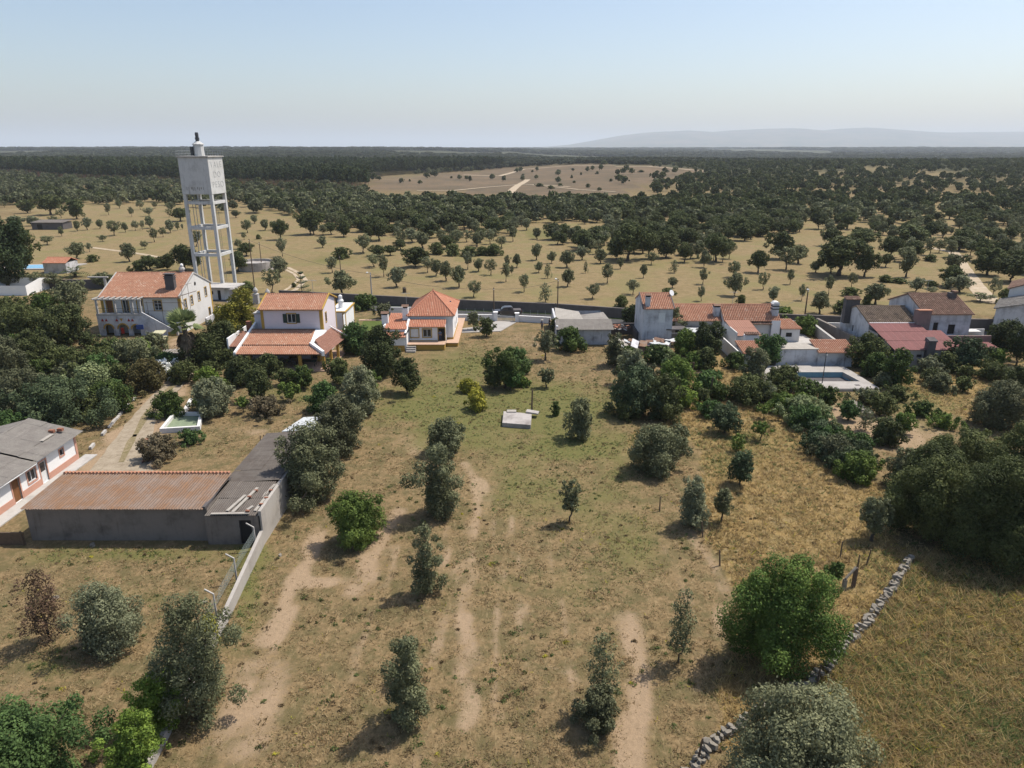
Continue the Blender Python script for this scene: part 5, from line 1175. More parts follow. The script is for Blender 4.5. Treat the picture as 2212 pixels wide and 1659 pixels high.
o = struct(MB().slab([(-28, 126.6, .095), (-18, 126.6, .095), (-18, 127.4, .095), (-28, 127.4, .095)], .05).obj('garden_path', 'paving'))
o = struct(MB().slab([(-25.1, 109.2, .12), (-24.0, 109.2, .12), (-24.0, 114, .12), (-25.1, 114, .12)], .06).obj('side_paving', 'paving'))
wallobj([(-24.6, 131.6), (-13.6, 131.2)], 1.5, .25, 'clean', 'white wall stretch behind the lawn tree', 'garden_wall')
# drive with pale kerb
k = NT('dry verge grass', .95, .08); M['verge_grass'] = k.out(k.mix(k.ramp(k.noise(2.2, 7, .8), .35, .65), (.15, .13, .06), (.27, .215, .135)))
ribbon('gravel_drive', [(252, 1030), (272, 975), (304, 915), (357, 850), (405, 800), (415, 745)], [6.2, 4.0, 3.2, 2.7, 2.7, 3.6], 'drive', .075)
ribbon('drive_verge', [(290, 945), (315, 900), (360, 848), (402, 806)], [.4, .9, .9, .4], 'verge_grass', .098)
ribbon('drive_verge', [(262, 1000), (283, 955), (292, 940)], [.5, .8, .4], 'verge_grass', .098)
ribbon('wheel_track', [(303, 890), (352, 843), (398, 800), (408, 745)], [.7, .9, 1.0, 1.4], 'drive', .083)
ribbon('wheel_track', [(258, 985), (285, 945), (322, 902), (366, 855), (412, 806), (422, 752)], [.5, .8, .9, .9, 1.0, 1.4], 'drive', .087)
# pale kerb stones
kb = root('kerb_wall', 'broken pale kerb line along the left edge of the gravel drive', 'kerb', (0, 0, 0))
pts = [G(195, 972), G(235, 925), G(285, 868), G(330, 828), G(372, 800)]
rs_ = random.Random(2)
for p, q in zip(pts[:-1], pts[1:]):
    L_ = (q-p).length; n = int(L_/1.3); d = (q-p).normalized(); n_ = Vector((d.y, -d.x, 0))*.13
    for i in range(n):
        if rs_.random() < .15: continue
        a_ = p+d*(i*1.3+.03); b_ = a_+d*1.2; m = MB(); h_ = .16+rs_.random()*.16
        m.hexa([(v_.x, v_.y, -.05) for v_ in (a_+n_, b_+n_, b_-n_, a_-n_)], [(v_.x, v_.y, h_) for v_ in (a_+n_, b_+n_, b_-n_, a_-n_)]); m.obj('kerb_stone', 'concrete', kb)
# far tracks
ribbon('dirt_track', [(610, 640), (640, 625), (660, 605), (650, 592), (622, 578)], 1.1, 'track', .05)
ribbon('dirt_track', [(590, 642), (625, 622), (645, 604), (636, 592), (612, 580)], .8, 'track', .055)
ribbon('dirt_track', [(200, 585-50), (300, 548), (380, 562), (420, 570)], 1.6, 'track', .05)
ribbon('sandy_lane', [(2140, 655), (2110, 620), (2090, 590), (2080, 574), (2060, 545), (1985, 530)], [4.2, 3.6, 3.2, 3, 3, 3], 'track', .05)
# ================================================================ VEHICLES, PEOPLE, POLES
def wheel(par, x, y, r=.38, w_=.26):
    m = MB(); m.tube([(x, y-w_/2, r), (x, y+w_/2, r)], r, 16); t = m.obj('wheel', 'tyre', par)
    m = MB(); m.tube([(x, y-w_/2-.01, r), (x, y+w_/2+.01, r)], r*.6, 12); m.obj('rim', 'galv', t)
pk_ = root('pickup_truck', 'dark grey double-cab pickup parked in front of the driveway gate', 'pickup truck', (-.9, 130.6, .06), 6)
def sect(par, name, mat, prof, y0, y1, bev=.03, inset=0):   # side profile (x,z) extruded over y
    m = MB(); m.extr([(x, y0, z) for x, z in prof], (0, y1-y0, 0)); return m.obj(name, mat, par, bevel=bev)
body = [(-2.62, .45), (-2.6, .95), (-2.45, 1.08), (-1.35, 1.14), (-.1, 1.16), (2.6, 1.16), (2.66, .5), (2.05, .42), (1.95, .72), (1.6, .88), (1.2, .72), (1.1, .42), (-1.15, .42), (-1.25, .72), (-1.6, .88), (-1.98, .72), (-2.08, .42)]
sect(pk_, 'body', 'paint', body[::-1], -.92, .92)
cab = [(-1.35, 1.13), (-.72, 1.66), (-.45, 1.76), (.75, 1.78), (1.0, 1.62), (1.12, 1.15)]
cb = sect(pk_, 'cab', 'paint', cab[::-1], -.78, .78, .06)
for s_ in (-1, 1):
    sect(cb, 'side_window', 'glass', [(-1.0, 1.2), (-.62, 1.6), (-.12, 1.66), (-.12, 1.2)], s_*.79-.006, s_*.79+.006, 0)
    sect(cb, 'side_window', 'glass', [(-.02, 1.2), (-.02, 1.66), (.68, 1.66), (.85, 1.2)], s_*.79-.006, s_*.79+.006, 0)
    m = MB(); m.box(-2.63, -2.45, s_*.72-.14, s_*.72+.14, .82, .98); m.obj('headlight', 'frame', pk_)
    m = MB(); m.box(2.6, 2.67, s_*.8-.08, s_*.8+.08, .8, 1.1); m.obj('tail_light', 'redp', pk_)
    m = MB(); m.box(-.95, -.75, s_*1.0-.1, s_*1.0+.1, 1.15, 1.3); m.obj('mirror', 'steel', pk_)
    for x in (-1.62, 1.58): wheel(pk_, x, s_*.82)
m = MB(); m.box(1.18, 2.56, -.8, .8, 1.17, 1.19); m.obj('load_bed', 'soot', pk_)
m = MB(); m.quad((-1.32, -.7, 1.18), (-.75, -.66, 1.66), (-.75, .66, 1.66), (-1.32, .7, 1.18)); o = m.obj('windscreen', 'glass', cb); o.location = (-.02, 0, .02)
m = MB(); m.box(-2.72, -2.58, -.88, .88, .42, .62); m.obj('bumper', 'galv', pk_)
pj = G(345, 743)
jp = root('open_jeep', 'cream open jeep with canvas top half hidden behind shrubs below the farmhouse stairs', 'jeep', (pj.x, pj.y, 0), 100)
sect(jp, 'body', 'cream', [(-1.8, .45), (-1.8, 1.0), (-.6, 1.1), (-.5, .9), (1.7, .95), (1.7, .45)][::-1], -.8, .8)
sect(jp, 'canvas_top', 'cream', [(-.5, 1.65), (-.4, 1.85), (1.6, 1.9), (1.7, 1.7)][::-1], -.82, .82)
m = MB()
for x in (-.5, 1.6):
    for y in (-.75, .75): m.tube([(x, y, .9), (x, y, 1.7)], .04, 5)
m.obj('roof_frame', 'steel', jp)
m = MB(); m.quad((-.62, -.7, 1.1), (-.5, -.7, 1.65), (-.5, .7, 1.65), (-.62, .7, 1.1)); m.obj('windscreen', 'glass', jp)
for x in (-1.25, 1.2):
    for s_ in (-1, 1): wheel(jp, x, s_*.72, .38, .22)
pt = G(380, 775)
B = root('water_trough', 'dark square trough filled with pale rubble beside the palm', 'trough', (pt.x, pt.y, 0))
m = MB(); m.box(-2, 2, -1.2, 1.2, 0, 1.2); m.obj('tank', 'soot', B); m = MB(); m.box(-1.8, 1.8, -1, 1, 1.203, 1.25); m.obj('fill', 'pale_sheet', B)
for i in range(9): m = MB(); m.tube([(-1.7+i*.4, -.8, 1.3), (-1.4+i*.42, .9, 1.5+.2*math.sin(i))], .04, 4); m.obj('branch', 'twig', B)
# ---- people: skinned bodies
def person(label, loc, rz, pose, shirt, hat=None, h=1.72):
    r = root('person', label, 'person', loc, rz)
    J = dict(pel=(0, 0, .95), sp=(0, -.01, 1.2), ch=(0, 0, 1.38), nk=(0, .0, 1.5), hd=(0, -.02, 1.60), ht=(0, -.01, 1.70))
    sh = .19; hp = .10
    L = pose
    P_ = [J['pel'], J['sp'], J['ch'], J['nk'], J['hd'], J['ht']]; R_ = [.15, .135, .15, .06, .095, .07]; E = [(0, 1), (1, 2), (2, 3), (3, 4), (4, 5)]
    def chain(start, pts, rr):
        prev = start
        for p, q in zip(pts, rr): P_.append(p); R_.append(q); E.append((prev, len(P_)-1)); prev = len(P_)-1
    for s_ in (-1, 1):
        lx, ly = L['leg'][0 if s_ < 0 else 1]
        chain(0, [(s_*hp, 0, .86), (s_*(hp+lx*.5), ly*.5-.02, .48), (s_*(hp+lx), ly, .09), (s_*(hp+lx), ly-.14, .05)], [.09, .06, .042, .04])
        e, w2 = L['arm'][0 if s_ < 0 else 1]
        hx, hy, hz_ = w2; chain(2, [(s_*sh, 0, 1.40), (s_*e[0], e[1], e[2]), (s_*hx, hy, hz_)], [.065, .042, .03]); wi = len(P_)-1
        for f_ in range(5):
            a = (f_-2)*.022; chain(wi, [(s_*hx+a, hy-.02, hz_-.06), (s_*hx+a*1.3, hy-.03, hz_-.10-.008*(2-abs(f_-2)))], [.010, .008])
    me = bpy.data.meshes.new('body'); me.from_pydata(P_, E, []); me.update(); o = link(bpy.data.objects.new('body', me), r)
    me.materials.append(M['skin'])
    sk = o.modifiers.new('skin', 'SKIN'); me.skin_vertices.new() if not me.skin_vertices else None
    for i, q in enumerate(R_): me.skin_vertices[0].data[i].radius = (q, q)
    me.skin_vertices[0].data[0].use_root = True
    ss_ = o.modifiers.new('sub', 'SUBSURF'); ss_.levels = 1; ss_.render_levels = 1
    # clothes follow the same joints, a little fuller
    def cloth(name, idx, edges, extra, mat):
        m2 = bpy.data.meshes.new(name); m2.from_pydata([P_[i] for i in idx], [(idx.index(a), idx.index(b)) for a, b in edges], []); m2.update()
        oc = link(bpy.data.objects.new(name, m2), r); m2.materials.append(M[mat]); oc.modifiers.new('skin', 'SKIN')
        if not m2.skin_vertices: m2.skin_vertices.new()
        for j, i in enumerate(idx): m2.skin_vertices[0].data[j].radius = (R_[i]+extra, R_[i]+extra)
        m2.skin_vertices[0].data[0].use_root = True; s3 = oc.modifiers.new('sub', 'SUBSURF'); s3.levels = 1; s3.render_levels = 1
    A0 = 6+4; A1 = A0+3+10+4
    cloth('shirt', [0, 1, 2, A0, A0+1, A1, A1+1], [(0, 1), (1, 2), (2, A0), (A0, A0+1), (2, A1), (A1, A1+1)], .02, shirt)
    l0, l1 = 6, 6+4+3+10
    cloth('trousers', [0, l0, l0+1, l0+2, l1, l1+1, l1+2], [(0, l0), (l0, l0+1), (l0+1, l0+2), (0, l1), (l1, l1+1), (l1+1, l1+2)], .018, 'trousers')
    m = MB(); m.lathe([(.03, 1.585), (.035, 1.60), (.012, 1.615)], 6, (0, -.125, 0)); m.obj('nose', 'skin', r)
    if hat: m = MB(); m.lathe([(.24, 1.70), (.235, 1.715), (.11, 1.72), (.10, 1.81), (.04, 1.83)], 16, (0, -.01, 0)); m.obj('hat', hat, r)
    else: m = MB(); m.lathe([(.112, 1.62), (.12, 1.68), (.09, 1.75), (.03, 1.77)], 12, (0, .015, 0)); m.obj('hair', 'dark', r)
    return r
pa = dict(leg=[(.0, .0), (.0, -.05)], arm=[((.27, .02, 1.12), (.24, -.12, .92)), ((.28, .0, 1.14), (.20, -.22, 1.02))])
pb = dict(leg=[(.02, -.12), (.02, .12)], arm=[((.27, .02, 1.12), (.26, -.04, .86)), ((.26, -.02, 1.12), (.18, -.24, 1.2))])
q = G(1170.5, 711.5); person('person in a pale wide hat and blue-grey shirt standing on the dry grass', (q.x, q.y, 0), 40, pa, 'shirt', 'straw')
q = G(1187, 708.8); person('person in dark clothes standing beside the shrub left of the shed', (q.x, q.y, 0), -60, pb, 'shirt2')
person('person in white-patterned top standing in the open cottage doorway', (-11.35, 108.8, .98), 10, pa, 'shirt', None)
# ---- utility poles and wires
def pole(u, vb, vt, label, lamp=False, mat='wood', r=.13):
    p = G(u, vb); Z = PR(p.x, p.y)[2]; h = (vb-vt)*Z/FP/math.cos(math.atan2(CAM_H, p.y))
    o = root('utility_pole', label, 'pole', (p.x, p.y, 0)); m = MB(); m.tube([(0, 0, -.2), (0, 0, h)], [r, r*.65], 8); m.obj('post', mat, o)
    m = MB(); m.tube([(0, 0, h-.35), (.0, -.25, h-.35)], .035, 5); m.lathe([(.05, h-.4), (.08, h-.33), (.05, h-.26)], 6, (0, -.25, 0)); m.obj('insulator', 'frame', o)
    if lamp:
        m = MB(); m.tube([(0, 0, h-.1), (-.3, -.45, h+.15), (-.45, -.8, h+.15)], .035, 6); a = m.obj('arm', 'galv', o)
        m = MB(); m.box(-.62, -.30, -1.2, -.65, h+.08, h+.22); m.obj('lamp_head', 'frame', a)
    return Vector((p.x, p.y, h-.3))
t1 = pole(552, 640, 520, 'tall thin pole right of the water tower behind the villa')
t2 = pole(804, 655, 590, 'grey street lamp pole behind the garden between villa and cottage', True, 'oldwall', .16)
t3 = pole(1067, 681, 622, 'short pole rising behind the pickup', False)
t4 = pole(1204, 683, 604, 'street lamp pole by the corner of the storage shed', True, 'wood')
t5 = pole(1738, 685, 626, 'street lamp pole behind the tower house row at right', True, 'wood', .16)
t6 = pole(736, 588, 553, 'pole in the meadow behind the villa')
t7 = pole(566, 580, 524, 'thin pole standing by the round water tank')
t8 = pole(1775, 834, 762, 'slim metal pole at the front edge of the drained pool', False, 'steel', .07)
def wire(a, b, sag, label):
    m = MB(); m.tube([a.lerp(b, i/12)-Vector((0, 0, sag*4*(i/12)*(1-i/12))) for i in range(13)], .022, 4, False); o = m.obj('overhead_wire', 'steel'); tag(o, label, 'wire')
wire(t1, t2, .9, 'sagging wire from the tower pole to the lamp pole behind the garden'); wire(t2, t3, .9, 'wire crossing behind the cottage roof to the pole at the pickup')
wire(t3, t4, .5, 'wire between the pickup pole and the shed lamp pole'); wire(t5, Vector((42.4, 112.5, 5.3)), .5, 'wire sloping down from the right lamp pole to the long house')
# ================================================================ STONE WALL, POSTS
sw = root('dry_stone_wall', 'tumbled dry stone wall running diagonally up to the dark oaks', 'stone wall', (0, 0, 0))
sm = []
for i in range(6):
    rs = np.random.RandomState(40+i); v_ = []
    for z in (-.5, .5):
        for a in range(6): r_ = (.38+.22*rs.rand())*(1 if z < 0 else .8); v_.append((r_*math.cos(a*1.047+.2*rs.rand())*1.25, r_*math.sin(a*1.047), z*(.55+.3*rs.rand())))
    f_ = [tuple(range(6))[::-1], tuple(range(6, 12))]+[(a, (a+1) % 6, (a+1) % 6+6, a+6) for a in range(6)]
    sm.append(mkmesh('stone', v_, f_, M['rockm']))
path = [G(1966, 1207), G(1925, 1275), G(1870, 1350), G(1815, 1405), G(1785, 1450), G(1740, 1480), G(1690, 1500), G(1600, 1570), G(1545, 1600), G(1500, 1655), G(1470, 1700)]
rs = random.Random(12); n_st = 0
for p, q in zip(path[:-1], path[1:]):
    L_ = (q-p).length; d = (q-p).normalized(); n_ = Vector((d.y, -d.x, 0)); k_ = max(1, int(L_/.43))
    for i in range(k_):
        for lay in range(2):
            for s_ in (-1, 1):
                if n_st >= 295 or (lay == 1 and s_ == 1 and i % 3 == 0): continue
                c_ = p+d*(L_*(i+.5*(lay % 2))/k_+rs.uniform(-.06, .06))+n_*s_*(.12 if lay < 2 else 0)*rs.uniform(.8, 1.4)
                if lay == 2 and rs.random() < .3: continue
                o = link(bpy.data.objects.new('stone', rs.choice(sm)), sw); n_st += 1
                o.location = (c_.x, c_.y, .10+lay*.22+rs.uniform(-.05, .07)); s = rs.uniform(.22, .46); o.scale = (s*rs.uniform(.9, 1.3), s*rs.uniform(.7, 1.0), s*rs.uniform(.55, .9))
                o.rotation_euler = (rs.uniform(-.25, .25), rs.uniform(-.25, .25), rs.random()*6.28)
rb = root('stone_wall_remnant', 'short remnant of stone walling beside the big grey olive at right', 'stone wall', (0, 0, 0))
for i in range(18):
    c_ = G(1838+i*2.1, 880+i*1.4+rs.uniform(-2, 2)); o = link(bpy.data.objects.new('stone', rs.choice(sm)), rb); o.location = (c_.x, c_.y, .3+.3*(i % 2)); s = rs.uniform(.7, 1.0); o.scale = (s, s, s*.8); o.rotation_euler = (0, 0, rs.random()*6)
fp = [(1425, 1105, 'wooden fence stake at the field edge below the bushy olives'), (1555, 1222, 'thin wooden stake on the earth bank'), (1518, 1160, 'short stake between the two plots by the column olive'), (1632, 1330, 'dark stake partly behind the big green tree'), (1815, 1205, 'stake standing left of the dark oaks'), (1872, 1220, 'thick stake near the upper end of the stone wall'), (1852, 1232, 'thin stake beside the thick one near the stone wall'), (1765, 1480, 'leaning thick stake against the lower stone wall'), (1508, 1640, 'dark stake at the bottom edge beside the stone wall'), (1440, 985, 'stake beside the bushy olive pair'), (1480, 880, 'pergola stake standing alone in the golden grass')]
for u, v, l in fp:
    p = G(u, v); m = MB(); m.tube([(0, 0, -.2), (.05*math.sin(u), .04, 1.35)], [.07, .05], 6); o = m.obj('fence_stake', 'wood'); o.location = p; o.rotation_euler = (.08*math.sin(v), .1*math.cos(u), 0); tag(o, l, 'stake')
p = G(1822, 1275); B = root('stone_gate_frame', 'pale stone post with slanting bar standing in the golden grass', 'gate frame', p)
m = MB(); m.box(-.12, .12, -.12, .12, -.1, .9); m.obj('post', 'rockm', B); m = MB(); m.box(.75, .98, .3, .5, -.1, 1.6); m.obj('post', 'wood', B); m = MB(); m.tube([(0, 0, .95), (.85, .4, 1.65)], .1, 6); m.obj('bar', 'rockm', B)
p = G(1492, 850); B = root('timber_pergola', 'crooked pergola of thin posts and poles in the overgrown plot', 'pergola', p)
for (x, y) in ((-1.2, 0), (1.2, 1.2), (2.4, -.6), (-2.2, 5.5), (1.6, 6.0)): m = MB(); m.tube([(x, y, -.1), (x+.08, y, 2.4)], .09, 6); m.obj('post', 'wood', B)
m = MB(); m.tube([(-1.3, 0, 2.35), (1.4, 1.2, 2.5)], .06, 5); m.tube([(-2.3, 5.5, 2.4), (1.8, 6, 2.3)], .05, 5); m.tube([(-2.3, 5.5, 1.4), (1.8, 6, 1.3)], .04, 5); m.obj('rail', 'wood', B)
m = MB(); m.box(.2, .7, 5.2, 5.6, 1.9, 2.2); m.obj('white_sheet', 'clean', B)
for u, v, s, l in ((1352, 1290-50, .3, 'rock'), ):
    pass
for u, v, s, l in ((120, 1652-360, .32, 'pale flat stone in the upper left of the dry plot'), (823, 1415, .28, 'reddish stone beside the low wall fence'), (254, 1395, .16, 'dark reddish stone below the round olive'), (605, 1200, .3, 'small white stone on the grass by the boundary wall'), (200, 1178, .45, 'flat pale stone at the foot of the barn wall'), (185, 1325, .3, 'flat stone under the olive shadow')):
    o = link(bpy.data.objects.new('rock', sm[int(u) % 6])); o.location = G(u if u != 823 else 443, v if u != 823 else 1412-140+30, 0)+Vector((0, 0, .05)); o.scale = (s*1.3, s, s*.6); o.rotation_euler = (0, 0, u); tag(o, l, 'rock')
# ================================================================ NEAR PLANTS (picture foot u, v, width, height)
NT_ = [
 ('bush', 240, 1428, 148, 150, 'oliveg', 'round grey-green olive bush alone on the dry plot left of the fence'),
 ('sparse', 108, 1385, 115, 150, 'red', 'leafless-looking purple brown shrub on the dry plot'),
 ('bush', 440, 1585, 165, 255, 'olive', 'big dark olive swallowing the low fence wall'),
 ('bush', 455, 1395, 50, 60, 'yellow', 'yellow-green vine tuft on top of the big fence olive'),
 ('bush', 345, 1600, 90, 130, 'bright', 'bright lime vine climbing over the low wall'),
 ('bush', 298, 1690, 100, 130, 'bright', 'lowest bright vine mass on the wall at the frame bottom'),
 ('bush', 75, 1745, 290, 190, 'lush', 'broad-leaved dark green fig cut by the bottom corner'),
 ('bush', 773, 1187, 114, 125, 'fig', 'round bright fig tree in the middle of the bare strips'),
 ('column', 922, 1282, 66, 142, 'olive', 'narrow upright olive between two bare strips'),
 ('column', 948, 1110, 98, 150, 'olive', 'tall bushy olive above the narrow one in the row'),
 ('bush', 968, 985, 76, 80, 'olive', 'olive with ragged top at the head of the row'),
 ('bush', 672, 1100, 138, 172, 'olive', 'large olive leaning over the long shed roof'),
 ('bush', 738, 985, 100, 130, 'olived', 'grey olive behind the long shed'),
 ('bush', 778, 905, 85, 112, 'oliveg', 'silvery olive standing left of the small fruit tree'),
 ('column', 882, 1562, 96, 172, 'olive', 'thin grey olive at the bottom of the dry field'),
 ('bush', 1290, 1595, 92, 100, 'olived', 'low dense olive base at the bottom centre of the field'),
 ('thin', 1298, 1530, 72, 150, 'olive', 'sparse tall shoots rising over the dense olive base'),
 ('thin', 1465, 1432, 66, 150, 'olive', 'slim sparse olive right of the bare strip'),
 ('olive', 1230, 1128, 50, 92, 'olive', 'small olive sapling with a bare stem in mid field'),
 ('column', 1252, 948, 60, 88, 'olive', 'dense column olive right of the cistern'),
 ('column', 1494, 1137, 70, 108, 'oliveg', 'grey column olive on the plot boundary'),
 ('olive', 1558, 1128, 50, 74, 'olive', 'small ragged olive right of the grey column olive'),
 ('bush', 1412, 1032, 115, 112, 'olive', 'wide dark olive clump at the start of the golden grass'),
 ('bush', 1462, 985, 52, 70, 'olive', 'smaller olive shoulder behind the wide clump'),
 ('tree', 1597, 1048, 68, 76, 'teal', 'dark little tree with thick trunk in golden grass'),
 ('dome', 1668, 1476, 236, 245, 'ash', 'big bright green broadleaf tree above the stone wall'),
 ('dome', 1705, 1800, 310, 285, 'grey', 'large pale grey-green oak cut by the bottom edge'),
 ('dome', 2005, 1195, 190, 190, 'oak2', 'dark oak at the upper end of the stone wall'),
 ('dome', 2110, 1245, 210, 240, 'oak', 'tall dark oak forming the front of the oak clump'),
 ('dome', 2010, 1110, 180, 150, 'oak', 'round dark oak in the middle of the clump'),
 ('dome', 2170, 1170, 190, 240, 'oak2', 'dark oak at the right frame edge of the clump'),
 ('dome', 2090, 1050, 190, 120, 'oak2', 'rear oak crown of the dark clump'),
 ('bush', 1945, 1060, 70, 90, 'olive', 'grey olive at the left rear of the oak clump'),
 ('bush', 2150, 935, 120, 110, 'olived', 'large grey olive in the greenish grass at right'),
 ('olive', 1882, 1168, 78, 95, 'olive', 'grey olive between golden grass and dark oaks'),
 ('lolly', 1797, 1275, 45, 60, 'citrus', 'tiny round citrus bush by the pale gate frame'),
 ('bush', 1800, 1010, 90, 70, 'olived', 'dark part of the vine hedge at the plot edge'),
 ('bush', 1848, 1048, 80, 70, 'fig', 'bright leafy end of the vine hedge'),
 ('bush', 1768, 958, 80, 50, 'teal', 'upper low part of the vine hedge'),
 ('bush', 2035, 940-10, 60, 34, 'fig', 'low bright creeper on the hedge line right of the pale clearing'),
 ('bush', 1990, 905, 60, 36, 'citrus', 'green creeper in the hedge line behind the citrus trees'),
 ('bush', 1935, 870, 60, 36, 'oak2', 'dull green hedge shrub below the pool corner'),
 ('tree', 1786, 882, 48, 50, 'citrus', 'round citrus in front of the pool wall'),
 ('tree', 1832, 908, 56, 46, 'lush', 'low citrus with twin trunk in the pale clearing'),
 ('tree', 1900, 898, 80, 52, 'oak2', 'wide dark citrus in the pale clearing'),
 ('sparse', 1868, 930, 40, 50, 'grey', 'thin pale fruit tree in the pale clearing'),
 ('bush', 1910, 965, 62, 62, 'oak', 'dark dense fruit tree in the pale clearing'),
 ('tree', 1945, 935, 62, 48, 'fig', 'yellow-topped citrus at the right of the clearing'),
 ('column', 1628, 815, 50, 66, 'olive', 'grey olive left of the empty pool'),
 ('tree', 1662, 790, 80, 70, 'lush', 'bright fruit tree against the whitewashed workshop'),
 ('bush', 1690, 850, 90, 62, 'oak2', 'dark shrub hiding the left pool corner'),
 ('bush', 1740, 872, 80, 50, 'citrus', 'green shrub at the foot of the pool platform'),
 ('column', 1655, 870, 32, 48, 'oliveg', 'little silver olive left of the pool shrubs'),
 ('bush', 1730, 920, 100, 60, 'pale', 'pale reed-like thicket below the pool shrubs'),
 ('bush', 1690, 900, 70, 50, 'fig', 'light green brush left of the reed thicket'),
 ('bush', 1610, 880, 100, 70, 'oak2', 'olive-brown shrub in the overgrown plot'),
 ('bush', 1590, 800, 60, 40, 'citrus', 'low shrub on the golden slope below the store'),
 ('tree', 1565, 935, 86, 66, 'teal', 'dark bluish fruit tree in the overgrown plot'),
 ('bush', 1530, 905, 60, 42, 'lush', 'bright green shrub left of the bluish fruit tree'),
 ('lolly', 1650, 905, 56, 34, 'fig', 'flat bright shrub in the golden grass'),
 ('lolly', 1642, 952, 52, 42, 'fig', 'small umbrella-shaped bright bush'),
 ('sparse', 1592, 975, 40, 40, 'fig', 'thin green sapling below the bluish tree'),
 ('bush', 1372, 905, 95, 115, 'teal', 'dark rosemary-like mass left in the thicket'),
 ('bush', 1432, 912, 80, 100, 'oak', 'dull dark shrub at the centre of the thicket'),
 ('bush', 1455, 860, 80, 90, 'fig', 'bright green fig in the thicket'),
 ('bush', 1472, 885, 64, 50, 'bright', 'bright low fig branch in the thicket'),
 ('column', 1365, 832, 60, 80, 'oliveg', 'grey olive above the rosemary mass'),
 ('column', 1398, 860, 50, 75, 'olived', 'blue-grey olive beside the rosemary mass'),
 ('column', 1328, 790, 44, 72, 'olived', 'dark slim olive left of the fallen sheets'),
 ('bush', 1420, 790, 60, 45, 'citrus', 'rounded green shrub under the fallen sheets'),
 ('bush', 1458, 818, 56, 40, 'lush', 'leafy green shrub between thicket and ruin'),
 ('bush', 1478, 770, 56, 62, 'fig', 'bright fruit tree right of the fallen sheets'),
 ('tree', 1528, 775, 84, 82, 'dark', 'very dark dense tree beside the lean-to'),
 ('bush', 1520, 800, 52, 50, 'oak', 'dull shrub under the very dark tree'),
 ('bush', 1500, 800, 40, 40, 'fig', 'light shrub at the foot of the very dark tree'),
 ('olive', 1452, 730, 46, 66, 'olive', 'grey olive leaning on the tower house wall'),
 ('bush', 1362, 702, 40, 44, 'dark', 'black-green bush against the tower house gable'),
 ('bush', 1870, 800, 75, 80, 'oak2', 'dense shrub between pool and red sheet roof'),
 ('bush', 1890, 820, 60, 60, 'citrus', 'tawny-leaved shrub under the dense one'),
 ('bush', 1930, 840, 60, 90, 'citrus', 'ivy mass climbing right of the pool'),
 ('bush', 1905, 838, 44, 36, 'olive', 'grey low shrub by the pool deck corner'),
 ('tree', 2085, 800, 90, 74, 'teal', 'round green tree in front of the red sheet roof'),
 ('bush', 2038, 808, 50, 48, 'oak2', 'olive-green shrub left of the round green tree'),
 ('bush', 2005, 810, 60, 40, 'oliveg', 'silvery low shrub by the lean-to wall'),
 ('tree', 2150, 790, 60, 40, 'fig', 'light green flat tree behind the pale path'),
 ('bush', 2135, 822, 70, 36, 'oak2', 'dull low bush right of the round green tree'),
 ('tree', 2160, 770, 80, 80, 'dark', 'dark tree in front of the edge house'),
 ('tree', 2195, 790, 60, 90, 'dark', 'dark tree touching the right frame edge'),
 ('bush', 2190, 870, 60, 80, 'dark', 'dark shrub at the right edge above the grey olive'),
 # centre garden
 ('tree', 1092, 838, 92, 90, 'citrus', 'dense dark orange tree in the centre of the lawn'),
 ('bush', 1118, 815, 60, 64, 'lush', 'bright right half of the orange tree group'),
 ('tree', 1068, 840, 54, 52, 'oak2', 'smaller orange tree in front left of the dense one'),
 ('tree', 1102, 842, 46, 50, 'lush', 'orange tree in front right of the dense one'),
 ('bush', 1128, 838, 32, 26, 'fig', 'small light shrub right of the orange trees'),
 ('bush', 1012, 852, 42, 34, 'yellow', 'yellow-flowering shrub nearest the cottage'),
 ('bush', 1032, 890, 42, 50, 'yellow', 'yellow-flowering shrub with dark base'),
 ('olive', 1178, 778, 48, 66, 'grey', 'pale half-bare olive left of the green bush'),
 ('bush', 1232, 762, 56, 56, 'citrus', 'round green bush in front of the storage shed'),
 ('column', 1197, 729, 24, 44, 'oak', 'dark shrub at the shed corner beside the two people'),
 ('olive', 1180, 837, 36, 44, 'olive', 'small grey olive right of the orange trees'),
 ('column', 1200, 898, 18, 32, 'citrus', 'tiny shrub between cistern and column olive'),
 ('tree', 1051, 727, 42, 42, 'oak2', 'dark bare-legged tree by the driveway'),
 ('olive', 1025, 713, 32, 40, 'olive', 'young olive beside the cottage terrace'),
 ('tree', 880, 850, 78, 80, 'oak', 'spreading dark fruit tree below the cottage steps'),
 ('bush', 825, 815, 92, 112, 'dark', 'large dark laurel between villa and cottage'),
 ('bush', 768, 768, 66, 74, 'lush', 'green shrub at the verandah corner'),
 ('tree', 735, 832, 74, 62, 'oak2', 'round fruit tree at the right end of the verandah'),
 ('bush', 792, 860, 56, 60, 'fig', 'green shrub behind the silvery olive'),
 ('tree', 656, 838, 60, 52, 'citrus', 'round orange tree before the verandah posts'),
 ('tree', 626, 866, 42, 42, 'fig', 'tiny standard tree on the villa lawn'),
 ('tree', 560, 866, 80, 72, 'oak', 'leafy tree left of the round orange tree'),
 ('tree', 580, 815, 66, 54, 'oak', 'dark round shrub hiding the verandah middle'),
 ('bush', 525, 838, 66, 70, 'oak', 'dark shrub hiding the verandah left end'),
 ('bush', 700, 895, 70, 70, 'lush', 'bright leafy shrub behind the tin shelter'),
 ('lolly', 526, 892, 42, 36, 'fig', 'small yellow-green tree left of the leafy one'),
 ('bush', 462, 905, 92, 88, 'oliveg', 'big round blue-grey olive by the drive'),
 ('bush', 370, 905, 72, 62, 'citrus', 'round green bush inside the drive bend'),
 ('bush', 452, 838, 44, 46, 'bright', 'lime green shrub at the head of the drive'),
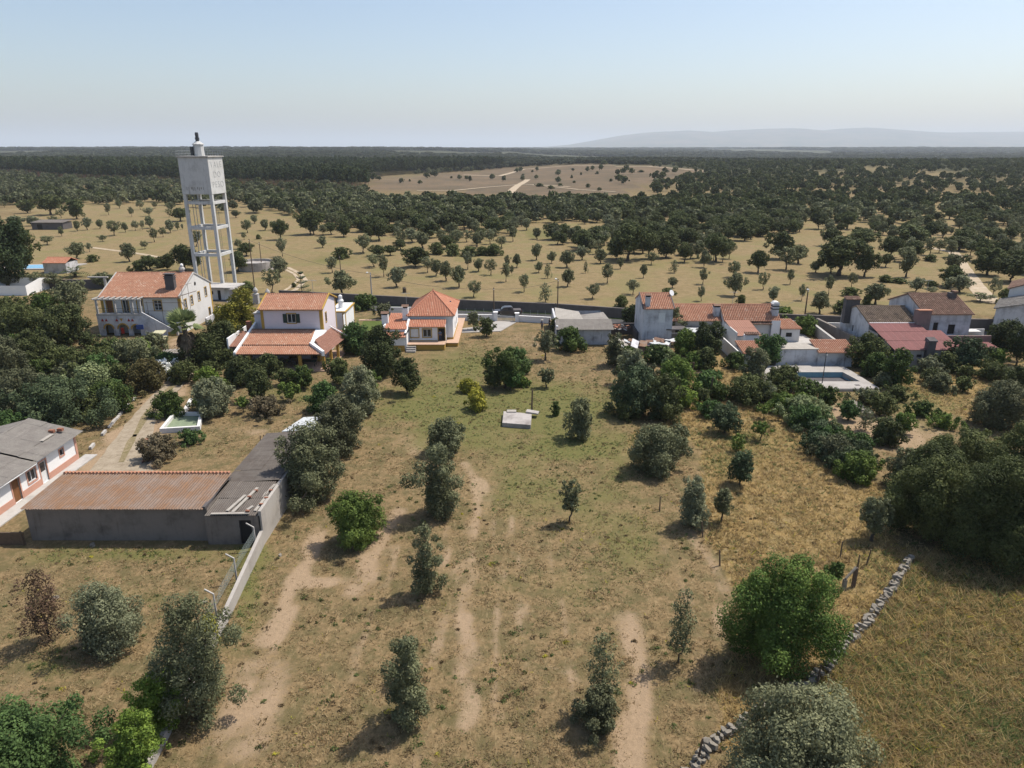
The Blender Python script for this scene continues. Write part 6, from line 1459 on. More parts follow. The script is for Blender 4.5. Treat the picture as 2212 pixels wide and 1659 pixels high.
 ('bush', 478, 850, 40, 34, 'fig', 'pale flowering shrub right of the lime one'),
 ('bush', 414, 964, 58, 36, 'lush', 'feathery green bush growing over the white basin'),
 ('bush', 345, 1003, 100, 45, 'brown', 'pile of dry brown brushwood by the rubble'),
 ('bush', 580, 905, 80, 30, 'brown', 'low dry brown scrub behind the villa lawn'),
 ('bush', 244, 898, 80, 76, 'citrus', 'ball-shaped dark green bush left of the drive'),
 ('bush', 318, 850, 92, 74, 'rust', 'dark rhododendron with rusty leaves left of the drive'),
 ('bush', 352, 822, 72, 44, 'white', 'shrub covered in white flowers above the drive'),
 ('bush', 368, 805, 60, 44, 'lush', 'green shrub behind the white-flowering one'),
 ('bush', 205, 876, 90, 90, 'pale', 'pale reed-like clump behind the ball bush'),
 ('bush', 130, 938, 190, 78, 'teal', 'long rounded bramble hedge above the long cottage'),
 ('bush', 20, 960, 110, 70, 'lush', 'leafy shrubs at the left edge above the cottage roof'),
 ('olive', 52, 905, 130, 110, 'olived', 'large dark grey olive at the left frame edge'),
 ('olive', 20, 830, 110, 110, 'olived', 'grey olive on the left frame edge above the large one'),
 ('tree', 125, 862, 90, 52, 'citrus', 'flat-topped yellowish green tree in the orchard'),
 ('tree', 170, 815, 130, 70, 'oak2', 'wide fruit tree in the left orchard middle'),
 ('tree', 210, 815, 110, 56, 'lush', 'light green tree in the left orchard'),
 ('tree', 75, 800, 120, 90, 'oak', 'broad dark tree in the left orchard'),
 ('bush', 300, 800, 110, 60, 'olive', 'grey shrub below the farmhouse arches'),
 ('tree', 250, 772, 70, 42, 'citrus', 'glossy green orange tree below the terrace'),
 ('bush', 262, 782, 50, 34, 'fig', 'bright leafy tops beside the orange tree'),
 ('tree', 140, 745, 140, 90, 'oak', 'broad dark fig left of the farmhouse'),
 ('tree', 55, 735, 130, 80, 'oak2', 'rounded tree at the left orchard rear'),
 ('tree', 192, 750, 56, 34, 'oak', 'dark tree touching the terrace wall'),
 ('olive', 160, 680, 110, 75, 'olive', 'grey-green olive left of the farmhouse wall'),
 ('tree', 100, 690, 90, 60, 'citrus', 'green shrub tree before the white annex'),
 ('bush', 20, 690, 70, 50, 'oak2', 'low trees in front of the white annex'),
 ('bush', 330, 832-40, 60, 40, 'oak', 'dark shade shrub by the jeep'),
 ('bush', 440, 800, 80, 80, 'oak', 'dark loquat right of the palm'),
 ('tree', 480, 770, 90, 80, 'oak', 'dark leafy tree touching the villa side roof'),
 ('bush', 395, 830, 60, 50, 'oak2', 'green shrub at the foot of the palm'),
 ('column', 526, 714, 64, 92, 'cyp', 'tall golden cypress beside the villa'),
 ('column', 497, 724, 62, 70, 'cyp', 'shorter golden cypress in front of the tall one', 'cypress_tree'),
 ('tree', 828, 688, 46, 34, 'olived', 'rounded olive in a stone ring on the lawn'),
 ('bush', 790, 672, 60, 24, 'citrus', 'green shrub behind the villa annex chimney'),
 ('bush', 1012, 690, 20, 12, 'fig', 'little pale shrub by the white garden wall'),
 ('bush', 1700-12, 700, 60, 30, 'fig', 'shrub in the concrete yard by the forecourt'),
 ('bush', 1880-140, 725, 44, 44, 'fig', 'sprawling climber on the yard wall'),
]
CL['white'] = (.80, .80, .74)
NT_ += [
 ('bush', 332, 758, 52, 40, 'olive', 'grey shrub standing directly in front of the jeep'),
 ('bush', 308, 770, 50, 40, 'fig', 'bright shrub below the terrace near the jeep'),
 ('bush', 2190, 1250, 120, 200, 'dark', 'dark oak mass low on the right frame edge'), ('bush', 1930, 1130, 70, 70, 'olived', 'low grey bush under the left edge of the oaks'),
 ('bush', 330, 1640, 60, 70, 'bright', 'vine clump between the climbing mass and the frame bottom'), ('bush', 378, 1530, 60, 80, 'bright', 'upper leafy tip of the bright wall vine'),
 ('thin', 885, 1470, 50, 90, 'olive', 'thin topmost shoots of the bottom field olive')]
for t in NT_: near(*t)
# dense undergrowth of the gardens: countable shrubs, alike
def fill(P, n, mx, cols, label, group, seed, wm=(45, 90), kinds=('bush', 'bush', 'tree')):
    r3 = random.Random(seed); us = [p[0] for p in P]; vs = [p[1] for p in P]; pts = []; tr_ = 0
    while len(pts) < n and tr_ < 4000:
        tr_ += 1; u, v = r3.uniform(min(us), max(us)), r3.uniform(min(vs), max(vs))
        if inpoly([u], [v], P)[0] and all(math.hypot(u-a, (v-b)*1.8) > mx for a, b in pts): pts.append((u, v))
    for u, v in pts:
        w_ = r3.uniform(*wm)*(.6+.4*v/900); ck = r3.choice(cols); near(r3.choice(kinds), u, v, w_, w_*r3.uniform(.55, .8), ck, {'oak': 'deep green ', 'oak2': 'olive-green ', 'citrus': 'glossy green ', 'lush': 'bright green ', 'dark': 'blackish green ', 'teal': 'dull green ', 'olive': 'grey-green ', 'pale': 'pale green ', 'fig': 'lime green '}[ck]+label, 'shrub', 'bush', group=group)
fill([(-20, 700), (180, 715), (190, 765), (300, 790), (400, 795), (330, 830), (240, 860), (200, 930), (-20, 960)], 46, 26, ['oak', 'oak2', 'citrus', 'lush', 'dark', 'teal', 'olive'], 'shrub filling the overgrown orchard left of the farmhouse drive', 'orchard undergrowth', 3)
fill([(440, 790), (600, 800), (640, 830), (600, 850), (450, 850)], 8, 24, ['oak', 'dark', 'oak2', 'lush'], 'garden shrub crowding the front of the villa verandah', 'verandah shrubs', 4, (40, 60))
fill([(1350, 780), (1500, 790), (1640, 850), (1720, 860), (1900, 870), (1760, 930), (1600, 880), (1480, 900), (1350, 920)], 15, 30, ['oak2', 'citrus', 'olive', 'pale', 'oak', 'lush'], 'rough shrub in the overgrown plot between the ruin and the pool', 'overgrown plot shrubs', 5, (40, 70))
fill([(1960, 830), (2212, 800), (2212, 860), (2100, 850), (1990, 850)], 7, 26, ['oak2', 'olive', 'oak'], 'low shrub in the weedy ground before the red roofed barn', 'barn front shrubs', 6, (40, 60))
fill([(1760, 930), (1860, 960), (1900, 1060), (1830, 1040)], 8, 18, ['fig', 'lush', 'oak2', 'teal'], 'leafy piece of the vine hedge at the edge of the golden grass', 'vine hedge', 7, (34, 50), ('bush',))
fill([(1730, 895), (1800, 935), (1885, 1030), (1862, 1075), (1780, 1005), (1690, 930)], 8, 26, ['lush', 'teal', 'fig', 'oak2'], 'leafy bush in the hedge belt running from the pool to the oaks', 'hedge belt', 9, (60, 85), ('bush',))
fill([(470, 745), (540, 745), (520, 790), (430, 800)], 6, 20, ['oak', 'dark', 'oak2'], 'shrub between the palm and the villa side roof', 'palm side shrubs', 8, (40, 60))
# ---- fan palm
p = G(412, 800); B = root('palm_tree', 'fan palm with a skirt of dead fronds in front of the farmhouse', 'palm', (p.x, p.y, 0))
rs = np.random.RandomState(5); m = MB(); m.tube([(0, 0, -.2), (.1, 0, 3), (0, 0, 6.4)], [.42, .36, .3], 9); m.obj('trunk', 'bark', B)
def frond(mb_v, mb_f, tone, base, az, el, L, fan=True, droop=.5):
    d = Vector((math.cos(az)*math.cos(el), math.sin(az)*math.cos(el), math.sin(el))); side_ = Matrix.Rotation((rs.rand()-.5)*2.2, 3, d) @ Vector((-math.sin(az), math.cos(az), 0)); up = side_.cross(d)*-1
    tip = base+d*L*.42
    for k2 in range(13):
        a = (k2-6)/6*1.25; dd = (d*math.cos(a)+side_*math.sin(a)).normalized(); l_ = L*.55*(1-.25*abs(a)/1.25); e = tip+dd*l_+Vector((0, 0, -droop*l_*(.35+rs.rand()*.4)))
        s2 = side_*.055; n0 = len(mb_v); mid = tip+dd*l_*.55
        mb_v += [tuple(tip), tuple(mid+dd.cross(up)*.13), tuple(e), tuple(mid-dd.cross(up)*.13)]; mb_f.append((n0, n0+1, n0+2, n0+3)); tone += [.4+.5*rs.rand()]*4
    n0 = len(mb_v); mb_v += [tuple(base+side_*.03), tuple(tip+side_*.02), tuple(tip-side_*.02), tuple(base-side_*.03)]; mb_f.append((n0, n0+1, n0+2, n0+3)); tone += [.6]*4
for nm, n, els, L, col, dr in (('frond', 36, (-.35, 1.35), 3.0, (.15, .19, .075), .12), ('dead_frond', 30, (-1.4, -.8), 2.0, (.13, .10, .065), .9)):
    for i in range(n):
        v_ = []; f_ = []; t_ = []
        frond(v_, f_, t_, Vector((0, 0, 6.4 if nm == 'frond' else 6.1-rs.rand()*1.2)), i*2.4+rs.rand(), els[0]+(els[1]-els[0])*rs.rand(), L*(.8+.3*rs.rand()), True, dr)
        o = link(bpy.data.objects.new(nm, mkmesh(nm, v_, f_, M['leaf'], t_)), B); o.color = (*col, 1)
# ---- date palm by the far pool hut, small araucaria behind the villa
p = G(163, 598); B = root('palm_tree', 'low bushy date palm beside the pool hut', 'palm', p)
for i in range(34):
    v_ = []; f_ = []; t_ = []
    az = i*2.4; el = .1+1.2*rs.rand(); L = 4.2
    for k2 in range(10):
        a, b = k2/10, (k2+1)/10; P0 = Vector((math.cos(az)*math.cos(el)*L*a, math.sin(az)*math.cos(el)*L*a, .8+math.sin(el)*L*a-2.2*a*a)); s_ = Vector((-math.sin(az), math.cos(az), 0))*.5*(1-a*.6)
        n0 = len(v_); v_ += [tuple(P0), tuple(P0+s_+Vector((0, 0, -.1))), tuple(P0+s_*.9+Vector((math.cos(az)*.3, math.sin(az)*.3, -.05))), tuple(P0+Vector((math.cos(az)*.25, math.sin(az)*.25, 0)))]
        v_ += [tuple(P0), tuple(P0-s_+Vector((0, 0, -.1))), tuple(P0-s_*.9+Vector((math.cos(az)*.3, math.sin(az)*.3, -.05))), tuple(P0+Vector((math.cos(az)*.25, math.sin(az)*.25, 0)))]
        f_ += [(n0, n0+1, n0+2, n0+3), (n0+4, n0+5, n0+6, n0+7)]; t_ += [rs.rand()]*8
    o = link(bpy.data.objects.new('frond', mkmesh('frond', v_, f_, M['leaf'], t_)), B); o.color = (.06, .085, .03, 1)
m = MB(); m.tube([(0, 0, -.2), (0, 0, 1.2)], [.4, .35], 8); m.obj('trunk', 'bark', B)
p = G(654, 650); B = root('araucaria_tree', 'small tiered conifer poking up behind the villa roof', 'tree', p); v_ = []; f_ = []; t_ = []
for tier in range(6):
    z = .8+tier*.95; R_ = 2.1*(1-tier/6.5)
    for k2 in range(11):
        a = k2*.571+tier; 
        for w2 in range(4):
            c_ = Vector((math.cos(a)*R_*(w2+1)/4, math.sin(a)*R_*(w2+1)/4, z+.12*w2)); n0 = len(v_); s_ = Vector((-math.sin(a), math.cos(a), 0))*.22; e = Vector((math.cos(a), math.sin(a), 0))*.3
            v_ += [tuple(c_-e+s_*.5), tuple(c_+s_+Vector((0, 0, .1))), tuple(c_+e), tuple(c_-s_)]; f_.append((n0, n0+1, n0+2, n0+3)); t_ += [rs.rand()*.6]*4
o = link(bpy.data.objects.new('crown', mkmesh('crown', v_, f_, M['leaf'], t_)), B); o.color = (.07, .10, .045, 1)
m = MB(); m.tube([(0, 0, -.2), (0, 0, 6.3)], [.1, .03], 6); m.obj('trunk', 'bark', B)
o = link(bpy.data.objects.new('stump', sm[0])); o.location = G(1870/1.8517*0+874, 632); o.scale = (.7, .7, 3.0); o.data = o.data.copy(); o.data.materials[0] = M['bark']; tag(o, 'charred stump standing in the meadow behind the cottage', 'stump')
# ================================================================ GROVE, WOODS, HILLS, GRASS, HAZE
protoO = [plant_meshes('olive' if i % 2 else 'open', 4.4, 4.8, 900+i, .24, 3600) for i in range(10)]
protoS = [plant_meshes('sparse', 3.6, 4.4, 950+i, .24, 1800) for i in range(2)]
protoK = [plant_meshes('spread', 10, 9, 800+i, .40, 5000) for i in range(4)]+[plant_meshes('tree', 8.5, 8.5, 860+i, .42, 4000) for i in range(3)]
protoB = [plant_meshes('bush', 4.5, 3.4, 700+i, .28, 2200) for i in range(3)]
rs = np.random.RandomState(77)
placed = []
def where(u, v):
    a = 'left of the water tower' if u < 400 else 'around the water tower' if u < 560 else 'behind the pink villa' if u < 800 else 'behind the white cottage' if u < 1060 else 'behind the storage shed' if u < 1350 else 'behind the tower house' if u < 1560 else 'behind the long house' if u < 1800 else 'behind the old barn' if u < 2020 else 'by the sandy lane'
    return ('close to the road wall ' if v > 600 else 'in the middle of the dry meadow ' if v > 560 else 'on the far side of the meadow ' if v > 510 else 'in the tree belt ' if v > 450 else 'at the back of the tree belt ')+a
GROVE = 'small olive tree in the open dry meadow behind the road wall'
def inst(kind, u, v, w_, h_, ox, oy, lab=None, grp=None):
    U, V_ = ox+u*.25, oy+v*.25; p = G(U, V_); Z = PR(p.x, p.y)[2]; W = w_*.25*Z/FP; H = h_*.25*Z/FP/math.cos(math.atan2(30, p.y))
    pr, b = {'o': (protoO, (4.4, 4.8)), 's': (protoS, (3.6, 4.4)), 'k': (protoK, (9.3, 8.8)), 'b': (protoB, (4.5, 3.4))}[kind]
    cm, tm = pr[rs.randint(len(pr))]; q = W/b[0]*1.06; qz = H/b[1]*(.94 if kind != 'b' else .85)
    col = np.array({'o': CL['olive'], 's': CL['grey'], 'k': CL['oak'], 'b': CL['oak2']}[kind])*(.85+.35*rs.rand())
    if kind == 'o' and rs.rand() < .25: col = np.array(CL['oliveg'])
    nm, cat = {'o': ('olive_tree', 'olive tree'), 's': ('olive_tree', 'olive tree'), 'k': ('oak_tree', 'oak tree'), 'b': ('shrub', 'bush')}[kind]
    L = lab or {'o': GROVE, 's': 'thin half-bare olive tree in the meadow behind the road wall', 'k': 'dark oak tree scattered at the edge of the meadow', 'b': 'rounded dark shrub in the dry meadow'}[kind]
    if not lab: L = ('large ' if h_ > 175 else 'medium ' if h_ > 115 else 'small ')+{'o': 'olive tree ', 's': 'half-bare olive ', 'k': 'dark oak ', 'b': 'rounded shrub '}[kind]+where(U, V_)
    plant(nm, L, cat, p, cm, tm, tuple(col), (q, q*(.85+.3*rs.rand()), qz), rs.rand()*6.28, grp or {'o': 'olive trees of the dry meadow', 's': 'thin olives of the dry meadow', 'k': 'oaks around the meadow', 'b': 'shrubs of the dry meadow'}[kind])
    placed.append((p.x, p.y, W/2))
ZA = [(42,475,100,125),(211,412,110,150),(105,685,115,165),(230,520,95,100),(342,440,75,110),(474,475,140,150),(480,640,115,160),(605,410,120,130),(695,745,120,140),(765,440,115,130),(823,612,145,185),(935,488,65,110),(1135,565,65,125),(1203,450,100,115),(1045,708,120,140),(1385,652,90,100),(1658,475,110,160),(1648,620,110,145),(1635,765,85,140),(1922,720,165,215),(1920,560,130,150),(2170,665,100,160),(1820,425,100,150),(1740,415,120,170),(1875,400,110,150),(0,548,50,100),(1600,395,110,130),(1540,400,120,150)]
for t in ZA: inst('o', *t, 1106, 459)
for t in [(308,568,70,140),(288,775,115,180),(636,525,45,115),(1400,522,85,120)]: inst('s', *t, 1106, 459)
for t in [(950,815,140,120),(1345,715,115,75),(1980,790,95,95)]: inst('b', *t, 1106, 459)
for t in [(1490,430,150,160),(2125,520,170,200),(1000,415,320,330),(900,400,200,200),(1180,400,200,260),(1760,425,260,260),(1330,390,260,230)]: inst('k', *t, 1106, 459)
ZB = [(40,780,130,150),(190,620,100,140),(290,760,80,150),(522,710,105,180),(720,648,90,140),(445,875,175,205),(925,795,200,195),(1275,690,140,135),(155,495,200,210),(1190,560,150,250),(1940,725,100,180),(1650,690,210,160),(410,520,120,110),(1590,500,190,150),(1190,430,180,140),(260,440,180,170),(1125,335,100,70),(1400,700,130,60),(1830,770,200,80),(1550,660,100,60),(1760,220,60,60),(1960,210,80,90),(1580,190,60,70),(1700,180,70,80),(1840,190,80,70),(1920,290,80,60)]
for t in ZB: inst('o', *t, 1659, 459)
for t in [(610,545,460,350),(830,555,250,240),(540,525,170,190),(540,290,220,160),(820,300,260,160),(1015,472,120,120),(1570,640,230,200),(1890,540,330,260),(1250,285,330,190),(1650,330,260,130),(2090,600,320,240),(2150,470,200,160),(100,400,260,260)]: inst('k', *t, 1659, 459)
for t in [(650,868,220,150),(850,800,110,110),(1010,600,130,75),(1130,610,140,55),(715,720,160,90),(1400,630,100,55),(2060,790,180,160),(1400,420,130,70),(1420,640,90,60)]: inst('b', *t, 1659, 459)
ZC = [(140,695,160,230),(205,560,150,190),(745,715,220,225),(660,520,120,150),(1215,645,165,185),(1105,555,120,200),(1755,648,145,200),(1643,590,120,180),(1557,550,110,150),(1483,520,110,150),(1880,732,145,155),(2030,540,120,150),(1922,510,110,120),(2160,600,120,180),(1830,490,120,170),(2170,480,80,120),(925,350,180,170),(577,305,95,110),(230,380,90,170),(1020,470,150,120),(2120,300,120,100),(1350,260,160,130),(1440,310,160,150),(1250,290,130,140),(1940,260,110,110),(1820,255,120,110),(1600,260,140,120),(1740,235,110,90),(580,200,120,100),(500,190,130,120),(80,155,90,100),(160,150,80,80)]
for t in ZC: inst('o', *t, 553, 459)
for t in [(1378,470,260,190),(215,235,170,180),(760,210,160,160),(1065,245,210,190),(470,190,260,220),(990,235,130,130),(1250,320,150,90),(1500,220,220,160),(1400,180,220,170),(2060,200,220,160),(1290,130,240,170),(1650,160,260,170),(1900,130,240,150),(650,190,130,110),(1050,380,160,110),(1160,370,140,90)]: inst('k', *t, 553, 459)
for t in [(745,395,180,115),(330,645,52,48),(1700,370,150,120),(1850,375,160,100),(1950,370,150,90),(1560,360,160,120),(2050,370,170,120),(1180,170,130,80),(20,230,50,50)]: inst('b', *t, 553, 459)
ZD = [(988,525,130,140),(755,475,90,115),(865,465,60,85),(670,485,70,95),(1085,495,60,90),(1170,480,75,90),(1235,475,55,90),(1300,460,90,110),(1475,500,110,120),(1535,480,50,80),(1577,470,30,50),(1335,580,110,130),(1410,535,75,90),(890,575,90,60),(1255,640,80,75),(665,725,180,150),(775,665,75,85),(1120,750,130,170),(410,605,130,85),(535,530,60,90),(470,440,100,90),(530,370,70,80),(1213,300,75,90),(1140,360,60,90),(940,345,65,110),(1035,290,60,90),(1290,355,90,80),(1462,365,60,80),(470,990,180,150),(330,960,180,130),(180,960,170,120),(60,970,150,130),(120,430,140,80),(280,440,130,90),(2140,500,110,120),(2110,560,60,70),(1700,620,110,150),(2060,640,110,90),(1340,290,70,60),(1480,310,90,80),(650,1080,200,140),(900,980,180,150),(1000,1000,140,110),(2040,370,80,70),(2200,420,80,80),(100,240,80,70),(40,280,60,60)]
for t in ZD: inst('o', *t, 0, 378)
for t in [(665,380,190,185),(440,345,250,180),(240,330,150,130),(150,420,110,70),(1600,830,230,240),(1680,820,200,160),(1450,820,160,150),(1300,820,200,130),(2060,840,190,190),(1560,400,180,120),(2130,700,160,120)]: inst('k', *t, 0, 378)
for t in [(805,748,120,72),(1380,800,110,80),(2140,1010,170,110),(1200,830,150,110)]: inst('b', *t, 0, 378)
# big pine at the left edge
for (u, v, w2, h2, l) in ((18, 620, 150, 150, 'broad dark stone pine at the left frame edge'), (52, 598, 80, 112, 'lighter front half of the pine group at the left edge')):
    near('tree', u, v, w2, h2, 'oak2' if u > 30 else 'pine', l, 'pine_tree', 'tree', leaf=.4)
# ---- procedural belts: individuals first, far ones as stuff
def cand(y0, y1, cell, seed):
    rs = np.random.RandomState(seed); out = []
    y = y0
    while y < y1:
        half = y*.80+30; xs = np.arange(-half, half, cell); n = len(xs)
        out.append(np.stack([xs+(rs.rand(n)-.5)*cell*.85, np.full(n, y)+(rs.rand(n)-.5)*cell*.85], 1)); y += cell
    return np.concatenate(out)
C = cand(165, 430, 5.2, 1)
cu, cv, cz = PR(C[:, 0], C[:, 1], terr(C[:, 0], C[:, 1]))
rr = rs.rand(len(C)); dn = np.zeros(len(C)); ko = np.full(len(C), .5)
def zone(P, d, kfrac):
    m = inpoly(cu, cv, P); dn[m] = d; ko[m] = kfrac
zone([(-50, 360), (2300, 360), (2300, 640), (-50, 640)], 0, .4)
zone([(-50, 395), (560, 395), (560, 440), (-50, 445)], .62, .30)
zone([(300, 440), (560, 432), (560, 470), (420, 452)], .25, .2)
zone([(520, 395), (1110, 435), (1110, 470), (900, 520), (760, 500), (640, 470), (540, 440)], .78, .45)
zone([(1080, 438), (1310, 436), (1330, 500), (1480, 480), (1580, 530), (1580, 560), (1310, 550), (1240, 545), (1110, 500)], .75, .5)
zone([(940, 500), (1110, 480), (1110, 545), (960, 545)], .55, .4)
zone([(1310, 425), (1560, 455), (1760, 455), (1740, 500), (1560, 530), (1480, 500), (1330, 500)], .62, .7)
zone([(1740, 455), (2300, 450), (2300, 500), (2000, 520), (1900, 540), (1750, 500)], .40, .5)
zone([(1900, 560), (2300, 470), (2300, 620), (2120, 640), (2110, 600), (2060, 570)], .42, .4)
zone([(1350, 395), (1560, 380), (2300, 380), (2300, 455), (1760, 455), (1560, 455), (1330, 430)], .36, .85)
zone([(1140, 484), (1310, 484), (1310, 512), (1140, 514)], .0, .5)
nz = fbm(C[:, 0]*.03, C[:, 1]*.03)
keep = rr < dn*(.6+.8*nz)
for (x, y, r) in placed: keep &= ((C[:, 0]-x)**2+(C[:, 1]-y)**2) > (r+1.8)**2
keep &= np.abs(cu-1106) < 1150; keep &= ~((cu > 820) & (cu < 1420) & (cv < 440))
# keep the lane, wall and road free
keep &= ~((C[:, 1] < 150))
Ck = C[keep]; kk = ko[keep]; cuk = cu[keep]; cvk = cv[keep]; order = np.argsort(Ck[:, 1]); Ck = Ck[order]; kk = kk[order]; cuk = cuk[order]; cvk = cvk[order]
nO = nK = nB = 0; far_list = []
n_exp_o = len(ZA)+len(ZB)+len(ZC)+len(ZD)+4
for (x, y), f_, u_, v_ in zip(Ck, kk, cuk, cvk):
    t = rs.rand(); z = float(terr(x, y))
    if t < f_:
        if nK >= 245: far_list.append((x, y, z, 1)); continue
        nK += 1; cm, tm = protoK[rs.randint(len(protoK))]; s = (.50+.38*rs.rand())*(.55 if 820 < u_ < 1420 and v_ < 468 else 1); col = np.array(CL['oak'])*(.8+.5*rs.rand())
        side_ = 'left of the brown hillside' if u_ < 1000 else 'right of the green stream strip'
        plant('oak_tree', 'dark cork oak '+where(u_, v_), 'oak tree', (x, y, z), cm, tm, tuple(col), (s, s, s*(.68+.22*rs.rand())), rs.rand()*6.28, 'cork oaks of the belt beyond the meadow')
    else:
        if nO+n_exp_o >= 298: far_list.append((x, y, z, 0)); continue
        nO += 1; cm, tm = protoO[rs.randint(len(protoO))]; s = (.75+.4*rs.rand())*(.7 if 820 < u_ < 1420 and v_ < 468 else 1); col = np.array(CL['olive' if rs.rand() < .6 else 'oliveg'])*(.85+.3*rs.rand())
        plant('olive_tree', 'grey olive '+where(u_, v_)+', among oaks', 'olive tree', (x, y, z), cm, tm, tuple(col), (s, s, s), rs.rand()*6.28, 'olives mixed among the belt oaks')
# stuff: joined low-poly leaf clusters, one object per kind
def lowproto(kind, W, H, seed, leaf, n):
    r2 = np.random.RandomState(seed); sh = {'k': 'spread', 'o': 'round', 'p': 'column'}[kind]; zl = H*{'k': .3, 'o': .2, 'p': .45}[kind]
    L = lobes(r2, sh, W, H, zl); V, F, T = leafmesh(r2, L, leaf, 1.3, H, .03*H, 1, n); return V, T
def joined(name, prot, pts, label, cat, colr, seed, trunk=False):
    r2 = np.random.RandomState(seed); Vs = []; Ts = []
    for (x, y, z, s) in pts:
        V, T = prot[r2.randint(len(prot))]; a = r2.rand()*6.28; c_, s_ = math.cos(a)*s, math.sin(a)*s
        W_ = np.stack([V[:, 0]*c_-V[:, 1]*s_+x, V[:, 0]*s_+V[:, 1]*c_+y, V[:, 2]*s*(.85+.3*r2.rand())+z], 1); Vs.append(W_); Ts.append(np.clip(T*.7+(r2.rand()-.2)*.5, 0, 1))
    V = np.concatenate(Vs); T = np.concatenate(Ts); F = np.arange(len(V)).reshape(-1, 4)
    o = link(bpy.data.objects.new(name, mkmesh(name, V, F, M['leaf'], T))); o.color = (*colr, 1); tag(o, label, cat, None, 'stuff'); print(name, len(F)); return o
PK = [lowproto('k', 9, 7.5, i, 1.05, 210) for i in range(5)]; PO = [lowproto('o', 4.8, 4.8, 20+i, .7, 110) for i in range(4)]
D = cand(430, 1000, 7.2, 5)
du, dv, _ = PR(D[:, 0], D[:, 1], terr(D[:, 0], D[:, 1])); rr = rs.rand(len(D))
inclr = inpoly(du, dv, clearP); right = du > 1300
mead = np.zeros(len(D))
for u, v, ru, rv in [(1470, 428, 90, 8), (1640, 452, 70, 6), (1790, 375, 50, 5), (1900, 368, 40, 5), (2030, 380, 60, 6), (1750, 420, 60, 6), (2150, 470, 90, 14), (1850, 440, 60, 5), (2080, 425, 50, 6), (870, 380, 50, 4), (1950, 410, 40, 4), (2120, 395, 50, 5)]: mead = np.maximum(mead, np.exp(-(((du-u)/ru)**2+((dv-v)/rv)**2)))
pineE = [(-200, 372), (0, 376), (150, 390), (500, 402), (795, 413), (798, 384), (880, 377), (1000, 370), (1106, 359), (1250, 350), (1350, 345), (1350, 300), (-200, 300)]
inpine = inpoly(du, dv, pineE)
dens = np.where((du > 790) & (du < 1400) & (dv > 400) & (dv < 442), 0, 1.0)*np.where(inpine, 0, np.where(inclr, .02, np.where(right, .42, .6)))*(1-.93*(mead > .35))*(.55+.8*fbm(D[:, 0]*.02, D[:, 1]*.02+5))
kp = (rr < dens) & (np.abs(du-1106) < 1180)
kf = np.where(right, .88, .35); t = rs.rand(len(D)); isk = t < kf
oakp = [(x, y, z, 1) for x, y, z in zip(D[kp & isk][:, 0], D[kp & isk][:, 1], terr(D[kp & isk][:, 0], D[kp & isk][:, 1]))]
olip = [(x, y, z, 1) for x, y, z in zip(D[kp & ~isk][:, 0], D[kp & ~isk][:, 1], terr(D[kp & ~isk][:, 0], D[kp & ~isk][:, 1]))]
oakp += [(x, y, z, 1) for x, y, z, q in far_list if q == 1]; olip += [(x, y, z, 1) for x, y, z, q in far_list if q == 0]
sc_ = lambda L, a, b: [(x, y, z, a+(b-a)*rs.rand()) for x, y, z, _ in L]
joined('oak_woods', PK, sc_(oakp, .5, .95), 'scattered cork oak woodland covering the far slopes', 'oak woods', CL['oak'], 3)
joined('olive_woods', PO, sc_(olip, .85, 1.4), 'pale olive plantation in front of the pine forest', 'olive woods', CL['olive'], 4)
# pines: the front rows as individuals
pm = []
for i in range(4):
    V, T = lowproto('p', 4.6, 14.5, 60+i, .8, 420); cm = mkmesh('crown', V, np.arange(len(V)).reshape(-1, 4), M['leaf'], T)
    tb = MB(); tb.tube([(0, 0, -.3), (.2, 0, 6), (.1, .1, 12)], [.22, .17, .08], 6); pm.append((cm, mkmesh('trunk', tb.v, tb.f, M['pinebark'] if 'pinebark' in M else M['bark'])))
M['pinebark'] = simple('reddish pine bark', (.26, .13, .085), .95, .3, 2)
for cm, tm in pm: tm.materials[0] = M['pinebark']
E_ = cand(440, 1100, 5.6, 9); eu, ev, _ = PR(E_[:, 0], E_[:, 1], terr(E_[:, 0], E_[:, 1])); m_ = inpoly(eu, ev, pineE) & (np.abs(eu-1106) < 1180); E_ = E_[m_]; ev = ev[m_]; eu = eu[m_]
# distance behind the front edge, in picture rows
edge = np.interp(eu, [0, 150, 500, 795, 798, 880, 1000, 1106, 1250, 1350], [376, 390, 402, 413, 384, 377, 370, 359, 350, 345]); depth = edge-ev
o_ = np.argsort(depth+np.where(eu < 800, 0, 6)); front = set(o_[:290].tolist()); PP = [lowproto('p', 5.2, 14.5, 70+i, 1.3, 80) for i in range(4)]; back = []
for i, (x, y) in enumerate(E_):
    z = float(terr(x, y)); s = .8+.3*rs.rand()
    if i in front:
        cm, tm = pm[rs.randint(4)]; plant('pine_tree', 'tall dark pine at the forest edge, '+('far left' if eu[i] < 350 else 'behind the water tower' if eu[i] < 560 else 'near the cleared hillside' if eu[i] < 800 else 'beyond the cleared hillside'), 'pine tree', (x, y, z), cm, tm, tuple(np.array(CL['pine'])*(.85+.3*rs.rand())), (s, s, s), rs.rand()*6, 'pines along the forest edge')
    else: back.append((x, y, z, s))
joined('pine_forest', PP, back, 'dense dark pine forest filling the land behind the front row', 'forest', CL['pine'], 6)
